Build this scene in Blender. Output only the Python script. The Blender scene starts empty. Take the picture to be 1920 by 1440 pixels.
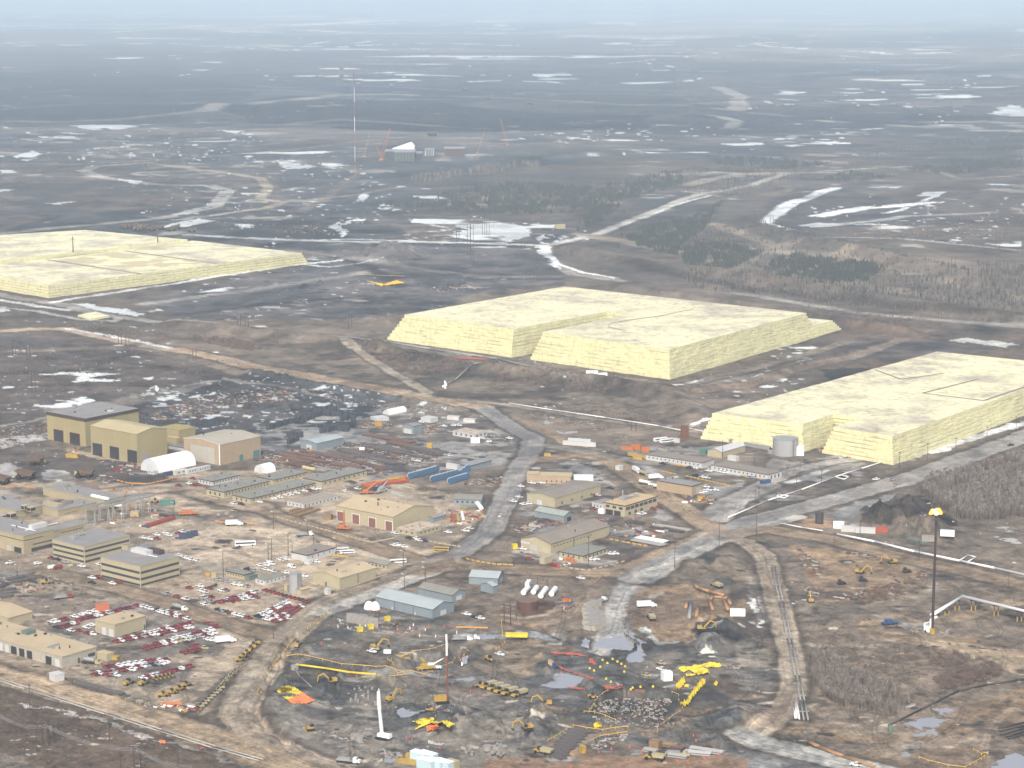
import bpy, math, random
import numpy as np
random.seed(7); np.random.seed(7)
sc=bpy.context.scene; C=sc.collection
R=math.radians
# ---------------------------------------------------------------- camera
F=4150.0; HOR=-18.0; H=350.0
TH=math.atan((720-HOR)/F); ct,st=math.cos(TH),math.sin(TH)
cam=bpy.data.cameras.new('camera'); cam.sensor_width=36; cam.lens=F/1920*36
cam.clip_start=5; cam.clip_end=400000
co=bpy.data.objects.new('camera',cam); C.objects.link(co)
co.location=(0,0,H); co.rotation_euler=(math.pi/2-TH,0,0); sc.camera=co
# ---------------------------------------------------------------- sky, sun, exposure
SUN_EL,SUN_AZ=42,188      # degrees; azimuth clockwise from +Y
w=bpy.data.worlds.new("World"); sc.world=w; w.use_nodes=True
nt=w.node_tree; bg=nt.nodes['Background']
sky=nt.nodes.new('ShaderNodeTexSky'); sky.sky_type='NISHITA'; sky.sun_disc=False
sky.sun_elevation=R(SUN_EL); sky.sun_rotation=R(SUN_AZ); sky.dust_density=6; sky.air_density=1.0; sky.ozone_density=1
nt.links.new(sky.outputs[0],bg.inputs[0]); bg.inputs[1].default_value=0.12
sl=bpy.data.lights.new('sun','SUN'); sl.energy=2.0; sl.angle=R(9); sl.color=(1,.95,.88)
so=bpy.data.objects.new('sun',sl); C.objects.link(so)
a=R(SUN_AZ); so.rotation_euler=(R(90-SUN_EL),0,math.pi-a)
so.location=(0,0,600)
sc.view_settings.view_transform='Standard'; sc.view_settings.look='None'
sc.view_settings.gamma=1; sc.view_settings.use_curve_mapping=False
sc.view_settings.exposure=0.72
sc.cycles.volume_bounces=1; sc.cycles.max_bounces=5; sc.cycles.diffuse_bounces=2
# ---------------------------------------------------------------- projection helpers
def at(x,y,z=0.0):
    "photo pixel (1920x1440) to a point at height z"
    dv=720-y; dx=x-960
    dz=-st*F+ct*dv; dy=ct*F+st*dv
    t=(z-H)/dz
    return (dx*t,dy*t,z)
def proj(X,Y,Z=0.0):
    zz=Z-H; d=Y*ct-zz*st; v=Y*st+zz*ct
    return 960+F*X/d, 720-F*v/d
def zfor(X,Y,py):
    k=(720-py)/F      # v=k*d
    zz=(k*Y*ct-Y*st)/(ct+k*st)
    return zz+H
def ppm(y): 
    p=at(960,y); d=p[1]*ct+H*st
    return F/d        # px per metre at that row
# ---------------------------------------------------------------- materials
def s2l(c): return tuple(((v/255)/12.92 if v/255<=.04045 else ((v/255+.055)/1.055)**2.4) for v in c)
MATS={}
def mat(name,rgb,rough=.8,var=.12,scale=.6,metal=0,k=.62,emit=0,stretch=(1,1,1),rgb2=None,thr=None,bump=0):
    if name in MATS: return MATS[name]
    m=bpy.data.materials.new(name); MATS[name]=m; m.use_nodes=True; t=m.node_tree; b=t.nodes['Principled BSDF']
    c=[min(.9,v*k) for v in s2l(rgb)]
    b.inputs['Roughness'].default_value=rough; b.inputs['Metallic'].default_value=metal
    tc=t.nodes.new('ShaderNodeTexCoord'); mp=t.nodes.new('ShaderNodeMapping'); mp.inputs['Scale'].default_value=stretch
    n=t.nodes.new('ShaderNodeTexNoise'); n.inputs['Scale'].default_value=scale; n.inputs['Detail'].default_value=5
    t.links.new(tc.outputs['Object'],mp.inputs[0]); t.links.new(mp.outputs[0],n.inputs['Vector'])
    r=t.nodes.new('ShaderNodeValToRGB')
    if rgb2:
        c2=[min(.9,v*k) for v in s2l(rgb2)]
        lo,hi=thr or (.4,.6)
        r.color_ramp.elements[0].position=lo; r.color_ramp.elements[1].position=hi
    else:
        c2=c; c=[v*(1-2*var) for v in c2]
        r.color_ramp.elements[0].position=.3; r.color_ramp.elements[1].position=.62
    r.color_ramp.elements[0].color=(*c,1); r.color_ramp.elements[1].color=(*c2,1)
    t.links.new(n.outputs[0],r.inputs[0]); t.links.new(r.outputs[0],b.inputs['Base Color'])
    if emit:
        b.inputs['Emission Color'].default_value=(*c2,1); b.inputs['Emission Strength'].default_value=emit
    if bump:
        bm_=t.nodes.new('ShaderNodeBump'); bm_.inputs['Strength'].default_value=bump
        t.links.new(n.outputs[0],bm_.inputs['Height']); t.links.new(bm_.outputs[0],b.inputs['Normal'])
    return m
# ---------------------------------------------------------------- mesh builder
class MB:
    def __init__(s): s.v=[]; s.f=[]; s.m=[]
    def add(s,vs,fs,m=0):
        o=len(s.v); s.v+=[tuple(p) for p in vs]; s.f+=[tuple(i+o for i in f) for f in fs]; s.m+=[m]*len(fs); return s
    def box(s,x0,y0,z0,x1,y1,z1,m=0,tx=0,ty=0):
        "axis box; tx, ty inset the top"
        v=[(x0,y0,z0),(x1,y0,z0),(x1,y1,z0),(x0,y1,z0),(x0+tx,y0+ty,z1),(x1-tx,y0+ty,z1),(x1-tx,y1-ty,z1),(x0+tx,y1-ty,z1)]
        return s.add(v,[(3,2,1,0),(4,5,6,7),(0,1,5,4),(1,2,6,5),(2,3,7,6),(3,0,4,7)],m)
    def cyl(s,p0,p1,r0,r1=None,n=10,m=0,caps=True):
        r1=r0 if r1 is None else r1
        a=np.array(p0,float); b=np.array(p1,float); d=b-a; d/=np.linalg.norm(d)
        h=np.array([0,0,1.]) if abs(d[2])<.9 else np.array([1.,0,0])
        u=np.cross(d,h); u/=np.linalg.norm(u); w_=np.cross(d,u)
        vs=[]
        for p,r in((a,r0),(b,r1)):
            for i in range(n):
                t=2*math.pi*i/n; vs.append(p+r*(math.cos(t)*u+math.sin(t)*w_))
        fs=[(i,(i+1)%n,n+(i+1)%n,n+i)[::-1] for i in range(n)]
        if caps: fs+=[tuple(range(n)),tuple(range(2*n-1,n-1,-1))]
        return s.add(vs,fs,m)
    def tube(s,pts,r,n=8,m=0):
        for i in range(len(pts)-1): s.cyl(pts[i],pts[i+1],r,r,n,m)
        return s
    def prism(s,poly,z0,z1,m=0,mt=None):
        n=len(poly); vs=[(x,y,z0) for x,y in poly]+[(x,y,z1) for x,y in poly]
        s.add(vs,[(i,(i+1)%n,n+(i+1)%n,n+i) for i in range(n)],m)
        s.add([(x,y,z1) for x,y in poly],[tuple(range(n))],m if mt is None else mt)
        return s
    def dome(s,c,r,h,n=12,k=4,m=0):
        vs=[];fs=[]
        for j in range(k):
            t=j/k*math.pi/2
            for i in range(n):
                a_=2*math.pi*i/n; vs.append((c[0]+r*math.cos(t)*math.cos(a_),c[1]+r*math.cos(t)*math.sin(a_),c[2]+h*math.sin(t)))
        vs.append((c[0],c[1],c[2]+h))
        for j in range(k-1):
            for i in range(n): fs.append((j*n+i,j*n+(i+1)%n,(j+1)*n+(i+1)%n,(j+1)*n+i))
        for i in range(n): fs.append(((k-1)*n+i,(k-1)*n+(i+1)%n,k*n))
        return s.add(vs,fs,m)
    def build(s,name,mats,parent=None,smooth=False,loc=None,rz=0):
        me=bpy.data.meshes.new(name); me.from_pydata(s.v,[],s.f)
        for m in (mats if isinstance(mats,(list,tuple)) else [mats]): me.materials.append(m)
        if any(s.m): me.polygons.foreach_set('material_index',s.m)
        if smooth: me.shade_smooth()
        me.update()
        o=bpy.data.objects.new(name,me); C.objects.link(o)
        if parent: o.parent=parent
        if loc: o.location=loc
        if rz: o.rotation_euler.z=rz
        return o
LABELS={}
def tag(o,label=None,cat=None,group=None,kind=None):
    if label: o['label']=label; LABELS.setdefault(label,[]).append(o.name)
    if cat: o['category']=cat
    if group: o['group']=group
    if kind: o['kind']=kind
    return o
def thing(name,label,cat,loc=(0,0,0),rz=0,group=None):
    o=bpy.data.objects.new(name,None); C.objects.link(o); o.location=loc; o.rotation_euler.z=rz
    return tag(o,label,cat,group)
def dup(root,loc,rz,label,group=None,swap=None,sc_=None):
    "copy of a thing with its parts and sub-parts; swap maps a material to another"
    def cp(o,par):
        c=o.copy(); C.objects.link(c)
        if par: c.parent=par
        if swap and o.type=='MESH' and o.data.materials and o.data.materials[0].name in swap:
            key=(o.data.name,swap[o.data.materials[0].name].name)
            if key not in SW:
                d=o.data.copy(); d.materials[0]=swap[o.data.materials[0].name]; SW[key]=d
            c.data=SW[key]
        for ch in o.children: cp(ch,c)
        return c
    r=cp(root,None); r.location=loc; r.rotation_euler.z=rz
    if sc_: r.scale=(sc_,)*3
    return tag(r,label,None,group)
SW={}
ORD=['first','second','third','fourth','fifth','sixth','seventh','eighth','ninth','tenth','eleventh','twelfth','thirteenth','fourteenth','fifteenth','sixteenth','seventeenth','eighteenth','nineteenth','twentieth','twenty-first','twenty-second','twenty-third','twenty-fourth','twenty-fifth','twenty-sixth','twenty-seventh','twenty-eighth','twenty-ninth','thirtieth']+['%d-th'%i for i in range(31,80)]
# ================================================================ TERRAIN
_tab=np.random.RandomState(3).rand(1024,1024).astype(np.float32)
def vn(x,y,s=0):
    x=x+s*37.7; y=y+s*91.3
    ix=np.floor(x).astype(np.int64); iy=np.floor(y).astype(np.int64); fx=(x-ix).astype(np.float32); fy=(y-iy).astype(np.float32)
    fx=fx*fx*(3-2*fx); fy=fy*fy*(3-2*fy); a=ix&1023; b=iy&1023; a1=(a+1)&1023; b1=(b+1)&1023
    return (_tab[a,b]*(1-fx)+_tab[a1,b]*fx)*(1-fy)+(_tab[a,b1]*(1-fx)+_tab[a1,b1]*fx)*fy
ys=np.concatenate([[-14,-12,-10],np.arange(-8,1490,1.15),np.array([1510,1560,1640,1800,2100,2600,3600])])
xs=np.concatenate([[-9000,-5000,-3000,-1800,-1000,-700],np.arange(-520,-100,5),np.arange(-100,2020,1.3),np.arange(2020,2500,5),[2600,2800,3200,4000,6000,8000,11000]])
PX,PY=np.meshgrid(xs,ys); NR,NC=PX.shape
dv=720-PY; dz=-st*F+ct*dv; dy=ct*F+st*dv; tt=-H/dz
X=(PX-960)*tt; Y=dy*tt; DIST=np.sqrt(X*X+Y*Y)
cell=np.maximum(1.3*DIST/F, 1.15*DIST*DIST/(F*H))
def fbm(L,octv=4,seed=0,aniso=1.0,gain=.55):
    s=0;A=0;a=1.0
    for o in range(octv):
        l=L/2**o
        wgt=np.clip(l/(cell*1.0),0,1)
        s=s+a*((vn(X/(l*aniso),Y/l,seed+o*3)-.5)*wgt); A+=a; a*=gain
    s=s/A*2; return (s*(.36/max(float(s[:, 10:-10].std()),1e-3))).astype(np.float32)
nz_f=fbm(9,4,1); nz_m=fbm(60,5,2); nz_l=fbm(400,5,3); nz_x=fbm(3000,6,4)
lam=np.clip((DIST-1500)/6000,0,1)
W_amp=2.0+ DIST/900
WX=X+nz_f*W_amp+nz_m*4+lam*nz_l*60; WY=Y+fbm(9,4,8)*W_amp*1.6+fbm(60,4,9)*5+lam*fbm(500,5,10)*120
_d=WY*ct+H*st; WPX=960+F*WX/_d; WPY=720-F*(WY*st-H*ct)/_d
def adapt(seed,lo=1.2,hi=14,aniso=1.0,p=1.0):
    "noise whose grain grows with distance, so that far soil is as broken up as near soil"
    s=0; A=0
    for k in range(1,13):
        l=2.0**k; r=l/cell; wgt=np.clip((r-lo*.6)/(lo*.6),0,1)*np.clip((hi*2-r)/hi,0,1)*r**.0
        s=s+wgt*(vn(X/(l*aniso),Y/l,seed+k)-.5); A=A+wgt*wgt
    s=s/np.sqrt(A+1e-4); return (s/.29*.4).astype(np.float32)
A1=adapt(100); A2=adapt(120,1.2,8); A3=adapt(140,3,24); A4=adapt(160,1.2,5,2.5)
COL=np.zeros((NR,NC,3),np.float32); WET=np.zeros((NR,NC),np.float32); CLS=np.zeros((NR,NC),np.int8); HT=np.zeros((NR,NC),np.float32)
FLAT=np.zeros((NR,NC),np.float32)
GK=.74
def lin(c): return np.array(s2l(c),np.float32)*GK
def win(x0,y0,x1,y1,pad=14):
    c0=np.searchsorted(xs,x0-pad); c1=np.searchsorted(xs,x1+pad); r0=np.searchsorted(ys,y0-pad); r1=np.searchsorted(ys,y1+pad)
    return slice(max(r0,0),r1),slice(max(c0,0),c1)
def segd(px,py,P,closed=False,scy=1.0):
    best=None; n=len(P)
    for i in range(n if closed else n-1):
        x0,y0=P[i]; x1,y1=P[(i+1)%n]; dx,dy_=x1-x0,(y1-y0)*scy; L2=dx*dx+dy_*dy_+1e-9
        t=np.clip(((px-x0)*dx+(py-y0)*scy*dy_)/L2,0,1); d=(px-x0-t*dx)**2+((py-y0)*scy-t*dy_)**2
        best=d if best is None else np.minimum(best,d)
    return np.sqrt(best)
def inside(px,py,P):
    m=np.zeros(px.shape,bool); n=len(P)
    for i in range(n):
        x0,y0=P[i]; x1,y1=P[(i+1)%n]
        if y0==y1: continue
        c=((y0>py)!=(y1>py))&(px<(x1-x0)*(py-y0)/(y1-y0)+x0); m^=c
    return m
def pmask(P,soft=3,warp=1):
    xs_=[p[0] for p in P]; ys_=[p[1] for p in P]
    s=win(min(xs_),min(ys_),max(xs_),max(ys_),20+soft*2)
    px=WPX[s] if warp else PX[s]; py=WPY[s] if warp else PY[s]
    ins=inside(px,py,P)
    if soft<=0: return s,ins.astype(np.float32)
    d=segd(px,py,P,True,3.0); sd=np.where(ins,d,-d)
    t=np.clip(sd/(2*soft)+.5,0,1); return s,(t*t*(3-2*t)).astype(np.float32)
NZ={'f':nz_f,'m':nz_m,'l':nz_l,'x':nz_x}
streak=fbm(25,5,21,6.0); streakF=fbm(300,6,22,5.0)
def paint(s,m,ca,cb=None,nz='m',wet=None,cls=None,gain=1.6):
    a=lin(ca); 
    if cb is not None:
        n=np.clip(NZ[nz][s]*gain+.5,0,1)[...,None]; col=a*(1-n)+lin(cb)*n
    else: col=np.broadcast_to(a,m.shape+(3,))
    COL[s]=COL[s]*(1-m[...,None])+col*m[...,None]
    if wet is not None: WET[s]=WET[s]*(1-m)+wet*m
    if cls is not None: 
        c=CLS[s]; c[m>.5]=cls
def poly(P,ca,cb=None,nz='m',soft=3,wet=None,cls=None,warp=1,gain=1.6):
    s,m=pmask(P,soft,warp); paint(s,m,ca,cb,nz,wet,cls,gain); return s,m
NZ['s']=streak; NZ['S']=streakF
ROADS=[]
def line(P,width,ca,cb=None,soft=.25,wet=None,cls=None,tracks=.25,warp=.35,z=0,nz='m',flat=True,_replay=False,ks=1.5):
    if cls==1 and not _replay: width=width*ks; ROADS.append((P,width,ca,cb,soft,wet,cls,tracks,warp,z,nz))
    if cls is None and not _replay and width<30: width*=1.2
    return line_(P,width,ca,cb,soft,wet,cls,tracks,warp,z,nz)
def line_(P,width,ca,cb=None,soft=.25,wet=None,cls=None,tracks=.25,warp=.35,z=0,nz='m'):
    "road or strip of a real width in metres along pixel points"
    q=[at(x,y)[:2] for x,y in P]
    s=win(min(p[0] for p in P),min(p[1] for p in P),max(p[0] for p in P),max(p[1] for p in P),10+width*ppm(min(1400,max(p[1] for p in P)))*1.2)
    px=X[s]+(WX[s]-X[s])*warp; py=Y[s]+(WY[s]-Y[s])*warp
    best=np.full(px.shape,1e18); off=np.zeros(px.shape); al=np.zeros(px.shape); acc=0
    for i in range(len(q)-1):
        x0,y0=q[i];x1,y1=q[i+1];dx,dy_=x1-x0,y1-y0;L=math.hypot(dx,dy_)+1e-9
        t=np.clip(((px-x0)*dx+(py-y0)*dy_)/L/L,0,1); ex=px-x0-t*dx; ey=py-y0-t*dy_; d=ex*ex+ey*ey
        k=d<best; best=np.where(k,d,best); off=np.where(k,(ex*dy_-ey*dx)/L,off); al=np.where(k,acc+t*L,al); acc+=L
    d=np.sqrt(best); sw=max(soft*width,.6); t=np.clip((width/2-d)/sw+.5,0,1)
    m=(t*t*(3-2*t)).astype(np.float32)
    if m.size==0: return s,m
    paint(s,m,ca,cb,nz,wet,cls)
    if tracks:
        tr=(vn(off/1.1,al/90,5)-.5)*.9+(vn(off/.45,al/50,6)-.5)*.8*np.clip(.5/cell[s]*1.5,0,1)
        COL[s]*=(1+tracks*tr*m)[...,None]
    return s,m
def snow(P,dens,nz='S',soft=6,col=(236,238,242)):
    "scattered melting snow: where the noise is above a level set by density"
    s,m=pmask(P,soft,0)
    n=NZ[nz][s]; thr=1-dens
    q=np.clip((n+ .0 -thr+ (m-1)*1.5)*9,0,1)
    paint(s,q.astype(np.float32),col,wet=.25); c=CLS[s]; c[q>.5]=3
NZ['sn']=fbm(34,5,31,1.3)*1.0; NZ['snf']=fbm(160,6,32,2.0); NZ['snx']=fbm(500,6,33,2.5); NZ['sg']=fbm(14,4,34)
def mound(x,y,rx,ry,h,p=1.0,rough=.12):
    "heap: centre pixel, radii and height in metres"
    cx,cy,_=at(x,y); R_=max(rx,ry)*1.5*ppm(min(y,1430))
    s=win(x-R_,y-R_,x+R_,y+R_,4)
    r=np.sqrt(((WX[s]-cx)/rx)**2+((WY[s]-cy)/ry)**2); t=np.clip(1-r,0,1)
    HT[s]+=h*(t*t*(3-2*t))**p*(1+rough*3*nz_f[s])
def ridge(P,width,h):
    q=[at(x,y)[:2] for x,y in P]
    s=win(min(p[0] for p in P),min(p[1] for p in P),max(p[0] for p in P),max(p[1] for p in P),width*5)
    d=segd(WX[s],WY[s],q); t=np.clip(1-d/(width/2),0,1); HT[s]+=h*t*t*(3-2*t)
def sink(P,h,soft=4):
    s,m=pmask(P,soft); HT[s]+=h*m
U1,U2,U3=(0,0,3),(640,0,3),(1280,0,3); M1,M2,M3=(0,380,3),(640,380,3),(1280,380,3)
Z1,Z2,Z3,Z4=(0,720,4),(480,720,4),(960,720,4),(1440,720,4)
Z5,Z6,Z7,Z8=(0,1080,4),(480,1080,4),(960,1080,4),(1440,1080,4)
ZA,ZB,ZC,ZD,ZE=(0,890,8),(230,780,6.4),(370,850,5.647),(960,860,6.4),(1180,800,6)
ZF,ZG=(620,1040,5.333),(380,1010,5.0526)
def z(fr,P): return [(fr[0]+x/fr[2],fr[1]+y/fr[2]) for x,y in P]
def damp(P,lev,ca,wet,nz='sg',soft=4,k=6):
    s,m=pmask(P,soft,0); q=np.clip((NZ[nz][s]-lev)*k,0,1)*m; paint(s,q.astype(np.float32)*.85,ca,wet=wet)
NZ['A1']=A1; NZ['A3']=A3; NZ['A4']=A4; 
ALL=(slice(0,NR),slice(0,NC)); ones=np.ones((NR,NC),np.float32)
BR=(136,120,108); BR2=(110,98,90)      # brown dead grass
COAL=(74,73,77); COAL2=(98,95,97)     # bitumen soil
TAN=(176,156,136); TAN2=(152,134,118) # gravel yard
MUD=(158,148,142); MUD2=(132,122,117) # wet mud
DIRT=(168,142,116); DIRT2=(146,124,104)
SNOW=(224,227,232)
paint(ALL,ones,BR,BR2,'l')
# ---- far country, back to front
FOR=(104,101,101); FOR2=(78,79,82)
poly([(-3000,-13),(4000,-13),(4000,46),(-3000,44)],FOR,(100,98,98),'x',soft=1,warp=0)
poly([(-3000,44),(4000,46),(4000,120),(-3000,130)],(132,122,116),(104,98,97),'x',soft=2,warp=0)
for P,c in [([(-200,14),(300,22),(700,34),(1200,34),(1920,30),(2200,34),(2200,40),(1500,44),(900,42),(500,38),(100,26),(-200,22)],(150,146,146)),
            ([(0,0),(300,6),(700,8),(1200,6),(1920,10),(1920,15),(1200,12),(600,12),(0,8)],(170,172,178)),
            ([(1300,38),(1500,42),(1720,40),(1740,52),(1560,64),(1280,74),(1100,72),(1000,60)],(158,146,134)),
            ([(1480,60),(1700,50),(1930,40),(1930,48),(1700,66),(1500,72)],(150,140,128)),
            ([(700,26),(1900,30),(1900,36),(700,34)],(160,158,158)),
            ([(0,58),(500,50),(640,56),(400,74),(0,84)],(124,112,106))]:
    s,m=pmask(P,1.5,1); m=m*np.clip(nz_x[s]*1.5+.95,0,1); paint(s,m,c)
poly([(-3000,120),(4000,116),(4000,262),(-3000,262)],(86,86,92),(70,72,80),'S',soft=4)
poly([(-200,100),(640,95),(1300,100),(1300,128),(640,140),(-200,130)],(104,94,94),(90,86,90),'S',soft=4)
poly([(1280,150),(2200,120),(2200,250),(1640,262),(1450,240),(1280,190)],(108,98,98),(84,82,86),'S',soft=5)
damp([(-400,30),(2300,30),(2300,120),(-400,120)],.3,(82,80,84),.1,'A4',k=3); damp([(-400,20),(2300,20),(2300,100),(-400,90)],.3,(170,160,154),.1,'A4',k=4)
damp([(-400,120),(2300,120),(2300,262),(-400,262)],.1,(58,62,72),.1,'A4',k=3); damp([(-400,120),(2300,120),(2300,262),(-400,262)],.45,(130,124,124),.1,'A4',k=5)
# mine pit: dark bitumen benches, the wall's shade painted into the ground colour
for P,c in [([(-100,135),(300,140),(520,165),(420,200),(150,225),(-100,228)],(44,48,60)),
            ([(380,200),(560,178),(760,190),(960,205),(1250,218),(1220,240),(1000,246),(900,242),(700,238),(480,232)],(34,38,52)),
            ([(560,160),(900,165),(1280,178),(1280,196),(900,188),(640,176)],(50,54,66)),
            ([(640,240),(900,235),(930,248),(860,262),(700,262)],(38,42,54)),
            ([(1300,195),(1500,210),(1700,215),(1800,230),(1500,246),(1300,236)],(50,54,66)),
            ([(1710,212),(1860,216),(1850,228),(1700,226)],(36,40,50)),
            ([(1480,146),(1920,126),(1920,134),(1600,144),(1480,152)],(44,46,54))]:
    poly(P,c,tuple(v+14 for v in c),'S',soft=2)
for P,wd,c in [([(0,228),(200,224),(420,200),(600,182),(640,178),(760,178),(1000,186),(1280,200)],45,(128,118,112)),
               ([(520,235),(640,225),(800,235),(900,240)],40,(118,112,112)),
               ([(-20,86),(320,82),(640,87),(760,81),(960,84)],70,(215,214,216)),
               ([(60,172),(420,166),(640,176)],40,(104,104,110)),
               ([(640,160),(900,172),(1280,180),(1900,178)],35,(104,104,110)),
               ([(1280,140),(1440,146),(1640,132),(1920,120)],45,(120,112,110)),
               ([(1350,165),(1400,185),(1370,205),(1340,203)],45,(150,140,132)),
               ([(1280,218),(1360,222),(1390,230),(1360,240)],30,(140,134,130)),
               ([(1400,210),(1480,218)],22,(130,126,124)),
               ([(0,205),(300,190),(600,196)],25,(96,98,106))]:
    line(P,wd*1.25,c,None,warp=.5,tracks=0,soft=.4)
# ---- 250-430 band: mine roads, ponds and snow
poly([(-200,235),(2200,262),(2200,330),(1500,330),(900,400),(640,440),(-200,440)],(96,94,98),(116,106,104),'l',soft=5)
poly([(-200,318),(190,310),(300,330),(440,345),(400,400),(250,430),(-200,440)],(118,104,98),(92,88,90),'m',soft=5)
poly([(520,330),(640,300),(980,300),(1200,280),(1560,250),(1560,290),(1250,320),(900,345),(640,400),(560,420)],(84,88,96),(104,100,104),'l',soft=5)
poly([(860,330),(1180,292),(1500,310),(1920,285),(2200,285),(2200,420),(1700,420),(1500,430),(1360,420),(1100,440),(760,400)],(116,104,98),(96,90,90),'l',soft=5)
poly([(1450,262),(1920,240),(1920,300),(1480,312)],(112,100,98),(90,86,88),'l',soft=3)
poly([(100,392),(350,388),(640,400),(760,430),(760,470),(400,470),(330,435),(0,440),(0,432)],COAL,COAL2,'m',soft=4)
GR=(160,154,150)
damp([(-400,225),(2300,225),(2300,470),(-400,450)],.25,(72,74,82),.1,'A3',k=4); damp([(-400,225),(2300,225),(2300,470),(-400,450)],0.38,(150,142,136),.1,'A1',k=5)
damp([(-50,600),(900,640),(1400,740),(1300,800),(900,760),(480,700),(-50,640)],.3,(98,86,80),.1,'A3')
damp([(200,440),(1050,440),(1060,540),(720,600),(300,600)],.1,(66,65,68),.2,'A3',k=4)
for P,wd,c in [([(0,305),(150,308),(290,300),(480,284),(620,270),(760,258)],16,(136,126,120)),
               ([(275,306),(170,312),(155,320),(190,333),(290,345),(400,348),(430,358),(400,385),(330,402),(240,412),(80,428),(-40,440)],17,GR),
               ([(280,307),(400,322),(490,335),(505,350),(490,372),(530,378),(500,388),(400,402)],12,(160,146,126)),
               ([(680,318),(640,350),(600,378),(560,395)],12,(120,110,104)),
               ([(530,378),(640,368),(760,352)],9,(140,132,126)),
               ([(760,400),(880,405),(980,424),(1080,430)],9,(130,122,116)),
               ([(350,438),(480,446),(640,452),(860,456),(1000,462),(1040,464)],12,(180,180,184)),
               ([(1030,464),(1120,440),(1220,400),(1310,363),(1400,345),(1470,325),(1560,318),(1700,310)],12,(165,158,152)),
               ([(1040,462),(1150,430),(1260,388),(1330,366)],6,(185,182,180)),
               ([(1025,464),(1035,490),(1075,515),(1140,524),(1250,535),(1400,552),(1600,585),(1760,600),(1940,614)],11,(150,142,136)),
               ([(1030,470),(1045,495),(1095,512),(1190,528),(1280,540)],5,(205,204,206)),
               ([(1100,452),(1130,478),(1150,500),(1170,522)],7,(140,126,112)),
               ([(1640,310),(1760,322),(1800,336),(1920,328)],9,(150,138,126)),
               ([(1280,345),(1380,325),(1500,322),(1590,322)],24,(160,148,136)),
               ([(1440,420),(1500,440),(1560,452),(1680,482),(1800,505),(1940,538)],12,(138,124,112)),
               ([(1430,440),(1550,446),(1700,450),(1920,470)],7,(165,160,158)),
               ([(1560,425),(1700,405),(1860,398)],14,(150,146,146)),
               ([(540,448),(660,448),(780,452)],5,(200,202,206)),
               ([(640,480),(700,470),(800,500),(850,520)],5,(110,106,106))]:
    line(P,wd*1.35,c,None,warp=.4,tracks=.2,soft=.3)
line([(1555,350),(1510,372),(1445,410),(1436,420),(1445,430),(1490,438)],22,(205,206,212),soft=.3,warp=.6,tracks=.3,wet=.3)
line([(1540,405),(1620,390),(1740,378)],26,(214,216,222),soft=.4,warp=.8,tracks=.2)
line([(1660,400),(1690,392),(1770,360)],8,(200,202,206),tracks=0)
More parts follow.
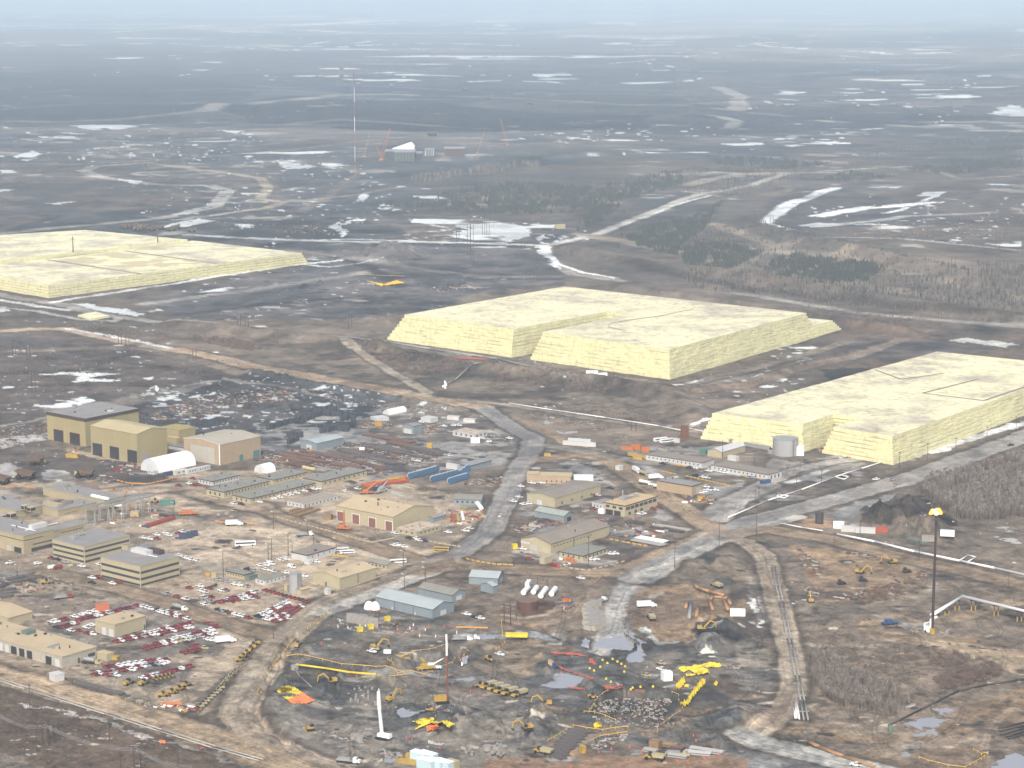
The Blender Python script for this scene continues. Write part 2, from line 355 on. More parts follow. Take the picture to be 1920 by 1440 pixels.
for P in [z(U1,[(350,705),(480,698),(780,708),(840,715),(720,732),(560,735)]),z(U1,[(1550,908),(1640,920),(1765,938),(1570,955)]),z(U1,[(0,958),(60,960),(95,980),(0,985)]),
          z(U1,[(50,870),(200,845),(240,858),(160,878),(60,882)]),z(U1,[(70,895),(180,888),(190,898),(110,905)]),z(U1,[(225,765),(420,770),(430,778),(260,775)]),z(U1,[(270,1130),(430,1118),(350,1132)]),
          z(U1,[(670,1005),(800,1015),(860,1030),(760,1032)]),z(U1,[(1265,740),(1430,742),(1330,755)]),z(U1,[(0,1068),(100,1065),(80,1076),(0,1078)]),
          z(U2,[(1060,415),(1120,412),(1220,428),(1150,434),(1070,426)]),z(U2,[(640,322),(725,322),(700,330),(650,329)]),z(U2,[(65,1132),(110,1085),(150,1090),(100,1130)]),z(U2,[(420,1095),(560,1092),(560,1102),(430,1104)]),
          z(U2,[(1090,416),(1290,418),(1290,424),(1150,426)]),z(U2,[(740,465),(930,455),(930,462),(760,470)]),z(U2,[(845,140),(900,136),(950,148),(880,152)]),z(U2,[(1040,458),(1250,464),(1240,468),(1050,466)]),z(U2,[(200,130),(310,128),(310,134),(210,136)]),
          z(U2,[(1730,388),(1840,388),(1800,398),(1740,398)]),z(U3,[(1665,630),(1770,606),(1930,602),(1930,645),(1760,642)]),z(U3,[(540,528),(600,516),(705,520),(640,532)]),z(U3,[(830,516),(1020,516),(960,524)]),
          z(U3,[(730,800),(850,786),(790,810)]),z(U3,[(1030,732),(1175,720),(1150,730),(1050,738)]),z(U3,[(490,778),(600,770),(610,780),(500,786)]),z(U3,[(220,812),(470,808),(470,818),(300,824)]),z(U3,[(570,822),(680,812),(620,828)]),
          z(U3,[(1310,1100),(1350,1080),(1475,1080),(1420,1102)]),z(U3,[(90,398),(320,398),(300,404),(110,404)]),z(U3,[(1870,168),(1930,162),(1930,182),(1880,182)]),z(U2,[(170,1138),(270,1138),(250,1146),(180,1146)]),
          z(M1,[(880,130),(1000,95),(1100,80),(1200,92),(1100,110),(950,132)]),z(M1,[(1310,110),(1390,112),(1400,132),(1330,138)]),z(M1,[(1430,470),(1600,430),(1920,395),(1920,430),(1620,470),(1500,476)]),z(M1,[(1360,575),(1500,530),(1700,490),(1920,460),(1920,470),(1700,510),(1560,550),(1450,572)]),
          z(M1,[(350,558),(520,560),(760,600),(845,620),(800,636),(560,595)]),z(M1,[(870,608),(900,595),(1080,585),(1060,598)]),z(M1,[(0,585),(60,585),(80,600),(0,610)]),z(M1,[(1000,570),(1300,510),(1700,440),(1900,420),(1920,440),(1500,500),(1200,560)]),z(M1,[(1480,235),(1500,215),(1530,235),(1500,245)]),
          z(M2,[(640,115),(860,100),(1050,130),(1080,190),(940,240),(880,225),(850,180),(700,190)]),z(M2,[(880,280),(945,278),(920,330),(885,335)]),z(M2,[(0,120),(100,72),(110,85),(20,125)]),z(M2,[(0,330),(120,340),(110,352),(0,345)]),
          z(M2,[(0,390),(60,380),(100,420),(40,432),(0,435)]),z(M2,[(1130,200),(1170,180),(1195,205),(1190,240),(1160,245)]),z(M2,[(1235,232),(1270,190),(1290,190),(1260,230)]),z(M2,[(620,272),(700,266),(715,280),(640,284)]),z(M2,[(390,585),(470,562),(540,568),(470,590)]),
          z(M2,[(365,80),(400,88),(640,140),(600,142),(430,105)]),z(M2,[(1270,268),(1320,290),(1400,340),(1390,350),(1340,310)]),z(M2,[(140,440),(0,455),(0,470),(180,440)]),z(M3,[(690,128),(780,112),(920,120),(1000,110),(880,130),(800,140)]),z(M3,[(1510,220),(1580,208),(1610,222),(1540,226)])]:
    s,m=pmask(P,1.2,1); m=m*np.clip((A2[s]+.62)*6,0,1); paint(s,m,SNOW,(196,198,205),'m',.25,3)
poly(z(M1,[(1850,130),(1920,100),(1920,190),(1900,190)]),(200,204,212),soft=1)
poly(z(M2,[(1140,250),(1210,252),(1215,330),(1260,385),(1180,360),(1150,300)]),(206,208,214),soft=1,wet=.4)
for P in [[(0,240),(300,250),(560,262),(640,290),(400,300),(0,300)],[(400,340),(640,330),(780,360),(640,440),(340,440),(480,380)],[(640,120),(1300,118),(1300,160),(640,160)],
          [(0,100),(640,110),(640,150),(0,130)],[(780,395),(1040,410),(1060,450),(900,455),(760,430)],[(560,275),(980,262),(960,300),(620,325)],[(1000,250),(1600,232),(1600,270),(1300,290),(1000,300)],
          [(640,360),(780,350),(800,385),(660,390)],[(1500,380),(1920,370),(1920,470),(1540,440)],[(1500,160),(1920,150),(1920,210),(1500,200)],[(640,470),(1000,460),(1000,520),(700,500)]]:
    snow(P,.42,'snf',6)
for P in [[(0,20),(1920,20),(1920,110),(0,120)]]: snow(P,.22,'snx',6,(225,226,230))
# ---- middle: slopes, fields
poly([(640,455),(900,470),(1020,470),(1060,530),(900,545),(720,600),(600,600),(330,590),(280,560),(560,500)],(88,86,90),(108,102,104),'m',soft=5)
poly([(1040,480),(1200,420),(1400,370),(1480,340),(1430,420),(1500,450),(1920,540),(1920,600),(1500,560),(1200,535)],(126,111,101),(106,96,92),'l',soft=6)
poly([(1200,410),(1370,360),(1350,420),(1260,470),(1180,470)],(92,90,88),(108,100,96),'m',soft=5)
poly(z(M3,[(360,260),(560,270),(900,290),(1030,330),(700,310),(460,280)]),(160,146,130),(140,126,114),'m',soft=2)
poly([(1500,600),(1920,615),(1920,700),(1640,690),(1560,720),(1560,640)],(96,86,84),(116,98,88),'m',soft=4)
poly([(1540,628),(1760,640),(1880,665),(1700,668),(1560,650)],(84,80,84),(106,96,92),'m',soft=4)
poly(z(M3,[(1290,730),(1390,712),(1400,720),(1310,745)]),(130,104,94),soft=1)
poly(z(M3,[(1500,770),(1580,752),(1860,785),(1800,805)]),(176,172,166),soft=1,wet=.3)
for P,wd,c in [([(-20,548),(110,568),(200,590),(300,603),(420,612),(560,625),(660,633)],11,(158,148,142)),
               ([(0,560),(70,572),(130,580)],7,(190,188,190)),
               ([(0,575),(70,582),(150,598),(218,602),(228,598),(215,590)],6,(176,170,168)),
               ([(340,600),(560,628),(700,640),(860,668),(930,676),(1020,690),(1250,716),(1400,692),(1520,660),(1590,640)],8,(140,124,112)),
               ([(1250,740),(1400,722),(1500,692),(1600,668),(1680,640),(1730,628)],9,(142,124,110)),
               ([(105,565),(400,520),(560,495),(640,489)],7,(196,196,200)),
               ([(560,495),(620,500),(720,490)],5,(180,182,188)),
               ([(-20,622),(60,618),(130,617),(200,634),(300,652),(400,669),(480,687),(600,706),(700,724),(800,743),(900,762)],12,(174,150,128)),
               ([(130,617),(200,628),(280,645),(345,658)],5,(205,203,205)),
               ([(640,642),(680,662),(720,690),(760,712),(800,735)],7,(172,156,138)),
               ([(860,748),(960,758),(1100,782),(1200,795),(1330,812)],7,(160,146,132)),
               ([(1330,812),(1480,826),(1560,846),(1700,860)],8,(150,136,124))]:
    line(P,wd,c,tuple(v-16 for v in c),warp=.5,tracks=.35,soft=.3,cls=1)
line([(330,654),(480,690),(640,716),(800,746),(900,764)],12,(186,158,130),(160,134,110),warp=.5,tracks=.4,cls=1)
poly([(-100,625),(200,640),(480,700),(470,720),(250,742),(-100,790)],(118,104,98),(98,90,90),'m',soft=5)
snow([(60,650),(240,645),(300,700),(250,740),(60,735)],.52,'snl' if 'snl' in NZ else 'sn',6)
snow([(0,700),(260,690),(300,745),(0,780)],.50,'sn',6)
snow([(300,560),(640,500),(660,560),(520,600),(300,600)],.55,'snf',6)
snow([(1240,700),(1500,640),(1560,660),(1300,760)],.50,'sn',4)
snow([(1340,700),(1560,690),(1560,730),(1340,750)],.48,'sn',4)
poly([(1540,690),(1640,690),(1640,710),(1570,722)],(70,66,68),soft=3)
# snow rim of the sulphur blocks
line([(700,640),(860,664),(960,680),(1240,722)],6,(206,204,204),warp=.5,tracks=.2)
line([(1255,722),(1400,690),(1500,665),(1600,640)],6,(200,198,200),warp=.5,tracks=.4)
line([(1255,732),(1420,694),(1540,664)],5,(92,90,94),warp=.4,tracks=0)
line([(1680,862),(1800,828),(1930,790)],9,(200,198,202),warp=.6,tracks=.4)
line([(1300,806),(1330,795)],7,(225,225,228),warp=.8,tracks=0)
for P,wd,c_ in [([(1100,440),(1250,470),(1400,500),(1600,530),(1900,580)],22,(146,130,116)),([(1180,500),(1400,540),(1700,580),(1920,600)],16,(92,82,78)),([(1240,690),(1400,660),(1560,620)],14,(88,82,84)),([(1350,420),(1450,460),(1640,500),(1920,560)],18,(142,126,112)),([(1480,520),(1560,480),(1640,470)],14,(150,134,118)),([(1380,500),(1440,470),(1500,455)],14,(148,132,118)),
    ([(0,660),(240,650),(480,705)],10,(142,126,112)),([(0,700),(300,690),(440,720)],9,(92,84,82)),([(330,640),(600,680),(760,720)],12,(138,122,108)),([(740,650),(900,700),(1240,745)],16,(104,92,86)),([(1260,760),(1300,740),(1420,730)],14,(136,120,108)),([(280,570),(500,540),(640,520),(720,505)],12,(146,140,138)),([(330,590),(520,570),(640,560)],10,(72,70,74)),([(620,480),(700,500),(760,540)],12,(72,70,74)),([(560,470),(640,480),(760,500),(900,520),(1040,520)],11,(132,124,120))]:
    line(P,wd*1.3,c_,None,warp=.8,tracks=.2,soft=.6)
# ---- left industrial ground
poly([(160,772),(330,740),(480,690),(560,712),(640,725),(860,760),(760,800),(660,800),(560,800),(520,845),(400,830),(260,800)],(92,89,92),(74,73,78),'m',soft=5)
line([(250,752),(420,712),(520,722),(640,752),(800,770),(900,790)],8,(130,122,120),warp=1)
poly([(470,690),(600,712),(760,740),(900,768),(930,790),(860,785),(700,755),(520,715)],(104,103,108),(88,88,94),'f',soft=3)
snow([(250,730),(480,705),(640,740),(660,790),(560,800),(300,800)],.40,'sg',4,(212,214,220))
snow([(480,715),(700,740),(760,770),(640,775),(470,745)],.48,'sg',4,(206,208,214))
poly([(-200,745),(90,770),(90,830),(60,850),(-200,870)],(116,104,98),(96,88,86),'m',soft=4)
line([(-20,805),(90,782),(200,752),(420,710)],6,(150,142,138),warp=1)
poly([(640,770),(760,745),(920,780),(990,830),(960,850),(860,850),(640,830)],(140,124,112),(112,102,98),'m',soft=4,wet=.2)
poly([(480,825),(560,800),(680,800),(700,815),(620,830),(560,850),(500,850)],(150,140,134),(120,112,110),'m',soft=3,wet=.8)
poly([(480,845),(700,800),(820,830),(930,860),(860,880),(700,900),(560,880)],(128,116,110),(98,92,92),'f',soft=4)
poly([(-300,860),(60,850),(120,840),(330,880),(420,885),(560,880),(720,890),(840,930),(920,960),(900,1010),(830,1045),(790,1070),(600,1115),(540,1190),(480,1280),(380,1345),(220,1310),(-300,1230)],TAN,TAN2,'l',soft=4)
poly([(-300,845),(60,835),(250,870),(330,895),(300,920),(180,900),(60,905),(-300,900)],(120,104,94),(98,88,84),'m',soft=4,wet=.3)
for P in [z(Z1,[(0,590),(160,620),(180,650),(100,690),(0,740)]),z(Z1,[(330,640),(500,650),(580,700),(560,740),(400,745),(330,700)]),z(Z1,[(0,400),(350,370),(340,400),(60,470),(0,480)])]:
    poly(P,(186,180,178),(160,150,146),'f',soft=3,wet=.8)
poly(z(Z1,[(1040,160),(1800,30),(1920,60),(1920,330),(1400,300),(1100,280)]),(84,82,86),(104,98,98),'m',soft=4)
poly(z(Z2,[(0,20),(400,90),(800,130),(900,170),(740,260),(700,350),(300,330),(0,420)]),(78,78,84),(98,95,98),'m',soft=4)
snow([(260,750),(480,710),(680,760),(640,800),(400,815)],.40,'sg',3,(206,208,214))
poly(z(Z2,[(20,380),(220,370),(340,340),(700,330),(720,390),(480,400),(240,440),(40,500)]),(170,162,158),(120,112,108),'m',soft=3,wet=.9)
# yards
poly([(320,1010),(360,990),(520,985),(640,1020),(600,1040),(480,1050),(330,1060)],(184,164,144),(170,150,132),'l',soft=3)
line(z(Z2,[(0,920),(300,1030),(640,1140),(960,1240),(1240,1330)]),10,DIRT,DIRT2,cls=1,tracks=.35)
line([(200,925),(330,912),(480,950)],16,(168,146,126),cls=1,tracks=.3)
line([(90,1075),(200,1098),(320,1130),(400,1160),(480,1186),(545,1200)],10,(150,130,112),DIRT2,cls=1,tracks=.4)
line([(0,1045),(100,1075)],9,(150,130,112),tracks=.3)
line(z(Z5,[(600,480),(760,540),(1000,560)]),7,(150,138,130),wet=.4)
poly(z(Z5,[(940,560),(1090,575),(1080,605),(960,590)]),(172,166,164),soft=2,wet=.9)
for P in [z(Z5,[(370,340),(700,240),(1000,190),(1150,230),(1420,300),(1450,420),(1720,520),(1600,600),(1100,620),(1000,540),(380,430)]),z(Z5,[(680,720),(1100,620),(1440,660),(1440,760),(1050,860),(700,780)])]:
    poly(P,(150,134,122),(126,114,108),'f',soft=4,wet=.35)
# mud highways
MUDW=(162,150,142)
line([(905,765),(960,800),(1000,822),(992,850),(968,885),(950,925),(938,960),(915,1000),(860,1038),(800,1060)],11,MUDW,MUD2,wet=.75,cls=1,tracks=.5,soft=.2)
poly([(960,800),(1010,800),(1035,840),(1010,860),(960,860)],MUDW,MUD2,'m',soft=4,wet=.8,cls=1)
line([(840,1050),(780,1075),(700,1100),(620,1126),(575,1160),(520,1215),(478,1270),(452,1310),(448,1340),(475,1375),(540,1410),(640,1450)],12,(168,150,132),(150,133,118),wet=.25,cls=1,tracks=.5,soft=.25)
line([(830,1065),(720,1105),(640,1135),(600,1150)],8,(178,170,164),wet=.5,cls=1,tracks=.4)
line([(795,1070),(850,1058),(950,1066),(1060,1072),(1160,1075),(1230,1050),(1300,1018),(1345,1000)],14,DIRT,DIRT2,wet=.2,cls=1,tracks=.5)
line([(2300,660),(1920,818),(1800,862),(1700,898),(1600,926),(1500,954),(1400,982),(1345,1004),(1290,1032),(1240,1058),(1195,1086)],15,(164,152,144),(140,130,123),wet=.8,cls=1,tracks=.45,soft=.15)
line([(1500,970),(1400,996),(1330,1022),(1255,1056),(1205,1080)],7,(174,166,160),wet=.6,cls=1,tracks=.4)
line([(1195,1080),(1180,1105),(1165,1140),(1155,1180),(1150,1200)],15,(176,170,168),(156,148,146),wet=.8,tracks=.5)
line([(1345,995),(1300,968),(1250,935),(1200,900),(1140,862),(1085,850),(1010,862)],12,DIRT,DIRT2,cls=1,tracks=.5)
line([(1030,835),(1085,845),(1160,858),(1220,868)],9,(150,138,128),cls=1,tracks=.4)
line([(960,780),(1010,800),(1060,830),(1085,850)],6,DIRT,DIRT2,tracks=.3)
line(z(Z3,[(1560,1000),(1540,960),(1600,900),(1760,820),(1920,760)]),13,MUDW,MUD2,wet=.7,cls=1,tracks=.4)
line([(1350,975),(1400,925),(1480,885),(1560,865),(1700,850)],9,(165,155,150),wet=.5,cls=1,tracks=.4)
line([(1345,962),(1400,935),(1500,898),(1580,872)],7,(190,188,190),wet=.6,tracks=.3)
poly(z(Z3,[(800,590),(1000,600),(1080,660),(1200,720),(1440,760),(1660,760),(1740,740),(1760,790),(1540,850),(1280,900),(1200,850),(1060,760),(960,700),(860,690)]),(168,160,156),(140,130,126),'m',soft=4,wet=.85)
poly(z(Z3,[(160,600),(500,590),(720,720),(760,760),(600,740),(440,660),(180,630)]),(166,156,150),(140,130,124),'m',soft=3,wet=.7)
poly(z(Z3,[(1090,870),(1180,890),(1290,980),(1180,1030),(1070,1010)]),(170,160,156),(150,140,134),'m',soft=3,wet=.8)
poly(z(Z3,[(740,1090),(960,1080),(1060,1130),(900,1160),(740,1150)]),(170,162,158),(150,142,136),'m',soft=3,wet=.8)
poly(z(Z3,[(700,1190),(900,1200),(860,1250),(700,1270)]),(168,158,152),soft=3,wet=.7)
poly([(970,830),(1060,850),(1330,1000),(1180,1060),(930,1060),(900,1020),(940,960)],(0,0,0),soft=0) if 0 else None
poly(z(Z4,[(0,560),(400,600),(700,580),(640,640),(200,680),(0,650)]),(160,150,142),(140,130,124),'m',soft=3,wet=.5)
snow(z(Z4,[(1580,360),(1920,250),(1920,290),(1620,390)]),.75,'sn',3)
snow(z(Z4,[(1180,510),(1380,470),(1380,500),(1220,530)]),.75,'sn',3)
# right
line([(1345,1005),(1440,992),(1560,1012),(1700,1048),(1800,1068),(2300,1190)],12,(160,134,110),DIRT2,cls=1,tracks=.5)
line([(1348,1006),(1395,1015),(1430,1040),(1450,1090),(1462,1150),(1480,1215),(1488,1290),(1480,1330),(1440,1362),(1400,1385)],9,(170,152,134),(148,130,115),cls=1,tracks=.5)
line([(1395,1380),(1430,1395),(1520,1415),(1640,1442),(1760,1470)],11,(170,164,160),cls=1,wet=.4,tracks=.4)
line(z(Z7,[(1640,0),(1760,60),(1830,240),(1860,420),(1870,600),(1830,800),(1700,980)]),9,(140,122,108),DIRT2,tracks=.4)
line(z(Z7,[(1790,90),(1810,220),(1830,370)]),3,(215,213,214),warp=1,tracks=0)
line(z(Z7,[(1860,30),(1880,200),(1900,330)]),4,(200,196,194),warp=1,tracks=0)
poly(z(Z4,[(140,1200),(600,1240),(1100,1380),(1180,1440),(1000,1600),(560,1640),(300,1440)]),(172,142,112),(150,124,102),'m',soft=4)
poly(z(Z8,[(400,0),(1200,0),(900,90),(500,200),(430,130)]),(172,144,114),(150,126,104),'m',soft=4)
poly(z(Z4,[(420,960),(760,870),(1070,800),(1000,870),(700,1010),(560,1040)]),(146,142,142),(128,124,124),'m',soft=2,wet=.3)
poly(z(Z4,[(700,1000),(1080,830),(1200,880),(1440,1040),(1360,1090),(900,1090),(740,1060)]),(70,66,68),(98,88,82),'m',soft=3)
poly(z(Z4,[(220,1050),(340,1010),(490,1030),(500,1080),(360,1110)]),(168,134,108),soft=2)
line(z(Z8,[(1000,470),(1130,480),(1300,510),(1500,540),(1700,570),(1920,590)]),15,(182,158,132),(164,142,120),tracks=.4)
line(z(Z8,[(1240,350),(1000,310),(820,330),(740,370),(800,430),(960,450),(1060,480)]),6,(160,134,110),tracks=.4,warp=1)
poly(z(Z8,[(1000,340),(1200,355),(1180,390),(1060,410)]),(160,150,144),soft=2,wet=.5)
line(z(Z8,[(1380,330),(1600,270),(1800,210),(1960,170)]),9,(168,144,120),tracks=.3)
poly(z(Z8,[(1300,540),(1960,590),(1960,760),(1840,730),(1600,620),(1400,580)]),(186,162,136),(160,138,118),'m',soft=4)
poly(z(Z8,[(60,1110),(300,1090),(700,1170),(1000,1190),(1300,1150),(1500,1000),(1960,820),(1960,1160),(1560,1200),(1160,1240),(900,1260),(600,1240),(100,1200)]),(166,136,108),(140,118,100),'m',soft=4)
poly(z(Z8,[(800,1260),(1200,1250),(1600,1280),(1760,1440),(900,1500),(700,1330)]),(158,134,112),(134,114,100),'m',soft=4)
snow(z(Z8,[(560,260),(960,270),(960,330),(600,350)]),.50,'sg',3,(190,184,182))
snow(z(Z8,[(900,860),(1200,880),(1100,980),(900,1020)]),.48,'sg',3,(205,202,202))
poly(z(Z8,[(430,380),(500,375),(520,395),(450,400)]),(214,196,168),soft=1)
for P in [z(Z8,[(1070,1090),(1200,1050),(1300,1030),(1280,1060),(1430,1080),(1300,1110),(1180,1130)]),z(Z8,[(1330,1000),(1430,990),(1430,1020),(1350,1025)]),z(Z8,[(1090,1170),(1220,1140),(1280,1130),(1270,1170),(1120,1195)]),z(Z8,[(980,1310),(1060,1330),(1080,1360),(990,1360)])]:
    s,m=poly(P,(150,152,160),soft=1.5,wet=.95); c=CLS[s]; c[m>.5]=2
s,m=poly(z(Z8,[(1780,1400),(1860,1360),(1960,1350),(1960,1480),(1760,1480)]),(60,75,95),soft=1.5,wet=.95); c=CLS[s]; c[m>.5]=2
poly(z(Z8,[(-60,1230),(100,1250),(600,1400),(700,1480),(-100,1480)]),(130,124,124),(160,156,158),'f',soft=4,wet=.4)
poly([(1380,1370),(1430,1385),(1560,1420),(1640,1470),(1380,1470)],(122,116,116),(150,146,148),'f',soft=4,wet=.4)
# ---- excavation
EX=(112,108,109); EX2=(132,124,118)
poly([(590,1160),(660,1130),(720,1130),(860,1165),(1000,1175),(1100,1200),(1240,1195),(1360,1160),(1440,1230),(1450,1320),(1390,1370),(1400,1450),(640,1460),(540,1400),(480,1350),(470,1320),(540,1220)],EX,EX2,'m',soft=4)
for P,c,c2 in [(z(Z6,[(400,440),(760,470),(1000,560),(1500,440),(1920,480),(1920,640),(1700,760),(1600,640),(1300,520),(1000,640),(700,600),(440,580)]),(126,114,106),(104,98,98)),
            (z(Z7,[(820,160),(1000,60),(1300,80),(1720,140),(1760,380),(1640,480),(1400,500),(1040,520),(900,380),(840,260)]),(168,138,110),(138,116,100)),
            (z(Z7,[(0,380),(500,560),(240,600),(120,740),(0,780),(-200,700),(-200,560)]),(150,130,110),(120,106,98)),
            (z(Z7,[(-200,1440),(0,1380),(500,1330),(760,1270),(1000,1290),(1500,1330),(1800,1400),(1800,1500),(-200,1500)]),(168,128,100),(146,116,96)),
            (z(Z7,[(1200,830),(1600,740),(1720,800),(1700,960),(1500,960),(1280,1140),(1180,1130),(1240,980)]),(128,108,96),(112,98,92)),
            (z(Z7,[(100,1040),(240,960),(440,1010),(300,1080),(120,1080)]),(146,122,102),(120,104,96)),
            (z(Z6,[(340,1030),(560,1000),(760,1020),(600,1110),(400,1100)]),(120,106,98),(104,98,98)),
            (z(Z6,[(1640,640),(1920,560),(1920,700),(1700,740)]),(150,132,116),(130,114,104))]:
    poly(P,c,c2,'m',soft=5)
for P,c in [(z(Z7,[(1320,470),(1400,400),(1560,380),(1740,420),(1700,480),(1560,500)]),(72,72,76)),(z(Z7,[(1500,20),(1680,10),(1680,70),(1520,80)]),(88,88,92)),(z(Z3,[(1360,1320),(1500,1260),(1640,1280),(1640,1330),(1460,1380)]),(80,78,80)),
            (z(Z7,[(1360,1060),(1420,980),(1600,960),(1780,1080),(1700,1150),(1500,1150)]),(88,88,92)),(z(Z7,[(140,1170),(300,1100),(480,960),(540,990),(440,1080),(200,1190)]),(90,92,98)),
            (z(Z7,[(600,1230),(860,1160),(1100,1200),(1140,1270),(900,1290),(620,1310)]),(86,86,92)),(z(Z6,[(460,900),(560,860),(600,870),(580,900),(480,930)]),(60,60,64)),
            (z(Z6,[(160,660),(460,640),(760,820),(700,900),(440,1000),(150,960),(100,860)]),(90,90,94)),(z(Z6,[(1080,960),(1400,960),(1560,1040),(1500,1180),(1200,1200),(1050,1130)]),(84,84,88))]:
    poly(P,c,tuple(v+14 for v in c),'f',soft=4)
for P in [z(Z7,[(600,520),(700,460),(740,420),(850,480),(860,540),(780,560),(660,540)]),z(Z7,[(840,600),(870,570),(980,590),(1020,635),(940,645),(860,630)]),z(Z7,[(205,835),(260,790),(360,750),(480,750),(520,790),(500,835),(300,850)]),
          z(Z6,[(1085,1030),(1160,1000),(1260,1005),(1200,1050),(1100,1070)]),z(Z6,[(1465,790),(1520,760),(1640,750),(1640,775),(1560,800)]),z(Z6,[(1520,630),(1560,605),(1600,605),(1560,635)]),z(Z7,[(480,480),(530,470),(540,520),(480,525)]),
          z(Z6,[(1510,430),(1740,430),(1800,445),(1790,475),(1660,460),(1520,445)]),z(Z6,[(970,1350),(1080,1355),(1080,1390),(1000,1390)]),z(Z7,[(1740,1230),(1800,1200),(1850,1230),(1900,1290),(1800,1265)]),z(Z7,[(865,420),(900,420),(930,560),(960,590),(880,590)]),z(Z7,[(120,420),(160,410),(220,440),(210,470)])]:
    s,m=poly(P,(150,152,158),(164,164,168),'f',soft=1.2,wet=.97); c=CLS[s]; c[m>.5]=2
line(z(Z7,[(640,560),(720,430),(790,300),(820,150),(900,60)]),9,(180,172,168),wet=.7,tracks=.5)
line(z(Z7,[(970,380),(1010,480),(1080,510),(1180,500)]),4,(200,198,196),tracks=0,warp=1)
line(z(Z6,[(440,460),(700,540),(900,640),(1100,720),(1260,800),(1500,850),(1700,880),(1920,900)]),9,(132,120,112),tracks=.4,warp=1)
line(z(Z6,[(900,960),(980,1080),(1080,1200),(1300,1300),(1500,1360)]),9,(112,108,108),tracks=.3,warp=1)
line(z(Z7,[(300,1330),(500,1210),(700,1160),(1000,1180),(1300,1100),(1500,960),(1700,900)]),7,(142,122,106),tracks=.4,warp=1)
line(z(Z7,[(-100,1290),(100,1250),(300,1150),(500,1030),(560,940),(500,870),(360,860)]),8,(112,108,108),tracks=.4,warp=1)
poly(z(Z7,[(560,960),(700,870),(1180,900),(1260,980),(1080,1160),(800,1140),(560,1060)]),(118,108,106),(98,94,96),'f',soft=3)
poly([(935,1140),(960,1125),(1010,1120),(1050,1135),(1060,1160),(1020,1180),(950,1185),(930,1165)],(150,128,110),(132,112,98),'m',soft=3)
poly(z(Z7,[(180,190),(340,190),(360,240),(240,290),(100,290),(40,260)]),(122,92,80),(110,86,76),'f',soft=2)
line(z(Z7,[(-60,330),(100,350),(300,350),(420,300),(500,230),(560,140)]),6,(150,130,112),tracks=.4)
line(z(Z7,[(-60,290),(120,310),(260,290),(360,240),(380,200)]),3,(170,150,130),tracks=0)
poly(z(Z7,[(940,60),(1050,150),(1110,150),(1080,190),(1000,190)]),(178,174,168),soft=2) if 0 else None
poly(z(Z7,[(1010,170),(1040,140),(1100,125),(1110,150),(1060,185)]),(184,176,168),soft=2)
poly(z(Z7,[(1400,580),(1460,550),(1530,580),(1520,610),(1400,600)]),(196,190,180),soft=1.5)
snow(z(Z7,[(240,500),(380,460),(380,520),(260,520)]),.5,'sg',2,(190,186,184))
snow(z(Z2,[(1000,760),(1300,800),(1500,830),(1200,870),(1000,820)]),.55,'sg',3,(190,186,184))
snow(z(Z3,[(1200,860),(1540,870),(1460,920),(1300,930)]),.58,'sg',3,(186,182,184))
snow(z(Z4,[(880,1080),(1060,1090),(1000,1110),(880,1110)]),.65,'sg',2,(200,200,204))
snow(z(Z4,[(1560,1060),(1920,1060),(1920,1400),(1500,1200)]),.42,'sg',3,(190,186,186))
snow(z(Z3,[(200,260),(560,330),(760,420),(400,400),(240,300)]),.52,'sg',3,(180,178,182))
# bottom-left field and its road
poly([(-300,1275),(0,1280),(480,1420),(560,1500),(-300,1520)],(122,103,90),(100,86,78),'l',soft=3)
line([(-60,1250),(60,1282),(200,1320),(330,1362),(450,1400),(560,1440),(620,1462)],14,(178,152,126),(156,134,112),cls=1,tracks=.5)
0 and line(z(Z5,[(-60,775),(200,850),(800,1040),(1200,1170),(1600,1290),(1960,1390)]),3.2,(205,200,196),warp=.1,tracks=.1)
line(z(Z5,[(200,950),(700,1070),(1100,1190),(1500,1290),(1900,1430)]),3.5,(182,176,172),warp=1,tracks=.2,wet=.4)
poly(z(Z5,[(0,1330),(200,1330),(420,1440),(420,1500),(0,1500)]),(98,90,88),(120,110,104),'f',soft=3)
line(z(Z5,[(1400,1080),(1600,860),(1720,760),(1860,680)]),7,(118,104,96),tracks=.3)
# ---- wheel ruts, damp patches and thin puddles over the worked ground
def ruts(P,n,L,seed,dark=.80,wd=1.0):
    rs=np.random.RandomState(seed); x0,x1=min(p[0] for p in P),max(p[0] for p in P); y0,y1=min(p[1] for p in P),max(p[1] for p in P); c=0
    while c<n:
        x,y=rs.uniform(x0,x1),rs.uniform(y0,y1)
        if not inside(np.array([x]),np.array([y]),P)[0]: continue
        c+=1; a=rs.choice([0.7,2.4,0.9,2.2])+rs.normal(0,.5); k=rs.normal(0,.05); g=np.array(at(x,y)[:2]); pts=[]
        for i in range(7): pts.append(proj(g[0],g[1])); g=g+np.array([math.cos(a),math.sin(a)])*L/6; a+=k*L/6*.5
        q=[at(*p)[:2] for p in pts]; s=win(min(p[0] for p in pts),min(p[1] for p in pts),max(p[0] for p in pts),max(p[1] for p in pts),6)
        if X[s].size<4: continue
        d=segd(X[s],Y[s],q); w_=wd*rs.uniform(.5,1.4); m=np.clip(1-np.abs(d-1.1)/w_,0,1)*np.clip(w_/cell[s]*1.2,0,1); f=dark if rs.rand()<.65 else 1.18
        COL[s]*=(1+(f-1)*m)[...,None]
NZ['dm']=fbm(40,5,71,1.4); NZ['dq']=fbm(18,4,72,1.8)
YARD=[(-20,880),(330,880),(560,870),(760,900),(930,960),(900,1010),(800,1050),(600,1110),(540,1190),(470,1290),(380,1340),(-20,1240)]
EXP=[(560,1180),(720,1140),(1000,1185),(1360,1180),(1450,1300),(1400,1430),(640,1440),(500,1340)]
RY=[(960,850),(1330,830),(1700,850),(1500,960),(1200,1060),(960,1060)]
UY=[(480,790),(760,760),(960,800),(960,870),(700,900),(480,870)]
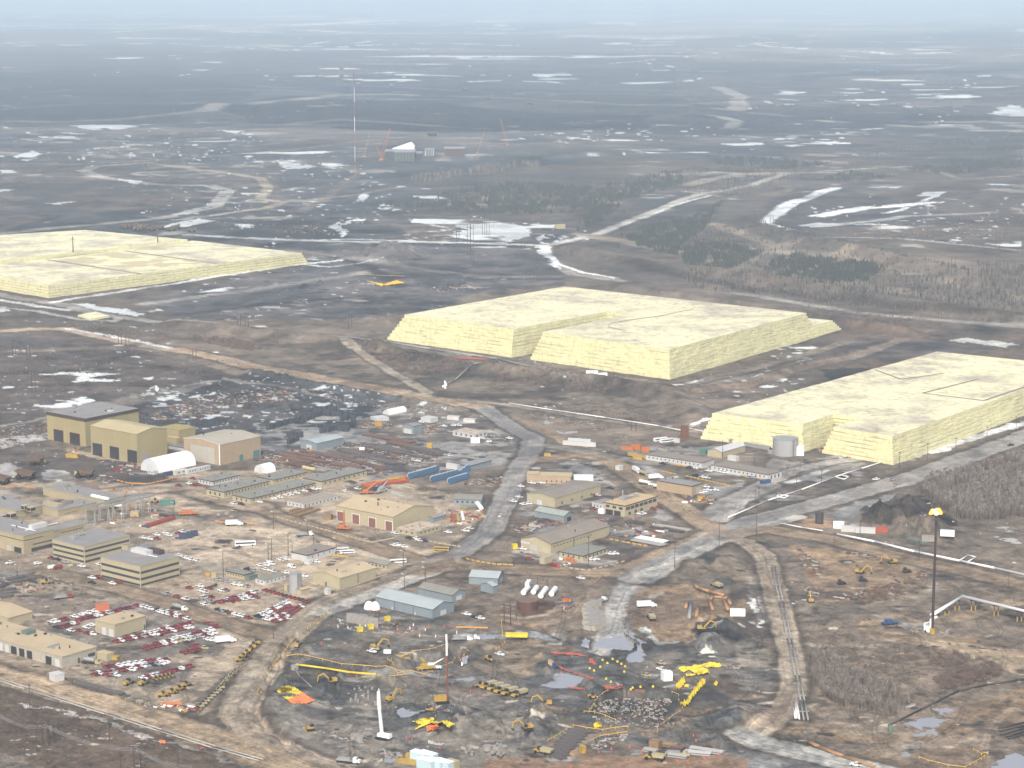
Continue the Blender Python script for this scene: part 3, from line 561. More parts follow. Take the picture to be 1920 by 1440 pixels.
RD=[(1360,1020),(1920,1100),(1920,1430),(1400,1430)]
damp(YARD,.32,(128,112,100),.35,'dm'); damp(YARD,.62,(150,142,138),.8,'dq'); damp(EXP,.32,(84,82,84),.3,'dm'); damp(EXP,.30,(126,112,100),.1,'dq',k=3); damp(EXP,.72,(150,148,150),.8,'dq')
damp(RY,.25,(112,98,90),.3,'dm'); damp(RY,.35,(158,150,146),.8,'dq'); damp(UY,.25,(96,90,90),.3,'dm'); damp(UY,.02,(160,152,147),.8,'dq'); damp(RD,.3,(100,88,82),.2,'dm'); damp(RD,.45,(160,142,122),.1,'dq',k=3); damp(RD,.8,(160,156,156),.7,'dq')
damp([(-50,600),(900,640),(1400,740),(1300,800),(900,760),(480,700),(-50,640)],.3,(98,86,80),.1,'dm'); damp([(-50,1290),(500,1440),(-50,1440)],.25,(96,82,74),.1,'dm'); damp([(-50,1290),(500,1440),(-50,1440)],.5,(142,124,108),.1,'dq',k=3)
ruts(YARD,260,60,1,.72); ruts(EXP,190,50,2,.7); ruts(RY,150,50,3,.72); ruts(UY,80,60,4,.74); ruts(RD,150,70,5,.72); ruts([(300,440),(760,430),(1040,500),(760,600),(340,600)],50,160,6,.8,3); ruts([(0,260),(1900,240),(1900,440),(0,430)],120,400,7,.82,6)
for P,lv in [([(-100,230),(700,235),(900,300),(700,440),(-100,440)],.80),([(560,330),(800,350),(1060,400),(1060,460),(560,460)],.66),([(0,120),(1300,118),(1900,120),(1900,230),(0,230)],.95),([(1000,230),(1640,230),(1640,300),(1000,310)],.75),([(1500,340),(1920,340),(1920,470),(1540,450)],.72),([(1450,150),(1920,140),(1920,220),(1450,230)],.85),([(200,490),(660,480),(700,560),(300,610)],.75),([(-50,640),(330,650),(460,720),(200,760),(-50,780)],.68),([(250,745),(660,720),(680,790),(350,815)],.52),([(1300,700),(1560,640),(1560,700),(1340,770)],.75),([(900,110),(1920,60),(1920,0),(0,0),(0,100)],1.05),([(470,700),(900,765),(960,800),(700,770),(470,730)],.7)]:
    s,m=pmask(P,6,0); n=A2[s]*.8+A4[s]*.5; q=np.clip((n-lv+(m-1)*1.5)*7,0,1).astype(np.float32); paint(s,q,(222,224,230),wet=.25); cc=CLS[s]; cc[q>.5]=3
for r_ in ROADS:
    a_=list(r_); 
    if a_[0][0][1]>500: line_(a_[0],a_[1]*1.45,(104,90,80),(88,78,72),.35,.1,None,0,a_[8])
for r_ in ROADS: line_(*r_)
def spots(P,n,w0,w1,ca,cls=None,cl=5,h0=.8,h1=2.6,seed=0,wet=.25,spread=26):
    "clusters of small irregular patches"
    rs=np.random.RandomState(seed+n); x0,x1=min(p[0] for p in P),max(p[0] for p in P); y0,y1=min(p[1] for p in P),max(p[1] for p in P); k=0
    while k<n:
        cx,cy=rs.uniform(x0,x1),rs.uniform(y0,y1)
        if not inside(np.array([cx]),np.array([cy]),P)[0]: k+=.2; continue
        for j in range(rs.randint(1,cl+1)):
            x=cx+rs.normal(0,spread); y=cy+rs.normal(0,spread*.22); k+=1
            if y<2 or not (-400<=x<2400): continue
            w_=rs.uniform(w0,w1)*(.4+rs.rand()**2*1.3); h_=rs.uniform(h0,h1)*(.5+w_/w1*.7); s=win(x-w_,y-h_,x+w_,y+h_,2)
            if COL[s].size==0: continue
            dx=(PX[s]-x)/w_*2; sl=rs.normal(0,.06); dy_=(PY[s]-y-sl*(PX[s]-x))/h_*2; m=np.clip((1.05-np.sqrt(dx*dx+dy_*dy_)+A2[s]*.7)*2.5,0,1).astype(np.float32); paint(s,m,ca,wet=wet)
            if cls: q=CLS[s]; q[m>.5]=cls
SN=(216,219,225)
spots([(0,240),(640,250),(560,430),(0,310)],260,5,22,(130,122,118),spread=40,seed=1); spots([(0,240),(1900,240),(1900,470),(0,430)],420,6,30,(62,64,72),spread=60,seed=2); spots([(0,130),(1900,130),(1900,250),(0,235)],260,10,60,(46,50,62),spread=80,seed=3,h1=1.8); spots([(0,130),(1900,130),(1900,240),(0,230)],90,10,60,(120,116,116),spread=80,seed=4,h1=1.4)
spots([(0,20),(1920,14),(1920,110),(0,120)],200,20,120,(70,70,76),spread=120,seed=5,h1=2); spots([(0,16),(1920,12),(1920,100),(0,90)],260,20,140,(196,186,176),spread=120,seed=6,h1=2)
spots([(640,455),(1040,480),(1000,530),(700,600),(300,600),(560,500)],160,6,30,(56,56,62),spread=30,seed=7); spots([(640,455),(1040,480),(1000,530),(700,600),(300,600)],90,6,26,(142,132,126),spread=30,seed=8)
for P,n,a_,b_ in [([(0,240),(640,255),(560,320),(0,300)],200,4,14),([(500,300),(760,320),(780,460),(500,440)],240,4,16),([(300,340),(520,340),(520,400),(300,400)],60,4,12),([(760,395),(1060,405),(1060,460),(800,460)],120,4,16),([(640,120),(1300,118),(1300,165),(640,165)],30,8,26),([(0,100),(640,100),(640,150),(0,150)],16,8,30),([(1280,150),(1920,150),(1920,240),(1500,230)],70,7,26),([(1000,235),(1600,235),(1600,290),(1000,300)],150,5,20),([(1500,380),(1920,370),(1920,470),(1540,440)],190,4,14),
    ([(300,490),(700,470),(700,600),(300,600)],110,4,18),([(0,570),(260,590),(260,640),(0,640)],30,4,14),([(0,640),(330,650),(330,790),(0,780)],170,4,16),([(250,730),(480,700),(680,760),(640,800),(380,815)],330,3,13),([(1260,720),(1560,640),(1580,720),(1300,770)],110,4,14),([(470,700),(900,765),(960,800),(700,770)],120,3,10),([(1450,900),(1920,960),(1920,1130),(1600,1040)],30,3,10),([(560,1180),(1400,1190),(1400,1400),(560,1400)],60,3,8),([(1000,720),(1320,740),(1320,810),(1050,790)],24,4,12),([(0,840),(90,830),(90,930),(0,930)],40,4,14),([(960,780),(1330,830),(1330,900),(1000,860)],40,3,10),([(1420,1080),(1460,1060),(1480,1300),(1440,1340)],30,2,6)]: spots(P,int(n*.5),a_*.8,b_*.85,SN,3,seed=9)
for P,n in [(YARD,170),(EXP,200),(RY,120),(UY,110),(RD,150),([(0,1290),(480,1430),(0,1440)],60)]: spots(P,n,5,26,(82,75,71),seed=20,h0=1.5,h1=6); spots(P,n//2,5,24,(172,160,148),seed=21,h0=1.2,h1=5,wet=.5)
for r_ in ROADS:
    if r_[0][0][1]>500: line_(*r_)
# ---- relief
mound(1700,975,38,46,15); mound(1735,1000,25,25,9); mound(1350,1180,22,30,6); mound(1345,1055,20,22,5)
mound(1378,1345,26,30,5); mound(1330,1210,14,14,4); mound(740,600,60,60,6)
mound(745,478,60,120,14); mound(1000,1350,26,40,5); mound(870,1360,26,34,6); mound(520,1330,30,50,4)
for x,y in [(582,536),(617,532),(527,534)]: mound(x,y,9,14,4)
mound(1140,1345,26,22,4); mound(1225,835,14,14,2); mound(1500,885,24,12,3); mound(1020,1250,16,26,3)
mound(1290,1060,18,18,3); mound(1160,1200,12,14,2.5)
ridge([(560,1190),(520,1240),(480,1300),(478,1345),(540,1395)],14,-3); ridge([(1000,1170),(1100,1210),(1200,1260)],14,-2)
sink(z(Z6,[(600,700),(760,660),(1100,800),(1000,1000),(700,1020),(520,900)]),-4,8)
sink(z(Z6,[(1180,620),(1560,560),(1600,640),(1400,740),(1240,720)]),-5,6)
sink(z(Z7,[(580,960),(720,880),(1200,910),(1250,990),(1080,1140),(800,1120),(600,1060)]),-2.5,6)
ridge([(470,695),(640,730),(800,755),(900,778)],16,3); ridge([(0,1300),(240,1362),(480,1440)],12,-1.2)
ridge([(700,648),(900,690),(1240,735),(1400,715),(1600,655)],30,3)
ridge([(1150,540),(1300,560),(1500,590),(1700,620)],40,6)
ridge([(640,300),(980,300),(1200,290)],60,8); ridge([(400,200),(700,215),(1000,225),(1300,222)],260,9)
ridge([(380,200),(800,192),(1280,205)],300,7); ridge([(1280,150),(1920,130)],400,7); ridge([(60,300),(300,290)],50,6)
ridge([(1080,470),(1200,500),(1400,522),(1650,566),(1920,602)],80,9); ridge([(1440,428),(1560,462),(1700,497),(1920,548)],70,9); ridge([(340,606),(560,632),(700,648)],60,5); ridge([(930,690),(1100,716),(1250,738),(1330,800)],60,6)
_r=np.random.RandomState(3)
for k in range(46):
    x_,y_=_r.uniform(500,1430),_r.uniform(1170,1430)
    if inside(np.array([x_]),np.array([y_]),EXP)[0]: mound(x_,y_,_r.uniform(5,14),_r.uniform(5,16),_r.uniform(1,2.6),1,.25)
for k in range(30): mound(_r.uniform(240,660),_r.uniform(725,795),_r.uniform(6,12),_r.uniform(6,14),_r.uniform(1,2.6),1,.3)
_flatmask=np.ones_like(HT)
HT+=nz_f*.22+nz_m*.5*np.clip((900-PY)/500,.15,1.6)+lam*nz_l*8
for P in [[(-300,745),(480,790),(700,770),(900,770),(1000,850),(940,960),(800,1080),(560,1160),(480,1280),(380,1340),(-300,1230)],[(960,850),(1330,820),(1700,850),(1500,960),(1200,1060),(960,1060)]]:
    s,m=pmask(P,4,0); HT[s]*=1-m*.85
# ---- mottling of the bare ground: stones, tufts, rubble, ruts
nz_t=fbm(3.5,3,61); nz_g=np.random.RandomState(5).rand(NR,NC).astype(np.float32)-.5
notsnow=(CLS!=3)
tex=1+np.clip(.10*nz_t+.10*nz_f+.16*nz_m+.16*nz_l+.14*nz_g+.28*A1+.20*A3+.40*A2,-.66,1.0)
COL*=np.where(notsnow,tex,1+.06*nz_f)[...,None]
hue=(nz_m*.03+nz_f*.02)*notsnow; COL[...,0]*=.965*(1+hue); COL[...,1]*=1.02; COL[...,2]*=.95*(1-hue)
COL*=np.where(notsnow[...,None],np.clip((COL.mean(-1,keepdims=True)/.15),.05,4)**.24,1)
g_=COL.mean(-1,keepdims=True); COL[:]=g_+(COL-g_)*.84
HT[CLS==2]=HT[CLS==2]*.08-.12
# ---- build meshes: one grid cut into ground, roads, water and snow
WET=np.clip(WET,0,1)
def terrain():
    verts=np.stack([X,Y,HT],-1).reshape(-1,3).astype(np.float32)
    idx=np.arange(NR*NC).reshape(NR,NC)
    quads=np.stack([idx[:-1,:-1],idx[1:,:-1],idx[1:,1:],idx[:-1,1:]],-1).reshape(-1,4)
    cl=CLS[:-1,:-1].reshape(-1)
    out=(PX[:-1,:-1]<-515)|(PX[:-1,:-1]>2495); cl=np.where(out.reshape(-1),0,cl)
    m=bpy.data.materials.new('soil'); m.use_nodes=True; t=m.node_tree; b=t.nodes['Principled BSDF']
    at_=t.nodes.new('ShaderNodeAttribute'); at_.attribute_name='albedo'
    aw=t.nodes.new('ShaderNodeAttribute'); aw.attribute_name='wet'
    tc=t.nodes.new('ShaderNodeTexCoord'); n=t.nodes.new('ShaderNodeTexNoise'); n.inputs['Scale'].default_value=.55; n.inputs['Detail'].default_value=6
    t.links.new(tc.outputs['Object'],n.inputs['Vector'])
    r=t.nodes.new('ShaderNodeMapRange'); r.inputs[1].default_value=.25; r.inputs[2].default_value=.75; r.inputs[3].default_value=.72; r.inputs[4].default_value=1.28
    t.links.new(n.outputs[0],r.inputs[0])
    mx=t.nodes.new('ShaderNodeVectorMath'); mx.operation='SCALE'; t.links.new(at_.outputs['Color'],mx.inputs[0]); t.links.new(r.outputs[0],mx.inputs['Scale'])
    t.links.new(mx.outputs[0],b.inputs['Base Color'])
    rr=t.nodes.new('ShaderNodeMapRange'); rr.inputs[3].default_value=.95; rr.inputs[4].default_value=.32; t.links.new(aw.outputs['Fac'],rr.inputs[0]); t.links.new(rr.outputs[0],b.inputs['Roughness'])
    sp=t.nodes.new('ShaderNodeMapRange'); sp.inputs[3].default_value=.1; sp.inputs[4].default_value=.5; t.links.new(aw.outputs['Fac'],sp.inputs[0]); t.links.new(sp.outputs[0],b.inputs['Specular IOR Level'])
    bm_=t.nodes.new('ShaderNodeBump'); bm_.inputs['Strength'].default_value=.5; bm_.inputs['Distance'].default_value=.6
    t.links.new(n.outputs[0],bm_.inputs['Height']); t.links.new(bm_.outputs[0],b.inputs['Normal'])
    wm=bpy.data.materials.new('melt_water'); wm.use_nodes=True; b2=wm.node_tree.nodes['Principled BSDF']
    b2.inputs['Base Color'].default_value=(.27,.275,.285,1); b2.inputs['Roughness'].default_value=.1; b2.inputs['Specular IOR Level'].default_value=.9
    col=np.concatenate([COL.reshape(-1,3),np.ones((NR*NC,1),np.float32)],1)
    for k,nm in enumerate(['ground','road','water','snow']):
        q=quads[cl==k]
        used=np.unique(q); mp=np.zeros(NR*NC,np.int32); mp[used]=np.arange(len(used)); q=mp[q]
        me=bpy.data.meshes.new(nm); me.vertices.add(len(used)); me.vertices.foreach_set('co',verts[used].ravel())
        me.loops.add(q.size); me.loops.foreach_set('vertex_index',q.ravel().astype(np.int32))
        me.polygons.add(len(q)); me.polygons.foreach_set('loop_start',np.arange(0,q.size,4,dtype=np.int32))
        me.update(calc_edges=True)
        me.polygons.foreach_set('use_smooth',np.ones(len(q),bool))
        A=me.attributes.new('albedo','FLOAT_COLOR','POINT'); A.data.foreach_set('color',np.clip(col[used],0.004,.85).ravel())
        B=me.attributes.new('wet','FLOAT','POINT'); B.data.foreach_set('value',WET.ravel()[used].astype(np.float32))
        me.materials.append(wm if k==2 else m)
        o=bpy.data.objects.new(nm,me); C.objects.link(o); o['kind']='structure'
terrain()
def ground_z(x,y):
    r=min(max(np.searchsorted(ys,y),0),NR-1); c=min(max(np.searchsorted(xs,x),0),NC-1); return float(HT[r,c])
# haze: the pale air between here and the far country
hb=MB().box(-160000,-4000,-60,160000,175000,380)
hm=bpy.data.materials.new('haze'); hm.use_nodes=True; t=hm.node_tree
for n_ in list(t.nodes):
    if n_.type=='BSDF_PRINCIPLED': t.nodes.remove(n_)
pv=t.nodes.new('ShaderNodeVolumePrincipled'); pv.inputs['Color'].default_value=(.68,.85,1,1); pv.inputs['Density'].default_value=HAZE=8e-5; pv.inputs['Anisotropy'].default_value=0
t.links.new(pv.outputs[0],[n for n in t.nodes if n.type=='OUTPUT_MATERIAL'][0].inputs['Volume'])
ho=hb.build('haze',hm); ho['kind']='stuff'
# ================================================================ SULPHUR BLOCKS
def sulphur_mat(name,side):
    m=bpy.data.materials.new(name); m.use_nodes=True; t=m.node_tree; b=t.nodes['Principled BSDF']; b.inputs['Roughness'].default_value=.9
    tc=t.nodes.new('ShaderNodeTexCoord')
    def noise(scale,stretch,det=6,rough=.6):
        mp=t.nodes.new('ShaderNodeMapping'); mp.inputs['Scale'].default_value=stretch; n=t.nodes.new('ShaderNodeTexNoise'); n.inputs['Scale'].default_value=scale; n.inputs['Detail'].default_value=det; n.inputs['Roughness'].default_value=rough
        t.links.new(tc.outputs['Object'],mp.inputs[0]); t.links.new(mp.outputs[0],n.inputs['Vector']); return n
    def ramp(n,els):
        r=t.nodes.new('ShaderNodeValToRGB'); r.color_ramp.elements[0].position=els[0][0]; r.color_ramp.elements[1].position=els[-1][0]
        r.color_ramp.elements[0].color=(*els[0][1],1); r.color_ramp.elements[1].color=(*els[-1][1],1)
        for p,c in els[1:-1]: e=r.color_ramp.elements.new(p); e.color=(*c,1)
        t.links.new(n.outputs[0],r.inputs[0]); return r
    def mul(a_,b_,f=1):
        x=t.nodes.new('ShaderNodeMix'); x.data_type='RGBA'; x.blend_type='MULTIPLY'; x.inputs[0].default_value=f
        t.links.new(a_,x.inputs[6]); t.links.new(b_,x.inputs[7]); return x.outputs[2]
    if side:
        base=ramp(noise(.35,(1,1,.25)),[(.25,(.52,.49,.28)),(.45,(.62,.59,.35)),(.62,(.70,.67,.42)),(.8,(.61,.57,.35))])
        crack=ramp(noise(.10,(1,1,7),7,.65),[(.31,(.20,.19,.12)),(.35,(.80,.80,.74)),(.42,(1,1,1))])
        drip=ramp(noise(.5,(1,1,.06),4),[(.35,(.86,.88,.82)),(.6,(1,1,1))])
        out=mul(mul(base.outputs[0],crack.outputs[0]),drip.outputs[0])
    else:
        base=ramp(noise(.02,(1,1,1),9,.68),[(.36,(.40,.36,.28)),(.44,(.50,.47,.35)),(.51,(.63,.61,.41)),(.62,(.72,.71,.47)),(.8,(.68,.67,.47))])
        fine=ramp(noise(.16,(1,1,1),8,.7),[(.34,(.66,.60,.52)),(.44,(.93,.92,.9)),(.6,(1,1,1))])
        out=mul(base.outputs[0],fine.outputs[0])
    t.links.new(out,b.inputs['Base Color'])
    bm_=t.nodes.new('ShaderNodeBump'); bm_.inputs['Strength'].default_value=.4; n=noise(.6,(1,1,2)); t.links.new(n.outputs[0],bm_.inputs['Height']); t.links.new(bm_.outputs[0],b.inputs['Normal'])
    return m
SS,ST=sulphur_mat('sulphur_face',1),sulphur_mat('sulphur_top',0)
SEAM=mat('sulphur_seam',(168,152,132),k=.6); SEAMP=mat('sulphur_fresh',(246,240,188),k=.85,rgb2=(200,188,150),thr=(.42,.5),scale=.03)
def inset(poly,ds):
    "move each edge of a polygon inwards by its own distance"
    n=len(poly); P=[np.array(p[:2]) for p in poly]
    A=sum(P[i][0]*P[(i+1)%n][1]-P[(i+1)%n][0]*P[i][1] for i in range(n)); sg=1 if A>0 else -1
    L=[]
    for i in range(n):
        d=P[(i+1)%n]-P[i]; d=d/np.linalg.norm(d); nr=np.array([-d[1],d[0]])*sg; L.append((P[i]+nr*ds[i],d))
    out=[]
    for i in range(n):
        (p,d),(q,e)=L[i-1],L[i]; cr=d[0]*e[1]-d[1]*e[0]
        if abs(cr)<1e-6: out.append(tuple(q)); continue
        t=((q-p)[0]*e[1]-(q-p)[1]*e[0])/cr; out.append(tuple(p+d*t))
    return out
def wobbly(poly,amp,seg=7):
    out=[];n=len(poly)
    for i in range(n):
        a=np.array(poly[i]);b=np.array(poly[(i+1)%n]);L=np.linalg.norm(b-a);k=max(1,int(L/seg)); nr=np.array([-(b-a)[1],(b-a)[0]])/L
        for j in range(k):
            out.append(tuple(a+(b-a)*j/k+(nr*random.uniform(-amp,amp) if j else 0)))
    return out
def block(label,base,h,layers,sb,z0=0,parent=None,name='sulphur_block',wob=.6):
    "stepped block: base polygon, height, number of lifts, set-back of every side at the top"
    root=parent or thing(name,label,'sulphur block',(0,0,0),0,None)
    mb=MB(); lh=h/layers
    for k in range(layers):
        f=k/max(layers-1,1)
        p=wobbly(inset(base,[s*f for s in sb]),wob)
        mb.prism(p,z0+lh*k-(.02 if k else 2),z0+lh*(k+1)-(.5 if k<layers-1 else 0),0,1)
        if k<layers-1: mb.prism(inset(base,[s*f+1.5 for s in sb]),z0+lh*(k+1)-.6,z0+lh*(k+1)+.1,0,1)
    o=mb.build('lifts',[SS,ST],root)
    return root,o
def P2(x,y,zz=0): return at(x,y,zz)[:2]
# middle block: left part, front part, low step at the right
hB=26.0
def topfit(P,h): return [at(x,y,h)[:2] for x,y in P]
def unit(a): return np.array([math.cos(R(a)),math.sin(R(a))])
UA,VA=139.5,52.5
T=topfit([(758,590),(963,617),(1139,584),(1179,590),(1017,623),(1255,655),(1512,587),(1058,537)],hB)
sbk=[5,8,3,6,5,7,16,14]      # edges: front-left face, slot side, slot back, slot side hidden ...
sbk=[9,5,2,8,9,7,16,16]
base=inset(T,[-s for s in sbk])
r,_=block('largest yellow sulphur block, in mid scene, with a slot cut into its front',base,hB,8,sbk)
low=topfit([(1530,612),(1552,613),(1470,640),(1440,635)],10)
e0=np.array(at(1575,637)[:2]); Bc=np.array(base[5]); vv=np.array(base[6])-Bc; vv/=np.linalg.norm(vv); uu=np.array([-vv[1],vv[0]]); L_=100.
while proj(*(Bc+vv*L_))[0]<1577 and L_<900: L_+=1
e0=Bc+vv*L_+uu*.2; f0=e0-vv*110
lowp=[tuple(f0),tuple(e0),tuple(e0+uu*190),tuple(f0+uu*190)]
mb=MB()
for k in range(5): mb.prism(wobbly(inset(lowp,[.7*k,3.6*k,0,0]),.4),12*k/5-(.3 if k else 1),12*(k+1)/5,0,1)
mb.build('low_step',[SS,ST],r)
mb=MB(); q=[at(x,y,hB+.15) for x,y in [(1300,580),(1280,583),(1240,592),(1180,600),(1145,606),(1140,613),(1172,620),(1176,625)]]
for i in range(len(q)-1):
    a_,b_=q[i],q[i+1]; mb.add([(a_[0],a_[1]-2,a_[2]),(a_[0],a_[1]+2,a_[2]),(b_[0],b_[1]+2,b_[2]),(b_[0],b_[1]-2,b_[2])],[(0,1,2,3)])
mb.build('seam',SEAM,r)
# right block
hR=20.0
T=topfit([(1335,775),(1505,795),(1568,776),(1572,790),(1673,818),(2040,688),(1757,659)],hR)
T[2]=topfit([(1562,777)],hR)[0]; T[3]=topfit([(1615,783)],hR)[0]; T.insert(4,topfit([(1562,800)],hR)[0])
sbk=[8,6,2,5,8,6,4,5]
base=inset(T,[-s for s in sbk])
r,_=block('yellow sulphur block with a notched front beside the round grey tank and the highway',base,hR,7,sbk)
mb=MB()
for P in [[(1730,737),(1833,711)],[(1730,737),(1845,751),(1925,724)],[(1640,693),(1690,711),(1770,700)]]:
    q=[at(x,y,hR+.15) for x,y in P]
    for i in range(len(q)-1):
        a_,b_=np.array(q[i]),np.array(q[i+1]); d=(b_-a_)[:2]; d/=np.linalg.norm(d); n=np.array([-d[1],d[0],0])*1.3
        mb.add([a_-n,b_-n,b_+n,a_+n],[(0,1,2,3)])
mb.build('seam',SEAM,r)
# left blocks
hL=15.0
T=topfit([(-160,495),(91,535),(565,474),(362,452),(240,470),(-160,512)][:4]+[(-160,520)],hL)
T=topfit([(-200,487),(91,535),(565,474),(362,451),(-200,512)],hL)
T=topfit([(-130,497),(91,535),(566,474),(362,451),(112,487),(-200,517)],hL)
T=[T[0],T[1],T[2],T[3],topfit([(110,484)],hL)[0]]
base=inset(T,[-3,-3,-9,-3,-3])
r,_=block('long low yellow sulphur block at the left with three sections on its top',base,hL,5,[3,3,9,3,3])
mb=MB()
def strip(P,wd,h,m=0):
    q=[at(x,y,h) for x,y in P]
    for i in range(len(q)-1):
        a_,b_=np.array(q[i]),np.array(q[i+1]); d=(b_-a_)[:2]; d/=np.linalg.norm(d); n=np.array([-d[1],d[0],0])*wd
        mb.add([a_-n,b_-n,b_+n,a_+n],[(0,1,2,3)],m)
strip([(88,487),(262,513)],2.5,hL+.15); strip([(232,470),(405,494)],2.5,hL+.15)
mb.add([at(x,y,hL+.25) for x,y in z(M1,[(310,325),(640,275),(900,305),(1150,336),(860,378),(760,372),(520,350)])],[tuple(range(7))],1)
mb.build('seam',[SEAM,SEAMP],r)
T=topfit([(-200,509),(0,489),(352,449),(160,431),(-200,452)],19)
base=inset(T,[-2,-2,-3,-3,-3])
r,_=block('far upper yellow sulphur block behind the low one at the left edge',base,19,5,[2,2,3,3,3])
mb=MB(); q=[at(x,y)[:2] for x,y in [(146,594),(172,601),(205,596),(180,588)]]; mb.prism(wobbly(q,.2,4),-.5,2.2,0,1)
tag(mb.build('sulphur_pad',[SS,ST]),'small flat yellow sulphur pad inside a road loop below the left block','sulphur pad')

# ================================================================ BUILDINGS
YEL=mat('wall_yellow_metal',(184,172,128),var=.05,scale=.25,stretch=(1,1,.1)); YELR=mat('roof_yellow',(212,198,156),var=.05,scale=.1)
TANW=mat('wall_tan_metal',(198,176,146),var=.05,scale=.2); CREAM=mat('wall_cream',(204,194,162),var=.05,scale=.3); CREAMR=mat('roof_cream',(216,196,160),var=.06,scale=.1)
BEI=mat('wall_beige',(196,184,152),var=.06,scale=.3); GRR=mat('roof_grey_gravel',(164,162,160),var=.07,scale=.12); GRR2=mat('roof_grey_green',(156,156,146),var=.08,scale=.2)
BRR=mat('roof_brown_grey',(160,150,138),var=.08,scale=.1); WHI=mat('white_cladding',(226,228,228),var=.05,scale=.4); BLW=mat('wall_blue_grey',(150,166,174),var=.06,scale=.2,stretch=(1,1,.15))
BLR=mat('roof_pale_blue',(188,200,202),var=.05,scale=.15); PEACH=mat('roof_peach',(226,198,150),var=.08,scale=.2); RUSTR=mat('roof_rusty_cream',(216,204,184),rgb2=(176,146,112),thr=(.5,.62),scale=.25)
DARK=mat('dark_opening',(58,54,56),var=.1); FASC=mat('fascia_dark',(84,74,66),var=.05); GLA=mat('window_glass',(84,86,92),rough=.2,var=.1,scale=.8); MAR=mat('door_maroon',(148,104,94),var=.05)
DGR=mat('door_pale',(204,200,188),var=.05,scale=.4); TEAL=mat('teal_paint',(96,146,136),var=.08); DBL=mat('dark_blue_paint',(72,84,112),var=.1); GRN=mat('dull_green_paint',(118,138,128),var=.1)
STE=mat('galvanised_steel',(176,178,178),rough=.5,var=.08); DST=mat('dark_steel',(84,78,76),var=.1); RUS=mat('rust',(132,86,64),var=.25,scale=1.2); BRN=mat('tank_brown',(112,78,68),var=.1,scale=.3)
RED=mat('red_paint',(160,52,46),var=.08,rough=.4); YEP=mat('yellow_machine_paint',(214,178,84),var=.15,rough=.5); ORG=mat('orange_paint',(214,128,72),var=.12,rough=.5); WHP=mat('white_paint',(238,240,240),var=.04,rough=.35,k=.85)
TYR=mat('rubber',(44,44,46),var=.15,rough=.9); CON=mat('concrete',(176,172,166),var=.1,scale=.5); WOD=mat('timber',(170,142,106),var=.2,scale=1); BKM=mat('machine_dusty_brown',(122,100,78),var=.2,scale=.7)
SNO=mat('fabric_white',(246,247,248),var=.015,rough=.6,k=.85); SEAMR=mat('roof_rib_dark',(128,122,116)); 
def gable(mb,a,b,h,rise,axis,m,mw,ov=.35,th=.25):
    "roof over 0..b in x and 0..a in y; ridge runs along axis; gable ends closed with wall"
    if axis=='x':
        vs=lambda zz:[(-ov,-ov,h+zz),(b+ov,-ov,h+zz),(b+ov,a/2,h+rise+zz),(-ov,a/2,h+rise+zz),(b+ov,a+ov,h+zz),(-ov,a+ov,h+zz)]
        mb.add(vs(.02),[(0,1,2,3),(3,2,4,5)],m); mb.add(vs(th),[(0,1,2,3),(3,2,4,5)],m)
        v=vs(.02)+vs(th); mb.add(v,[(0,6,7,1),(1,7,8,2),(2,8,10,4),(4,10,11,5),(5,11,9,3),(3,9,6,0)],mw)
    else:
        vs=lambda zz:[(-ov,-ov,h+zz),(-ov,a+ov,h+zz),(b/2,a+ov,h+rise+zz),(b/2,-ov,h+rise+zz),(b+ov,a+ov,h+zz),(b+ov,-ov,h+zz)]
        mb.add(vs(.02),[(0,1,2,3)[::-1],(3,2,4,5)[::-1]],m); mb.add(vs(th),[(0,1,2,3)[::-1],(3,2,4,5)[::-1]],m)
        v=vs(.02)+vs(th); mb.add(v,[(0,6,7,1),(1,7,8,2),(2,8,10,4),(4,10,11,5),(5,11,9,3),(3,9,6,0)],mw)
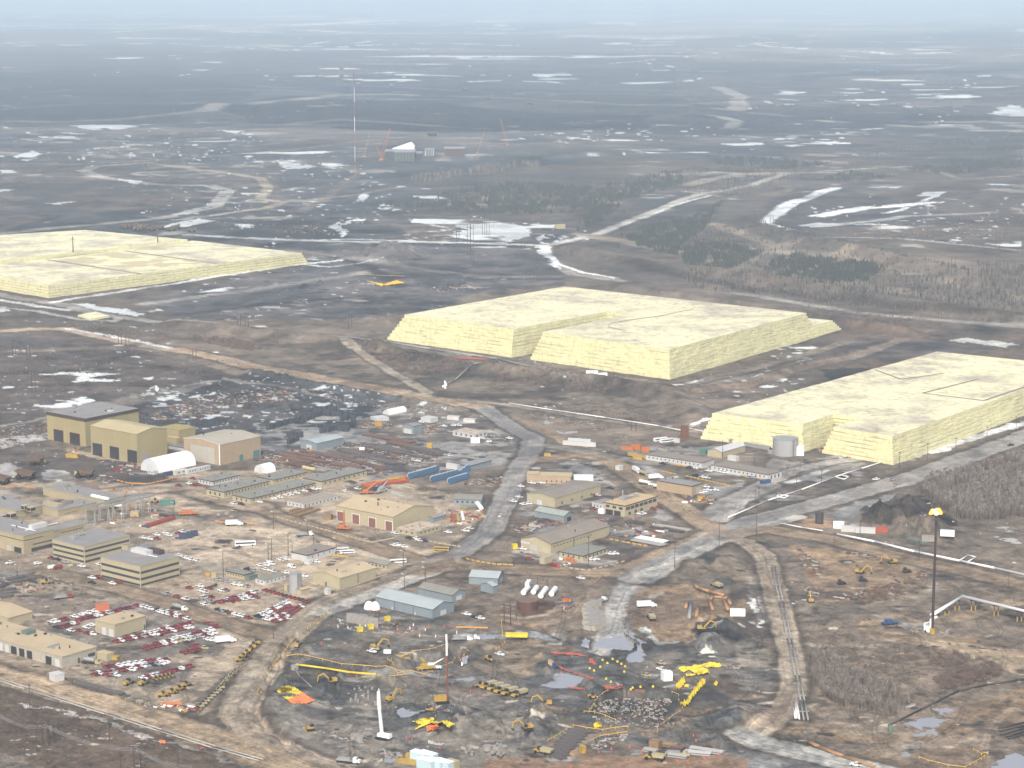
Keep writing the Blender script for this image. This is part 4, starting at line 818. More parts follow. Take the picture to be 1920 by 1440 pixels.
def bld(fr,fx,fy,ty,lx,rx,name,label,cat='building',wall=YEL,roof=GRR,kind='flat',rise=.1,fasc=FASC,ly=None,b=None,feats=(),vents=0,z0=0,group=None,fh=.5,ang=None):
    """front corner pixel (fx,fy), its eave row ty, left and right corner columns.  feats: (face,t0,t1,z0,z1,material,partname); t from the front corner"""
    s=fr[2]; fx,fy,ty,lx,rx=fr[0]+fx/s,fr[1]+fy/s,fr[1]+ty/s,fr[0]+lx/s,fr[0]+rx/s
    Fp=at(fx,fy,z0); h=zfor(Fp[0],Fp[1],ty)-z0
    if ly is not None:
        q=at(lx,fr[1]+ly/s,z0+h); ua=math.atan2(q[1]-Fp[1],q[0]-Fp[0])
    else: ua=R(ang if ang is not None else 141)
    va=ua-math.pi/2
    def hit(ang_,px):
        k=(px-960)/F; A,B=math.cos(ang_),math.sin(ang_)
        # (Fx+tA)= k*((Fy+tB)ct+(H-z0-h)st) using roof height
        return (k*(Fp[1]*ct+(H-z0-h)*st)-Fp[0])/(A-k*B*ct)
    k0=(fx-960)/F
    L=hit(ua,lx); Bd=b if b is not None else hit(va,rx)
    o=thing(name,label,cat,(Fp[0],Fp[1],z0),va,group); o['_d']=(L,Bd,h); 
    a=L; bb=Bd
    mb=MB(); 
    if kind=='flat':
        mb.box(0,0,-1,bb,a,h-.02); mb.build('wall',wall,o)
        rb=MB(); rb.box(-.15,-.15,h-.01,bb+.15,a+.15,h+.3,0); ob=rb.build('roof',roof,o)
        if fasc:
            fb=MB(); e=.3
            for x0,y0,x1,y1 in [(-e,-e,bb+e,-.16),(-e,a+.16,bb+e,a+e),(-e,-.155,-.16,a+.155),(bb+.16,-.155,bb+e,a+.155)]: fb.box(x0,y0,h+.32-fh,x1,y1,h+.34)
            fb.build('fascia',fasc,o)
    else:
        rr=rise*h if rise<3 else rise
        ax='x' if kind=='gx' else 'y'
        mb.box(0,0,-1,bb,a,h)
        if ax=='x': 
            for x in (0,bb): mb.add([(x,0,h),(x,a,h),(x,a/2,h+rr)],[(0,1,2) if x else (0,2,1)])
        else:
            for y in (0,a): mb.add([(0,y,h),(bb,y,h),(bb/2,y,h+rr)],[(0,1,2)])
        mb.build('wall',wall,o)
        rb=MB(); gable(rb,a,bb,h,rr,ax,0,1); ob=rb.build('roof',[roof,fasc or roof],o)
    if vents:
        for i in range(vents):
            v=MB(); x=random.uniform(.1,.9)*bb; y=random.uniform(.1,.9)*a
            zz=h+(.3 if kind=='flat' else (rise*h*(1-abs((y/a if kind=='gx' else x/bb)-.5)*2)+.2))
            if random.random()<.6: v.cyl((x,y,zz),(x,y,zz+1.1),.35,.35,8); v.cyl((x,y,zz+1.1),(x,y,zz+1.4),.6,.3,8)
            else: v.box(x-.7,y-.6,zz,x+.7,y+.6,zz+.9)
            v.build('roof_vent',random.choice([STE,DST,STE]),ob)
    for ft in feats:
        face,t0,t1,q0,q1,m,pn=ft[:7]; d=.10; fb=MB()
        z0_,z1_=q0*h,q1*h
        if face=='L': fb.box(-d,t0*a,z0_,.02,t1*a,z1_)
        elif face=='R': fb.box(t0*bb,-d,z0_,t1*bb,.02,z1_)
        po=fb.build(pn,m,o)
        if pn in('door','open_door') :
            fb=MB(); e=.25; dd=d+.07
            if face=='L':
                for y0,y1,za,zb in [(t0*a-e,t0*a,z0_,z1_+e),(t1*a,t1*a+e,z0_,z1_+e),(t0*a,t1*a,z1_,z1_+e)]: fb.box(-dd,y0,za,.02,y1,zb)
            else:
                for x0,x1,za,zb in [(t0*bb-e,t0*bb,z0_,z1_+e),(t1*bb,t1*bb+e,z0_,z1_+e),(t0*bb,t1*bb,z1_,z1_+e)]: fb.box(x0,-dd,za,x1,.02,zb)
            fb.build('frame',ft[7] if len(ft)>7 else STE,po)
    return o
def wins(face,n,t0,t1,q0,q1,wfrac=.5,m=None):
    out=[];
    for i in range(n):
        c=t0+(t1-t0)*(i+.5)/n; hw=(t1-t0)/n*wfrac/2; out.append((face,c-hw,c+hw,q0,q1,m or GLA,'window'))
    return out
def bands(rows,faces='LR'): return [(f,.015,.985,q0,q1,GLA,'window_band') for q0,q1 in rows for f in faces]
W='workshop'; OFF='office building'
O1=bld(Z1,645,470,262,350,1040,'maintenance_shop','largest yellow workshop with grey flat roof, dark brown top band and two dark bay doors',wall=YEL,roof=GRR,fh=2.6,vents=12,feats=[('L',.15,.41,0,.42,DARK,'open_door',ORG),('L',.58,.83,0,.42,DARK,'open_door',ORG)])
bld(Z1,1032,597,378,678,1250,'maintenance_shop','yellow workshop with cream roof and three dark bay doors behind the big white tent',roof=YELR,kind='gy',rise=.12,vents=3,fasc=YEL,feats=[('L',.005,.21,0,.43,DARK,'open_door'),('L',.39,.59,0,.43,DARK,'open_door'),('L',.755,.965,0,.43,DARK,'open_door'),('R',.17,.36,0,.3,STE,'door')])
bld(Z1,1345,440,350,1200,1465,'annex','narrow yellow annex behind the three-door yellow workshop',wall=YEL,roof=mat('roof_olive',(190,176,108)),vents=1,fasc=None)
bld(Z1,1330,450,408,1252,1350,'annex','small low yellow lean-to between the yellow workshop and the tan hangar',roof=YELR,fasc=None)
bld(Z1,1380,505,480,1265,1400,'portable_office','grey portable office left of the tan hangar','portable office',wall=WHI,roof=GRR,group=None)
bld(ZB,1170,592,345,733,1652,'hangar','tan hangar with low gable roof and very wide pale sliding door','hangar',wall=TANW,roof=mat('roof_tan_grey',(200,192,174),var=.04,scale=.1),kind='gx',rise=.13,fasc=SNO,vents=2,feats=[('L',.137,.82,0,.78,DGR,'door'),('R',.81,.975,0,.34,TEAL,'door'),('R',.47,.56,0,.3,TEAL,'door'),('L',.0,.02,0,1,SNO,'downpipe')])
def tent(fr,fx,fy,lx,rx,label,wide=None,endm=None,n=14,cat='fabric shelter'):
    s=fr[2]; fx,fy,lx,rx=fr[0]+fx/s,fr[1]+fy/s,fr[0]+lx/s,fr[0]+rx/s; Fp=at(fx,fy)
    ua,va=R(141),R(51)
    def hit(an,px): k=(px-960)/F; return (k*(Fp[1]*ct+H*st)-Fp[0])/(math.cos(an)-k*math.sin(an)*ct)
    a=hit(ua,lx); b=hit(va,rx); r=a/2
    o=thing('fabric_shelter',label,cat,(Fp[0],Fp[1],0),va)
    mb=MB(); pts=[(r-r*math.cos(math.pi*i/n),r*1.02*math.sin(math.pi*i/n)**.85) for i in range(n+1)]
    seg=max(2,int(b/4)); vs=[];fs=[]
    for j in range(seg+1):
        for (y,zz) in pts: vs.append((b*j/seg,y,zz))
    for j in range(seg):
        for i in range(n): q=j*(n+1)+i; fs.append((q,q+n+1,q+n+2,q+1))
    mb.add(vs,fs); mb.build('canopy',SNO,o,smooth=True)
    mb=MB(); 
    for x in (.25,b-.25): mb=MB().add([(x,y,zz) for y,zz in pts],[tuple(range(n+1)) if x<1 else tuple(range(n,-1,-1))]); mb.build('end_wall',mat('fabric_grey',(214,218,222),var=.03,k=.75),o)
    mb=MB(); mb.box(.05,r*.72,0,.2,r*1.28,r*.62); mb.build('door',WHI,o)
    return o
tent(ZB,430,690,218,880,'largest white arched fabric shelter beside the yellow workshops')
tent(ZB,1715,692,1580,1838,'small white arched shelter behind the grey-roofed barracks row')
tent(Z2,1005,233,952,1130,'white arched shelter alone beside the upper yard road')
def trailer(fr,fx,fy,ty,lx,rx,label,wall=WHI,roof=None,feats=(),name='site_trailer',cat='site trailer',**k):
    return bld(fr,fx,fy,ty,lx,rx,name,label,cat,wall=wall,roof=roof or wall,fasc=k.pop('fasc',None),feats=list(feats),**k)
trailer(ZB,635,715,672,595,775,'white site trailer at the near end of the row beside the largest shelter',feats=wins('R',2,.1,.9,.4,.8,.3))
trailer(ZB,780,700,655,745,905,'second white site trailer in the row beside the largest shelter',feats=wins('R',3,.1,.9,.4,.8,.3))
trailer(ZB,905,672,628,875,1052,'far white site trailer in the row beside the largest shelter',feats=wins('R',4,.1,.9,.4,.8,.3))
trailer(ZB,512,730,688,480,622,'dark blue shipping container in front of the largest shelter',wall=DBL,name='shipping_container',cat='container')
trailer(ZB,375,705,668,300,415,'small white cabin against the end of the largest shelter',feats=wins('L',2,.1,.9,.4,.8,.4))
bld(ZB,1075,838,788,908,1400,'barracks','white single-storey barracks with grey roof nearest the tan hangar','barracks',wall=WHI,roof=GRR2,feats=wins('L',4,.05,.95,.3,.75,.3)+wins('R',9,.03,.97,.35,.75,.3),vents=6)
bld(ZB,1215,985,915,1003,1765,'barracks','cream barracks with grey roof, second from the hangar','barracks',wall=CREAM,roof=GRR2,feats=wins('L',3,.1,.9,.25,.7,.3)+wins('R',14,.02,.98,.4,.75,.25),vents=12)
bld(ZC,563,532,483,372,1250,'barracks','nearest cream barracks, long, with pickups parked along it','barracks',wall=CREAM,roof=GRR2,feats=wins('L',3,.1,.9,.25,.7,.3)+wins('R',16,.02,.98,.4,.75,.25),vents=14)
bld(ZC,808,330,284,635,1165,'barracks','back cream barracks just in front of the small white shelter','barracks',wall=CREAM,roof=GRR2,feats=wins('R',8,.05,.95,.4,.75,.25),vents=8)
bld(ZC,1315,357,300,1120,1797,'barracks','cream barracks at the right end of the grey-roofed row','barracks',wall=CREAM,roof=GRR2,feats=wins('R',9,.03,.97,.4,.75,.25),vents=8)
o=bld(ZC,1125,582,545,950,1520,'trailer_complex','white complex of joined trailers with pale striped roof beside the timber stacks','trailer complex',wall=WHI,roof=mat('roof_pale_tan',(196,184,166)),feats=wins('L',4,.05,.95,.3,.8,.25)+wins('R',10,.0,1,.2,.85,.2),fasc=WHI)
L_,B_,h_=o['_d']; mb=MB()
for i in range(1,10): mb.box(B_*i/10-.25,0,h_+.31,B_*i/10+.25,L_,h_+.4)
mb.build('roof_joint',SEAMR,o)
bld(Z2,1030,1105,1000,605,1337,'warehouse','big cream warehouse with broad low gable roof and maroon roller doors',wall=CREAM,roof=CREAMR,kind='gy',rise=.42,fasc=mat('trim_brown',(150,132,104)),vents=13,feats=[('L',.015,.135,0,.66,MAR,'door',SNO),('L',.305,.43,0,.66,MAR,'door',SNO),('L',.595,.72,0,.68,MAR,'door',SNO),('L',.87,.99,0,.66,MAR,'door',SNO)])
bld(Z2,1205,1147,1112,1052,1390,'office_annex','small cream flat-roofed office at the right corner of the big cream warehouse',OFF,wall=CREAM,roof=RUSTR,feats=wins('L',3,.1,.9,.4,.75,.3)+wins('R',5,.1,.9,.4,.75,.3),vents=2,fasc=CREAM)
bld(Z2,1330,1040,1008,1290,1422,'shed','small grey shed between the big cream warehouse and the red tanks','shed',wall=BLW,roof=GRR,kind='gx',rise=.3)
bld(Z2,1690,912,872,1482,1700,'field_office','grey hipped-roof field office with blue walls beside the mud road',OFF,wall=BLW,roof=GRR2,kind='gy',rise=.5,ly=866,b=17,feats=wins('L',5,.05,.95,.4,.8,.4))
bld(Z2,455,500,448,332,657,'metal_shed','blue-grey metal shed with white gabled roof by the tire piles','shed',wall=BLW,roof=BLR,kind='gx',rise=.28,feats=[('L',.3,.62,0,.65,WHI,'door')])
bld(Z2,1180,378,320,1097,1245,'metal_shed','tall grey metal shed with white door in the upper yard','shed',wall=BLW,roof=GRR,kind='gx',rise=.15,feats=[('L',.15,.85,0,.6,WHI,'door')])
trailer(Z2,1310,292,262,1235,1365,'white trailer office behind the tall grey shed')
bld(Z2,1640,412,380,1475,1735,'field_office','white single-storey office with rust-stained roof in the upper yard',OFF,wall=WHI,roof=RUSTR,feats=wins('L',4,.05,.95,.3,.8,.3)+wins('R',3,.05,.95,.3,.8,.3),fasc=WHI)
trailer(Z2,1520,272,248,1432,1532,'left one of two long white box trailers near the haul road',name='box_trailer',cat='trailer',ang=165)
trailer(Z2,1642,291,268,1555,1652,'right one of two long white box trailers near the haul road',name='box_trailer',cat='trailer',ang=165)
trailer(Z2,905,283,262,857,998,'long white trailer in front of the upper arched shelter',ang=120)
trailer(Z2,1510,645,612,1425,1530,'white trailer at the left end of the grey shop behind the blue drums')
bld(Z2,1600,652,616,1520,1765,'metal_shed','long grey-blue flat shop behind the blue cable drums',W,wall=BLW,roof=mat('roof_grey_blue',(168,172,176)))
bld(ZG,1298,478,378,1045,1640,'warehouse','tan gabled warehouse beside the tall silo and the mud road',wall=CREAM,roof=CREAMR,kind='gx',rise=.32,vents=4,fasc=CREAM,feats=[('L',.48,.53,0,.38,DST,'door'),('R',.495,.51,0,1,DST,'downpipe')])
bld(ZG,1745,292,256,1545,1822,'site_house','small yellow house with green-grey gable roof behind the tan warehouse','house',wall=CREAM,roof=GRR2,kind='gy',rise=.7,feats=wins('L',5,.05,.95,.3,.75,.35))
bld(ZG,990,222,160,838,1255,'bus_office','white flat-roofed office at the edge of the gravel bus yard',OFF,wall=WHI,roof=BRR,vents=3,feats=wins('R',4,.1,.9,.4,.8,.1))
trailer(ZG,590,442,400,500,787,'long white site trailer between the parking lots',roof=GRR2,feats=wins('L',2,.1,.9,.4,.75,.3)+wins('R',5,.05,.95,.4,.75,.25))
trailer(ZG,392,388,346,218,480,'cream site trailer with green-grey roof above the pickup rows',wall=CREAM,roof=GRR2,feats=wins('L',6,.05,.95,.4,.75,.3),fasc=FASC)
trailer(ZG,445,400,360,420,520,'teal flat-topped container beside the cream trailer',wall=GRN,name='shipping_container',cat='container')
bld(ZG,935,538,492,888,1020,'pump_house','small yellow pump house at the foot of the silo','shed',wall=CREAM,roof=CREAMR,kind='gx',rise=.25)
bld(ZG,800,500,445,772,828,'pump_house','narrow yellow box shed on the left side of the silo','shed',wall=CREAM,roof=CREAMR,fasc=None)
bld(ZG,1185,535,485,1152,1215,'guard_booth','little white booth at the fence corner beside the tan warehouse','booth',wall=WHI,roof=WHI,fasc=None)
bld(ZG,1010,250,215,960,1040,'generator_box','small white box unit outside the bus yard office','equipment box',wall=WHI,roof=WHI,fasc=None)
bld(ZF,1018,642,553,448,1235,'metal_shed','largest blue-grey gabled metal shed beside the excavation','shed',wall=BLW,roof=BLR,kind='gy',rise=.55,feats=[('R',.36,.62,.06,.62,WHI,'door')]+[('L',t,t+.006,0,1,DST,'downpipe') for t in (.33,.66)]+[('L',.69,.71,0,.3,WHI,'door'),('L',.29,.31,0,.3,WHI,'door')])
o=bld(ZF,1215,475,410,872,1348,'metal_shed','second blue-grey shed with rib-striped roof behind the largest one','shed',wall=BLW,roof=GRR2,kind='gy',rise=.6,feats=[('R',.3,.7,.02,.7,WHI,'door')])
bld(ZF,1672,312,242,1383,1727,'metal_shed','blue-grey shed with pale green roof by the junction','shed',wall=BLW,roof=BLR,kind='gy',rise=.55,ly=224,b=16,feats=[('R',.3,.75,.02,.7,WHI,'door')])
bld(ZF,1622,388,322,1500,1668,'metal_shed','small blue-grey gabled shed in front of the pale green roofed one','shed',wall=BLW,roof=BLR,kind='gx',rise=.4)
bld(ZD,705,305,216,305,712,'shop','tan box-shaped shop with cream roof near the white trailer',W,wall=TANW,roof=YELR,ly=206,b=12,feats=wins('L',6,.05,.95,.2,.45,.25),fasc=TANW)
bld(ZD,318,290,186,180,322,'stair_tower','taller end block at the left of the tan box-shaped shop','tower block',wall=TANW,roof=YELR,ly=184,b=9,fasc=TANW)
trailer(ZD,975,262,218,743,980,'long bright white trailer behind the olive-roofed warehouse',wall=WHP,ly=218,b=7)
bld(ZD,512,587,476,180,1065,'warehouse','yellow warehouse with brown-grey roof and one white door, left of the two-storey office',wall=CREAM,roof=BRR,kind='gx',rise=.22,fasc=CREAM,vents=4,feats=[('L',.45,.64,0,.55,WHI,'door')]+wins('R',4,.05,.9,.15,.45,.2,GRN))
bld(ZD,622,768,695,272,742,'metal_shed','green-grey metal shed with open dark door left of the long warehouse','shed',wall=BLW,roof=mat('roof_green_grey',(176,188,178)),kind='gy',rise=.55,feats=[('R',.3,.72,0,.75,DARK,'open_door')])
bld(ZD,465,1142,1028,107,1168,'warehouse','longest yellow warehouse with grey-brown gabled roof and white roller doors',wall=CREAM,roof=BRR,kind='gx',rise=.5,fasc=FASC,vents=5,feats=[('L',.43,.69,0,.68,DGR,'door'),('L',.7,1,.55,.75,WHI,'sign_band'),('R',.38,.388,0,1,DST,'downpipe')]+wins('R',12,.03,.7,.62,.72,.4))
bld(ZD,850,1237,1172,570,1150,'office_annex','low cream office with dark roof edge in front of the longest warehouse',OFF,wall=CREAM,roof=GRR2,feats=wins('L',4,.05,.95,.4,.8,.25)+wins('R',6,.05,.95,.4,.8,.25))
o=bld(ZD,1355,702,570,1100,1745,'office_building','two-storey cream office with peach roof and garage bays at its base',OFF,wall=CREAM,roof=PEACH,feats=[('L',.2,.5,0,.45,DARK,'open_door'),('L',.56,.9,0,.45,DARK,'open_door')]+wins('L',3,.04,.96,.62,.84,.55)+wins('R',7,.02,.98,.58,.84,.8)+wins('R',3,.05,.6,.1,.35,.4),fh=.6,vents=5)
L_,B_,h_=o['_d']; mb=MB(); mb.cyl((B_*.45,L_*.8,h_),(B_*.45,L_*.8,h_+6),.45,n=8); mb.build('chimney',STE,o)
mb=MB(); mb.box(B_*.3,L_*.5,h_+.3,B_*.5,L_*.75,h_+2.6); mb.tube([(B_*.5,L_*.6,h_+1),(B_*.8,L_*.6,h_+1),(B_*.8,L_*.85,h_+1)],.4); mb.build('air_handler',STE,o)
bld(ZD,1095,605,553,962,1250,'office_annex','white flat annex at the left of the two-storey office',OFF,wall=WHI,roof=GRR,feats=wins('L',3,.1,.9,.3,.7,.3),fasc=WHI)
bld(ZE,815,470,412,183,955,'barracks','white barracks with ribbed brown-grey roof, farther of the two by the yellow barriers','barracks',wall=CREAM if 0 else WHI,roof=BRR,ly=316,feats=wins('L',13,.03,.97,.45,.75,.28),fasc=FASC,fh=.3)
bld(ZE,1560,605,545,920,1715,'barracks','white barracks with ribbed brown-grey roof, nearer of the two by the yellow barriers','barracks',wall=WHI,roof=BRR,ly=434,feats=wins('L',13,.03,.97,.45,.75,.28)+wins('R',3,.1,.9,.1,.75,.3),fasc=FASC,fh=.3)
bld(ZE,1040,354,290,880,1305,'metal_shed','cream shed with white ribbed gable roof near the round grey tank','shed',wall=CREAM,roof=WHI,kind='gx',rise=.45)
trailer(ZE,1200,392,345,1105,1235,'white flat box trailer in front of the cream ribbed-roof shed')
bld(ZE,700,778,672,308,825,'shop','tan flat-roofed shop with tank trucks parked behind it',W,wall=TANW,roof=GRR,ly=606,feats=[('R',.4,.75,0,.7,DGR,'door')],vents=3)
trailer(ZE,855,315,268,795,930,'teal shipping container left of the cream ribbed-roof shed',wall=TEAL,name='shipping_container',cat='container')
trailer(ZD,1290,142,98,1240,1335,'small white site trailer beside the rail embankment')
trailer(ZE,560,185,140,500,570,'white box body beside the two parked buses')
# administration cluster
bld(ZA,1565,505,388,645,1855,'process_shop','long beige shop at the back of the administration cluster with a white roof duct',W,wall=BEI,roof=GRR,vents=9,fasc=BEI,feats=[('R',.3,.95,.45,.5,FASC,'groove')])
bld(ZA,10,490,395,-170,315,'process_shop','beige flat block at the far left edge of the administration cluster',W,wall=BEI,roof=GRR,fasc=BEI,vents=2)
bld(ZA,878,640,540,635,1435,'process_shop','beige block with grey roof and duct cluster in the middle of the administration cluster',W,wall=BEI,roof=GRR,fasc=BEI,vents=6,feats=[('R',.15,.5,.3,.36,FASC,'groove')])
bld(ZA,250,650,552,-500,640,'process_shop','low beige block with twin roof cowls left of the duct cluster',W,wall=BEI,roof=GRR,vents=7,fasc=BEI)
bld(ZA,20,795,690,-200,322,'process_shop','small raised beige block with cowls on the near left roofs',W,wall=BEI,roof=GRR,fasc=BEI,vents=3)
bld(ZA,800,990,850,640,1262,'process_shop','beige wing with dark groove joining the two-storey block to the crane way',W,wall=BEI,roof=GRR,fasc=BEI,feats=[('R',.25,.97,.6,.67,FASC,'groove')])
bld(ZA,358,1190,925,-700,805,'process_shop','two-storey beige block with entrance canopy at the left edge',OFF,wall=BEI,roof=GRR,fasc=BEI,vents=6,feats=[('L',.0,.97,.72,.76,FASC,'groove'),('R',.02,.65,.72,.76,FASC,'groove'),('R',.3,.99,.38,.44,FASC,'groove'),('R',.25,.97,.02,.22,GLA,'window_band'),('L',.03,.13,0,.3,DARK,'open_door'),('L',.17,.24,0,.3,DGR,'door')])
o=bld(ZA,1270,1345,1085,785,1945,'office_block','three-storey cream office block with three dark window bands and rooftop pipework','office block',wall=CREAM,roof=GRR,fh=.3,fasc=CREAM,feats=bands([(.68,.80),(.38,.50),(.08,.2)]))
L_,B_,h_=o['_d']; mb=MB()
for i in range(3): mb.cyl((B_*(.32+i*.07),L_*.72,h_),(B_*(.32+i*.07),L_*.72,h_+3.5),.4)
mb.tube([(B_*.2,L_*.75,h_+.9),(B_*.55,L_*.75,h_+.9)],.5); mb.box(B_*.2,L_*.6,h_+.3,B_*.3,L_*.8,h_+1.6); mb.build('roof_plant',STE,o)
o=bld(Z1,1055,1520,1370,755,1345,'office_block','nearest cream three-storey office block with a white rooftop unit','office block',wall=CREAM,roof=GRR,fh=.3,fasc=CREAM,feats=bands([(.62,.74),(.30,.42),(.02,.12)]))
L_,B_,h_=o['_d']; mb=MB(); mb.box(B_*.62,L_*.45,h_+.3,B_*.78,L_*.85,h_+2.8); mb.build('rooftop_unit',WHI,o); mb=MB(); mb.box(B_*.8,L_*.3,h_+.3,B_*.93,L_*.6,h_+3); mb.build('penthouse',DST,o)
o=bld(ZA,1920,1225,1075,1625,1960,'footbridge','enclosed cream footbridge linking the two office blocks','footbridge',wall=CREAM,roof=GRR2,b=5,feats=wins('L',6,.1,.9,.35,.6,.25),fasc=CREAM,z0=0)
# bottom-left depot
bld(Z5,468,692,608,-300,722,'vehicle_depot','long cream vehicle depot with a row of bay doors at the left edge','vehicle depot',wall=mat('wall_off_white',(206,200,186)),roof=CREAMR,vents=10,fasc=CREAM,feats=[('L',a_,b_,0,.72,m_,n_) for a_,b_,m_,n_ in [(.02,.07,WHI,'door'),(.10,.155,DARK,'open_door'),(.285,.335,DARK,'open_door'),(.36,.41,DARK,'open_door'),(.435,.49,DARK,'open_door'),(.51,.55,WHI,'door'),(.57,.61,WHI,'door'),(.63,.67,WHI,'door')]]+[('R',.45,.5,0,.5,DST,'door'),('R',.75,.95,.3,.6,DST,'window')])
bld(Z5,62,372,318,-260,242,'storehouse','cream gabled storehouse cut off by the left edge above the depot',wall=CREAM,roof=CREAMR,kind='gx',rise=.4,fasc=CREAM)
bld(Z5,862,462,366,713,1092,'garage','cream two-door garage standing among the parked pickups','garage',wall=CREAM,roof=CREAMR,vents=4,fasc=CREAM,feats=[('L',.05,.3,0,.62,WHI,'door'),('L',.42,.66,0,.62,WHI,'door'),('R',.93,.97,0,.35,DST,'door')])
bld(Z5,800,640,592,725,852,'shed','small cream shed against the right end of the vehicle depot','shed',wall=CREAM,roof=YELR,fasc=None)
bld(Z5,880,632,612,795,884,'skip_bin','yellow skip bin beside the small cream shed','skip',wall=YEP,roof=YEP,fasc=None,ang=165,b=3)
bld(Z5,412,797,748,368,482,'shipping_container','left of the two white containers below the depot','container',wall=WHI,roof=WHI,fasc=None,ang=130)

def on_roof(o,fr,x,y,l,w_,h,m,name,zr=None,hollow=False):
    "box standing on a roof at a pixel"
    L_,B_,hh=o['_d']; X_,Y_=pz_(fr,x,y); p=at(X_,Y_,o.location[2]+hh+.3); dx,dy_=p[0]-o.location[0],p[1]-o.location[1]; a=-o.rotation_euler.z
    lx,ly=dx*math.cos(a)-dy_*math.sin(a),dx*math.sin(a)+dy_*math.cos(a); mb=MB(); z0=hh+.3
    mb.box(lx-l/2,ly-w_/2,z0,lx+l/2,ly+w_/2,z0+h); q=mb.build(name,m,o)
    if hollow: mb=MB(); mb.box(lx-l/2+.3,ly-w_/2-.05,z0+.5,lx+l/2-.3,ly-w_/2+.05,z0+h-.6); mb.box(lx-l/2-.05,ly-w_/2+.3,z0+.5,lx-l/2+.05,ly+w_/2-.3,z0+h-.6); mb.build('louvre',DARK,q)
def pz_(fr,x,y): return (fr[0]+x/fr[2],fr[1]+y/fr[2])
def find(txt): return [o for o in C.objects if o.get('label') and txt in o['label']][0]
q=find('twin roof cowls'); on_roof(q,ZA,380,520,4.5,4,3.2,CREAM,'cowl',hollow=True); on_roof(q,ZA,470,545,4.5,4,3.2,CREAM,'cowl',hollow=True)
q=find('small raised beige block'); on_roof(q,ZA,170,640,5,4.5,3.2,CREAM,'cowl',hollow=True); on_roof(q,ZA,20,670,5,4.5,3.2,CREAM,'cowl',hollow=True)
q=find('two-storey beige block'); on_roof(q,ZA,570,790,12,4,2.6,WHI,'rooftop_unit'); on_roof(q,ZA,350,800,.4,24,.3,SNO,'roof_pipe'); on_roof(q,ZA,620,780,26,.5,.4,SNO,'roof_pipe')
q=find('duct cluster in the middle'); on_roof(q,ZA,1000,440,7,4,2.4,BRR,'duct_cluster'); on_roof(q,ZA,790,470,4,16,2.6,BEI,'raised_bay'); on_roof(q,ZA,880,500,5,2.5,1.4,STE,'roof_fan')
q=find('white roof duct'); on_roof(q,ZA,1500,350,1.2,18,1.6,SNO,'roof_duct'); on_roof(q,ZA,1000,180,5,3,1.2,GRR2,'roof_fan')
q=find('nearest cream three-storey'); on_roof(q,Z1,1080,1275,.5,24,.35,SNO,'roof_pipe')
q=find('largest yellow workshop'); on_roof(q,Z1,560,175,3,3,2.4,STE,'roof_fan'); on_roof(q,Z1,830,205,4,4,.8,WHI,'skylight')
q=find('long cream vehicle depot'); on_roof(q,Z5,215,430,6,5,2,GRN,'rooftop_unit'); on_roof(q,Z5,400,530,8,1,1,STE,'roof_duct')
q=find('single-storey barracks')
for o_ in list(C.objects):
    if o_.get('_d') is not None: del o_['_d']
# ================================================================ VEHICLES
GLS=mat('car_glass',(60,66,74),rough=.15,var=.02); CW=mat('car_white',(240,242,243),rough=.3,var=.03,scale=.8,k=.8); CR=mat('car_red',(154,66,62),rough=.4,var=.15,scale=.8,k=.72)
CG=mat('car_silver',(186,188,190),rough=.35,var=.06); CD=mat('car_dark',(62,64,70),rough=.35,var=.08); CB=mat('car_blue',(70,96,140),rough=.35,var=.08); CT=mat('car_tan',(204,192,150),rough=.4,var=.08); CM=mat('car_maroon',(150,70,64),rough=.4,var=.1)
CMAP={'w':(CW,'white'),'r':(CR,'red'),'g':(CG,'silver'),'d':(CD,'dark grey'),'b':(CB,'blue'),'y':(YEP,'yellow'),'t':(CT,'tan'),'m':(CM,'dark red')}
def profile(mb,pts,y0,y1,m=0,inset_=0):
    "side outline in x,z pulled across from y0 to y1"
    n=len(pts); v=[(x,y0+ (inset_ if zz>1.15 else 0),zz) for x,zz in pts]+[(x,y1-(inset_ if zz>1.15 else 0),zz) for x,zz in pts]
    mb.add(v,[tuple(range(n)),tuple(range(2*n-1,n-1,-1))]+[(i,n+i,n+(i+1)%n,(i+1)%n) for i in range(n)],m)
def wheels(o,xs_,y,r,w_=.3,name='wheel',m=None):
    for x in xs_:
        for s in (-1,1):
            mb=MB(); mb.cyl((x,s*y-w_/2,r),(x,s*y+w_/2,r),r,n=10); mb.build(name,m or TYR,o)
def proto(name,cat): 
    return thing(name,None,cat,(0,0,0))
def mk_pickup():
    o=proto('pickup_truck','pickup truck'); mb=MB()
    profile(mb,[(-2.8,.45),(-2.8,1.1),(-.9,1.1),(-.85,1.85),(.55,1.85),(1.05,1.2),(2.6,1.05),(2.8,.85),(2.8,.4)],-.98,.98,0,.1); mb.build('body',CW,o)
    mb=MB(); mb.box(-2.65,-.8,1.11,-1.0,.8,1.16); mb.build('cargo_bed',CD,o)
    mb=MB(); profile(mb,[(-.93,1.22),(-.88,1.7),(.5,1.7),(.98,1.24)],-.93,.93); mb.add([(.57,-.8,1.80),(.57,.8,1.80),(1.10,.85,1.25),(1.10,-.85,1.25)],[(0,3,2,1)]); mb.build('window',GLS,o)
    wheels(o,(-1.75,1.8),.88,.42); return o
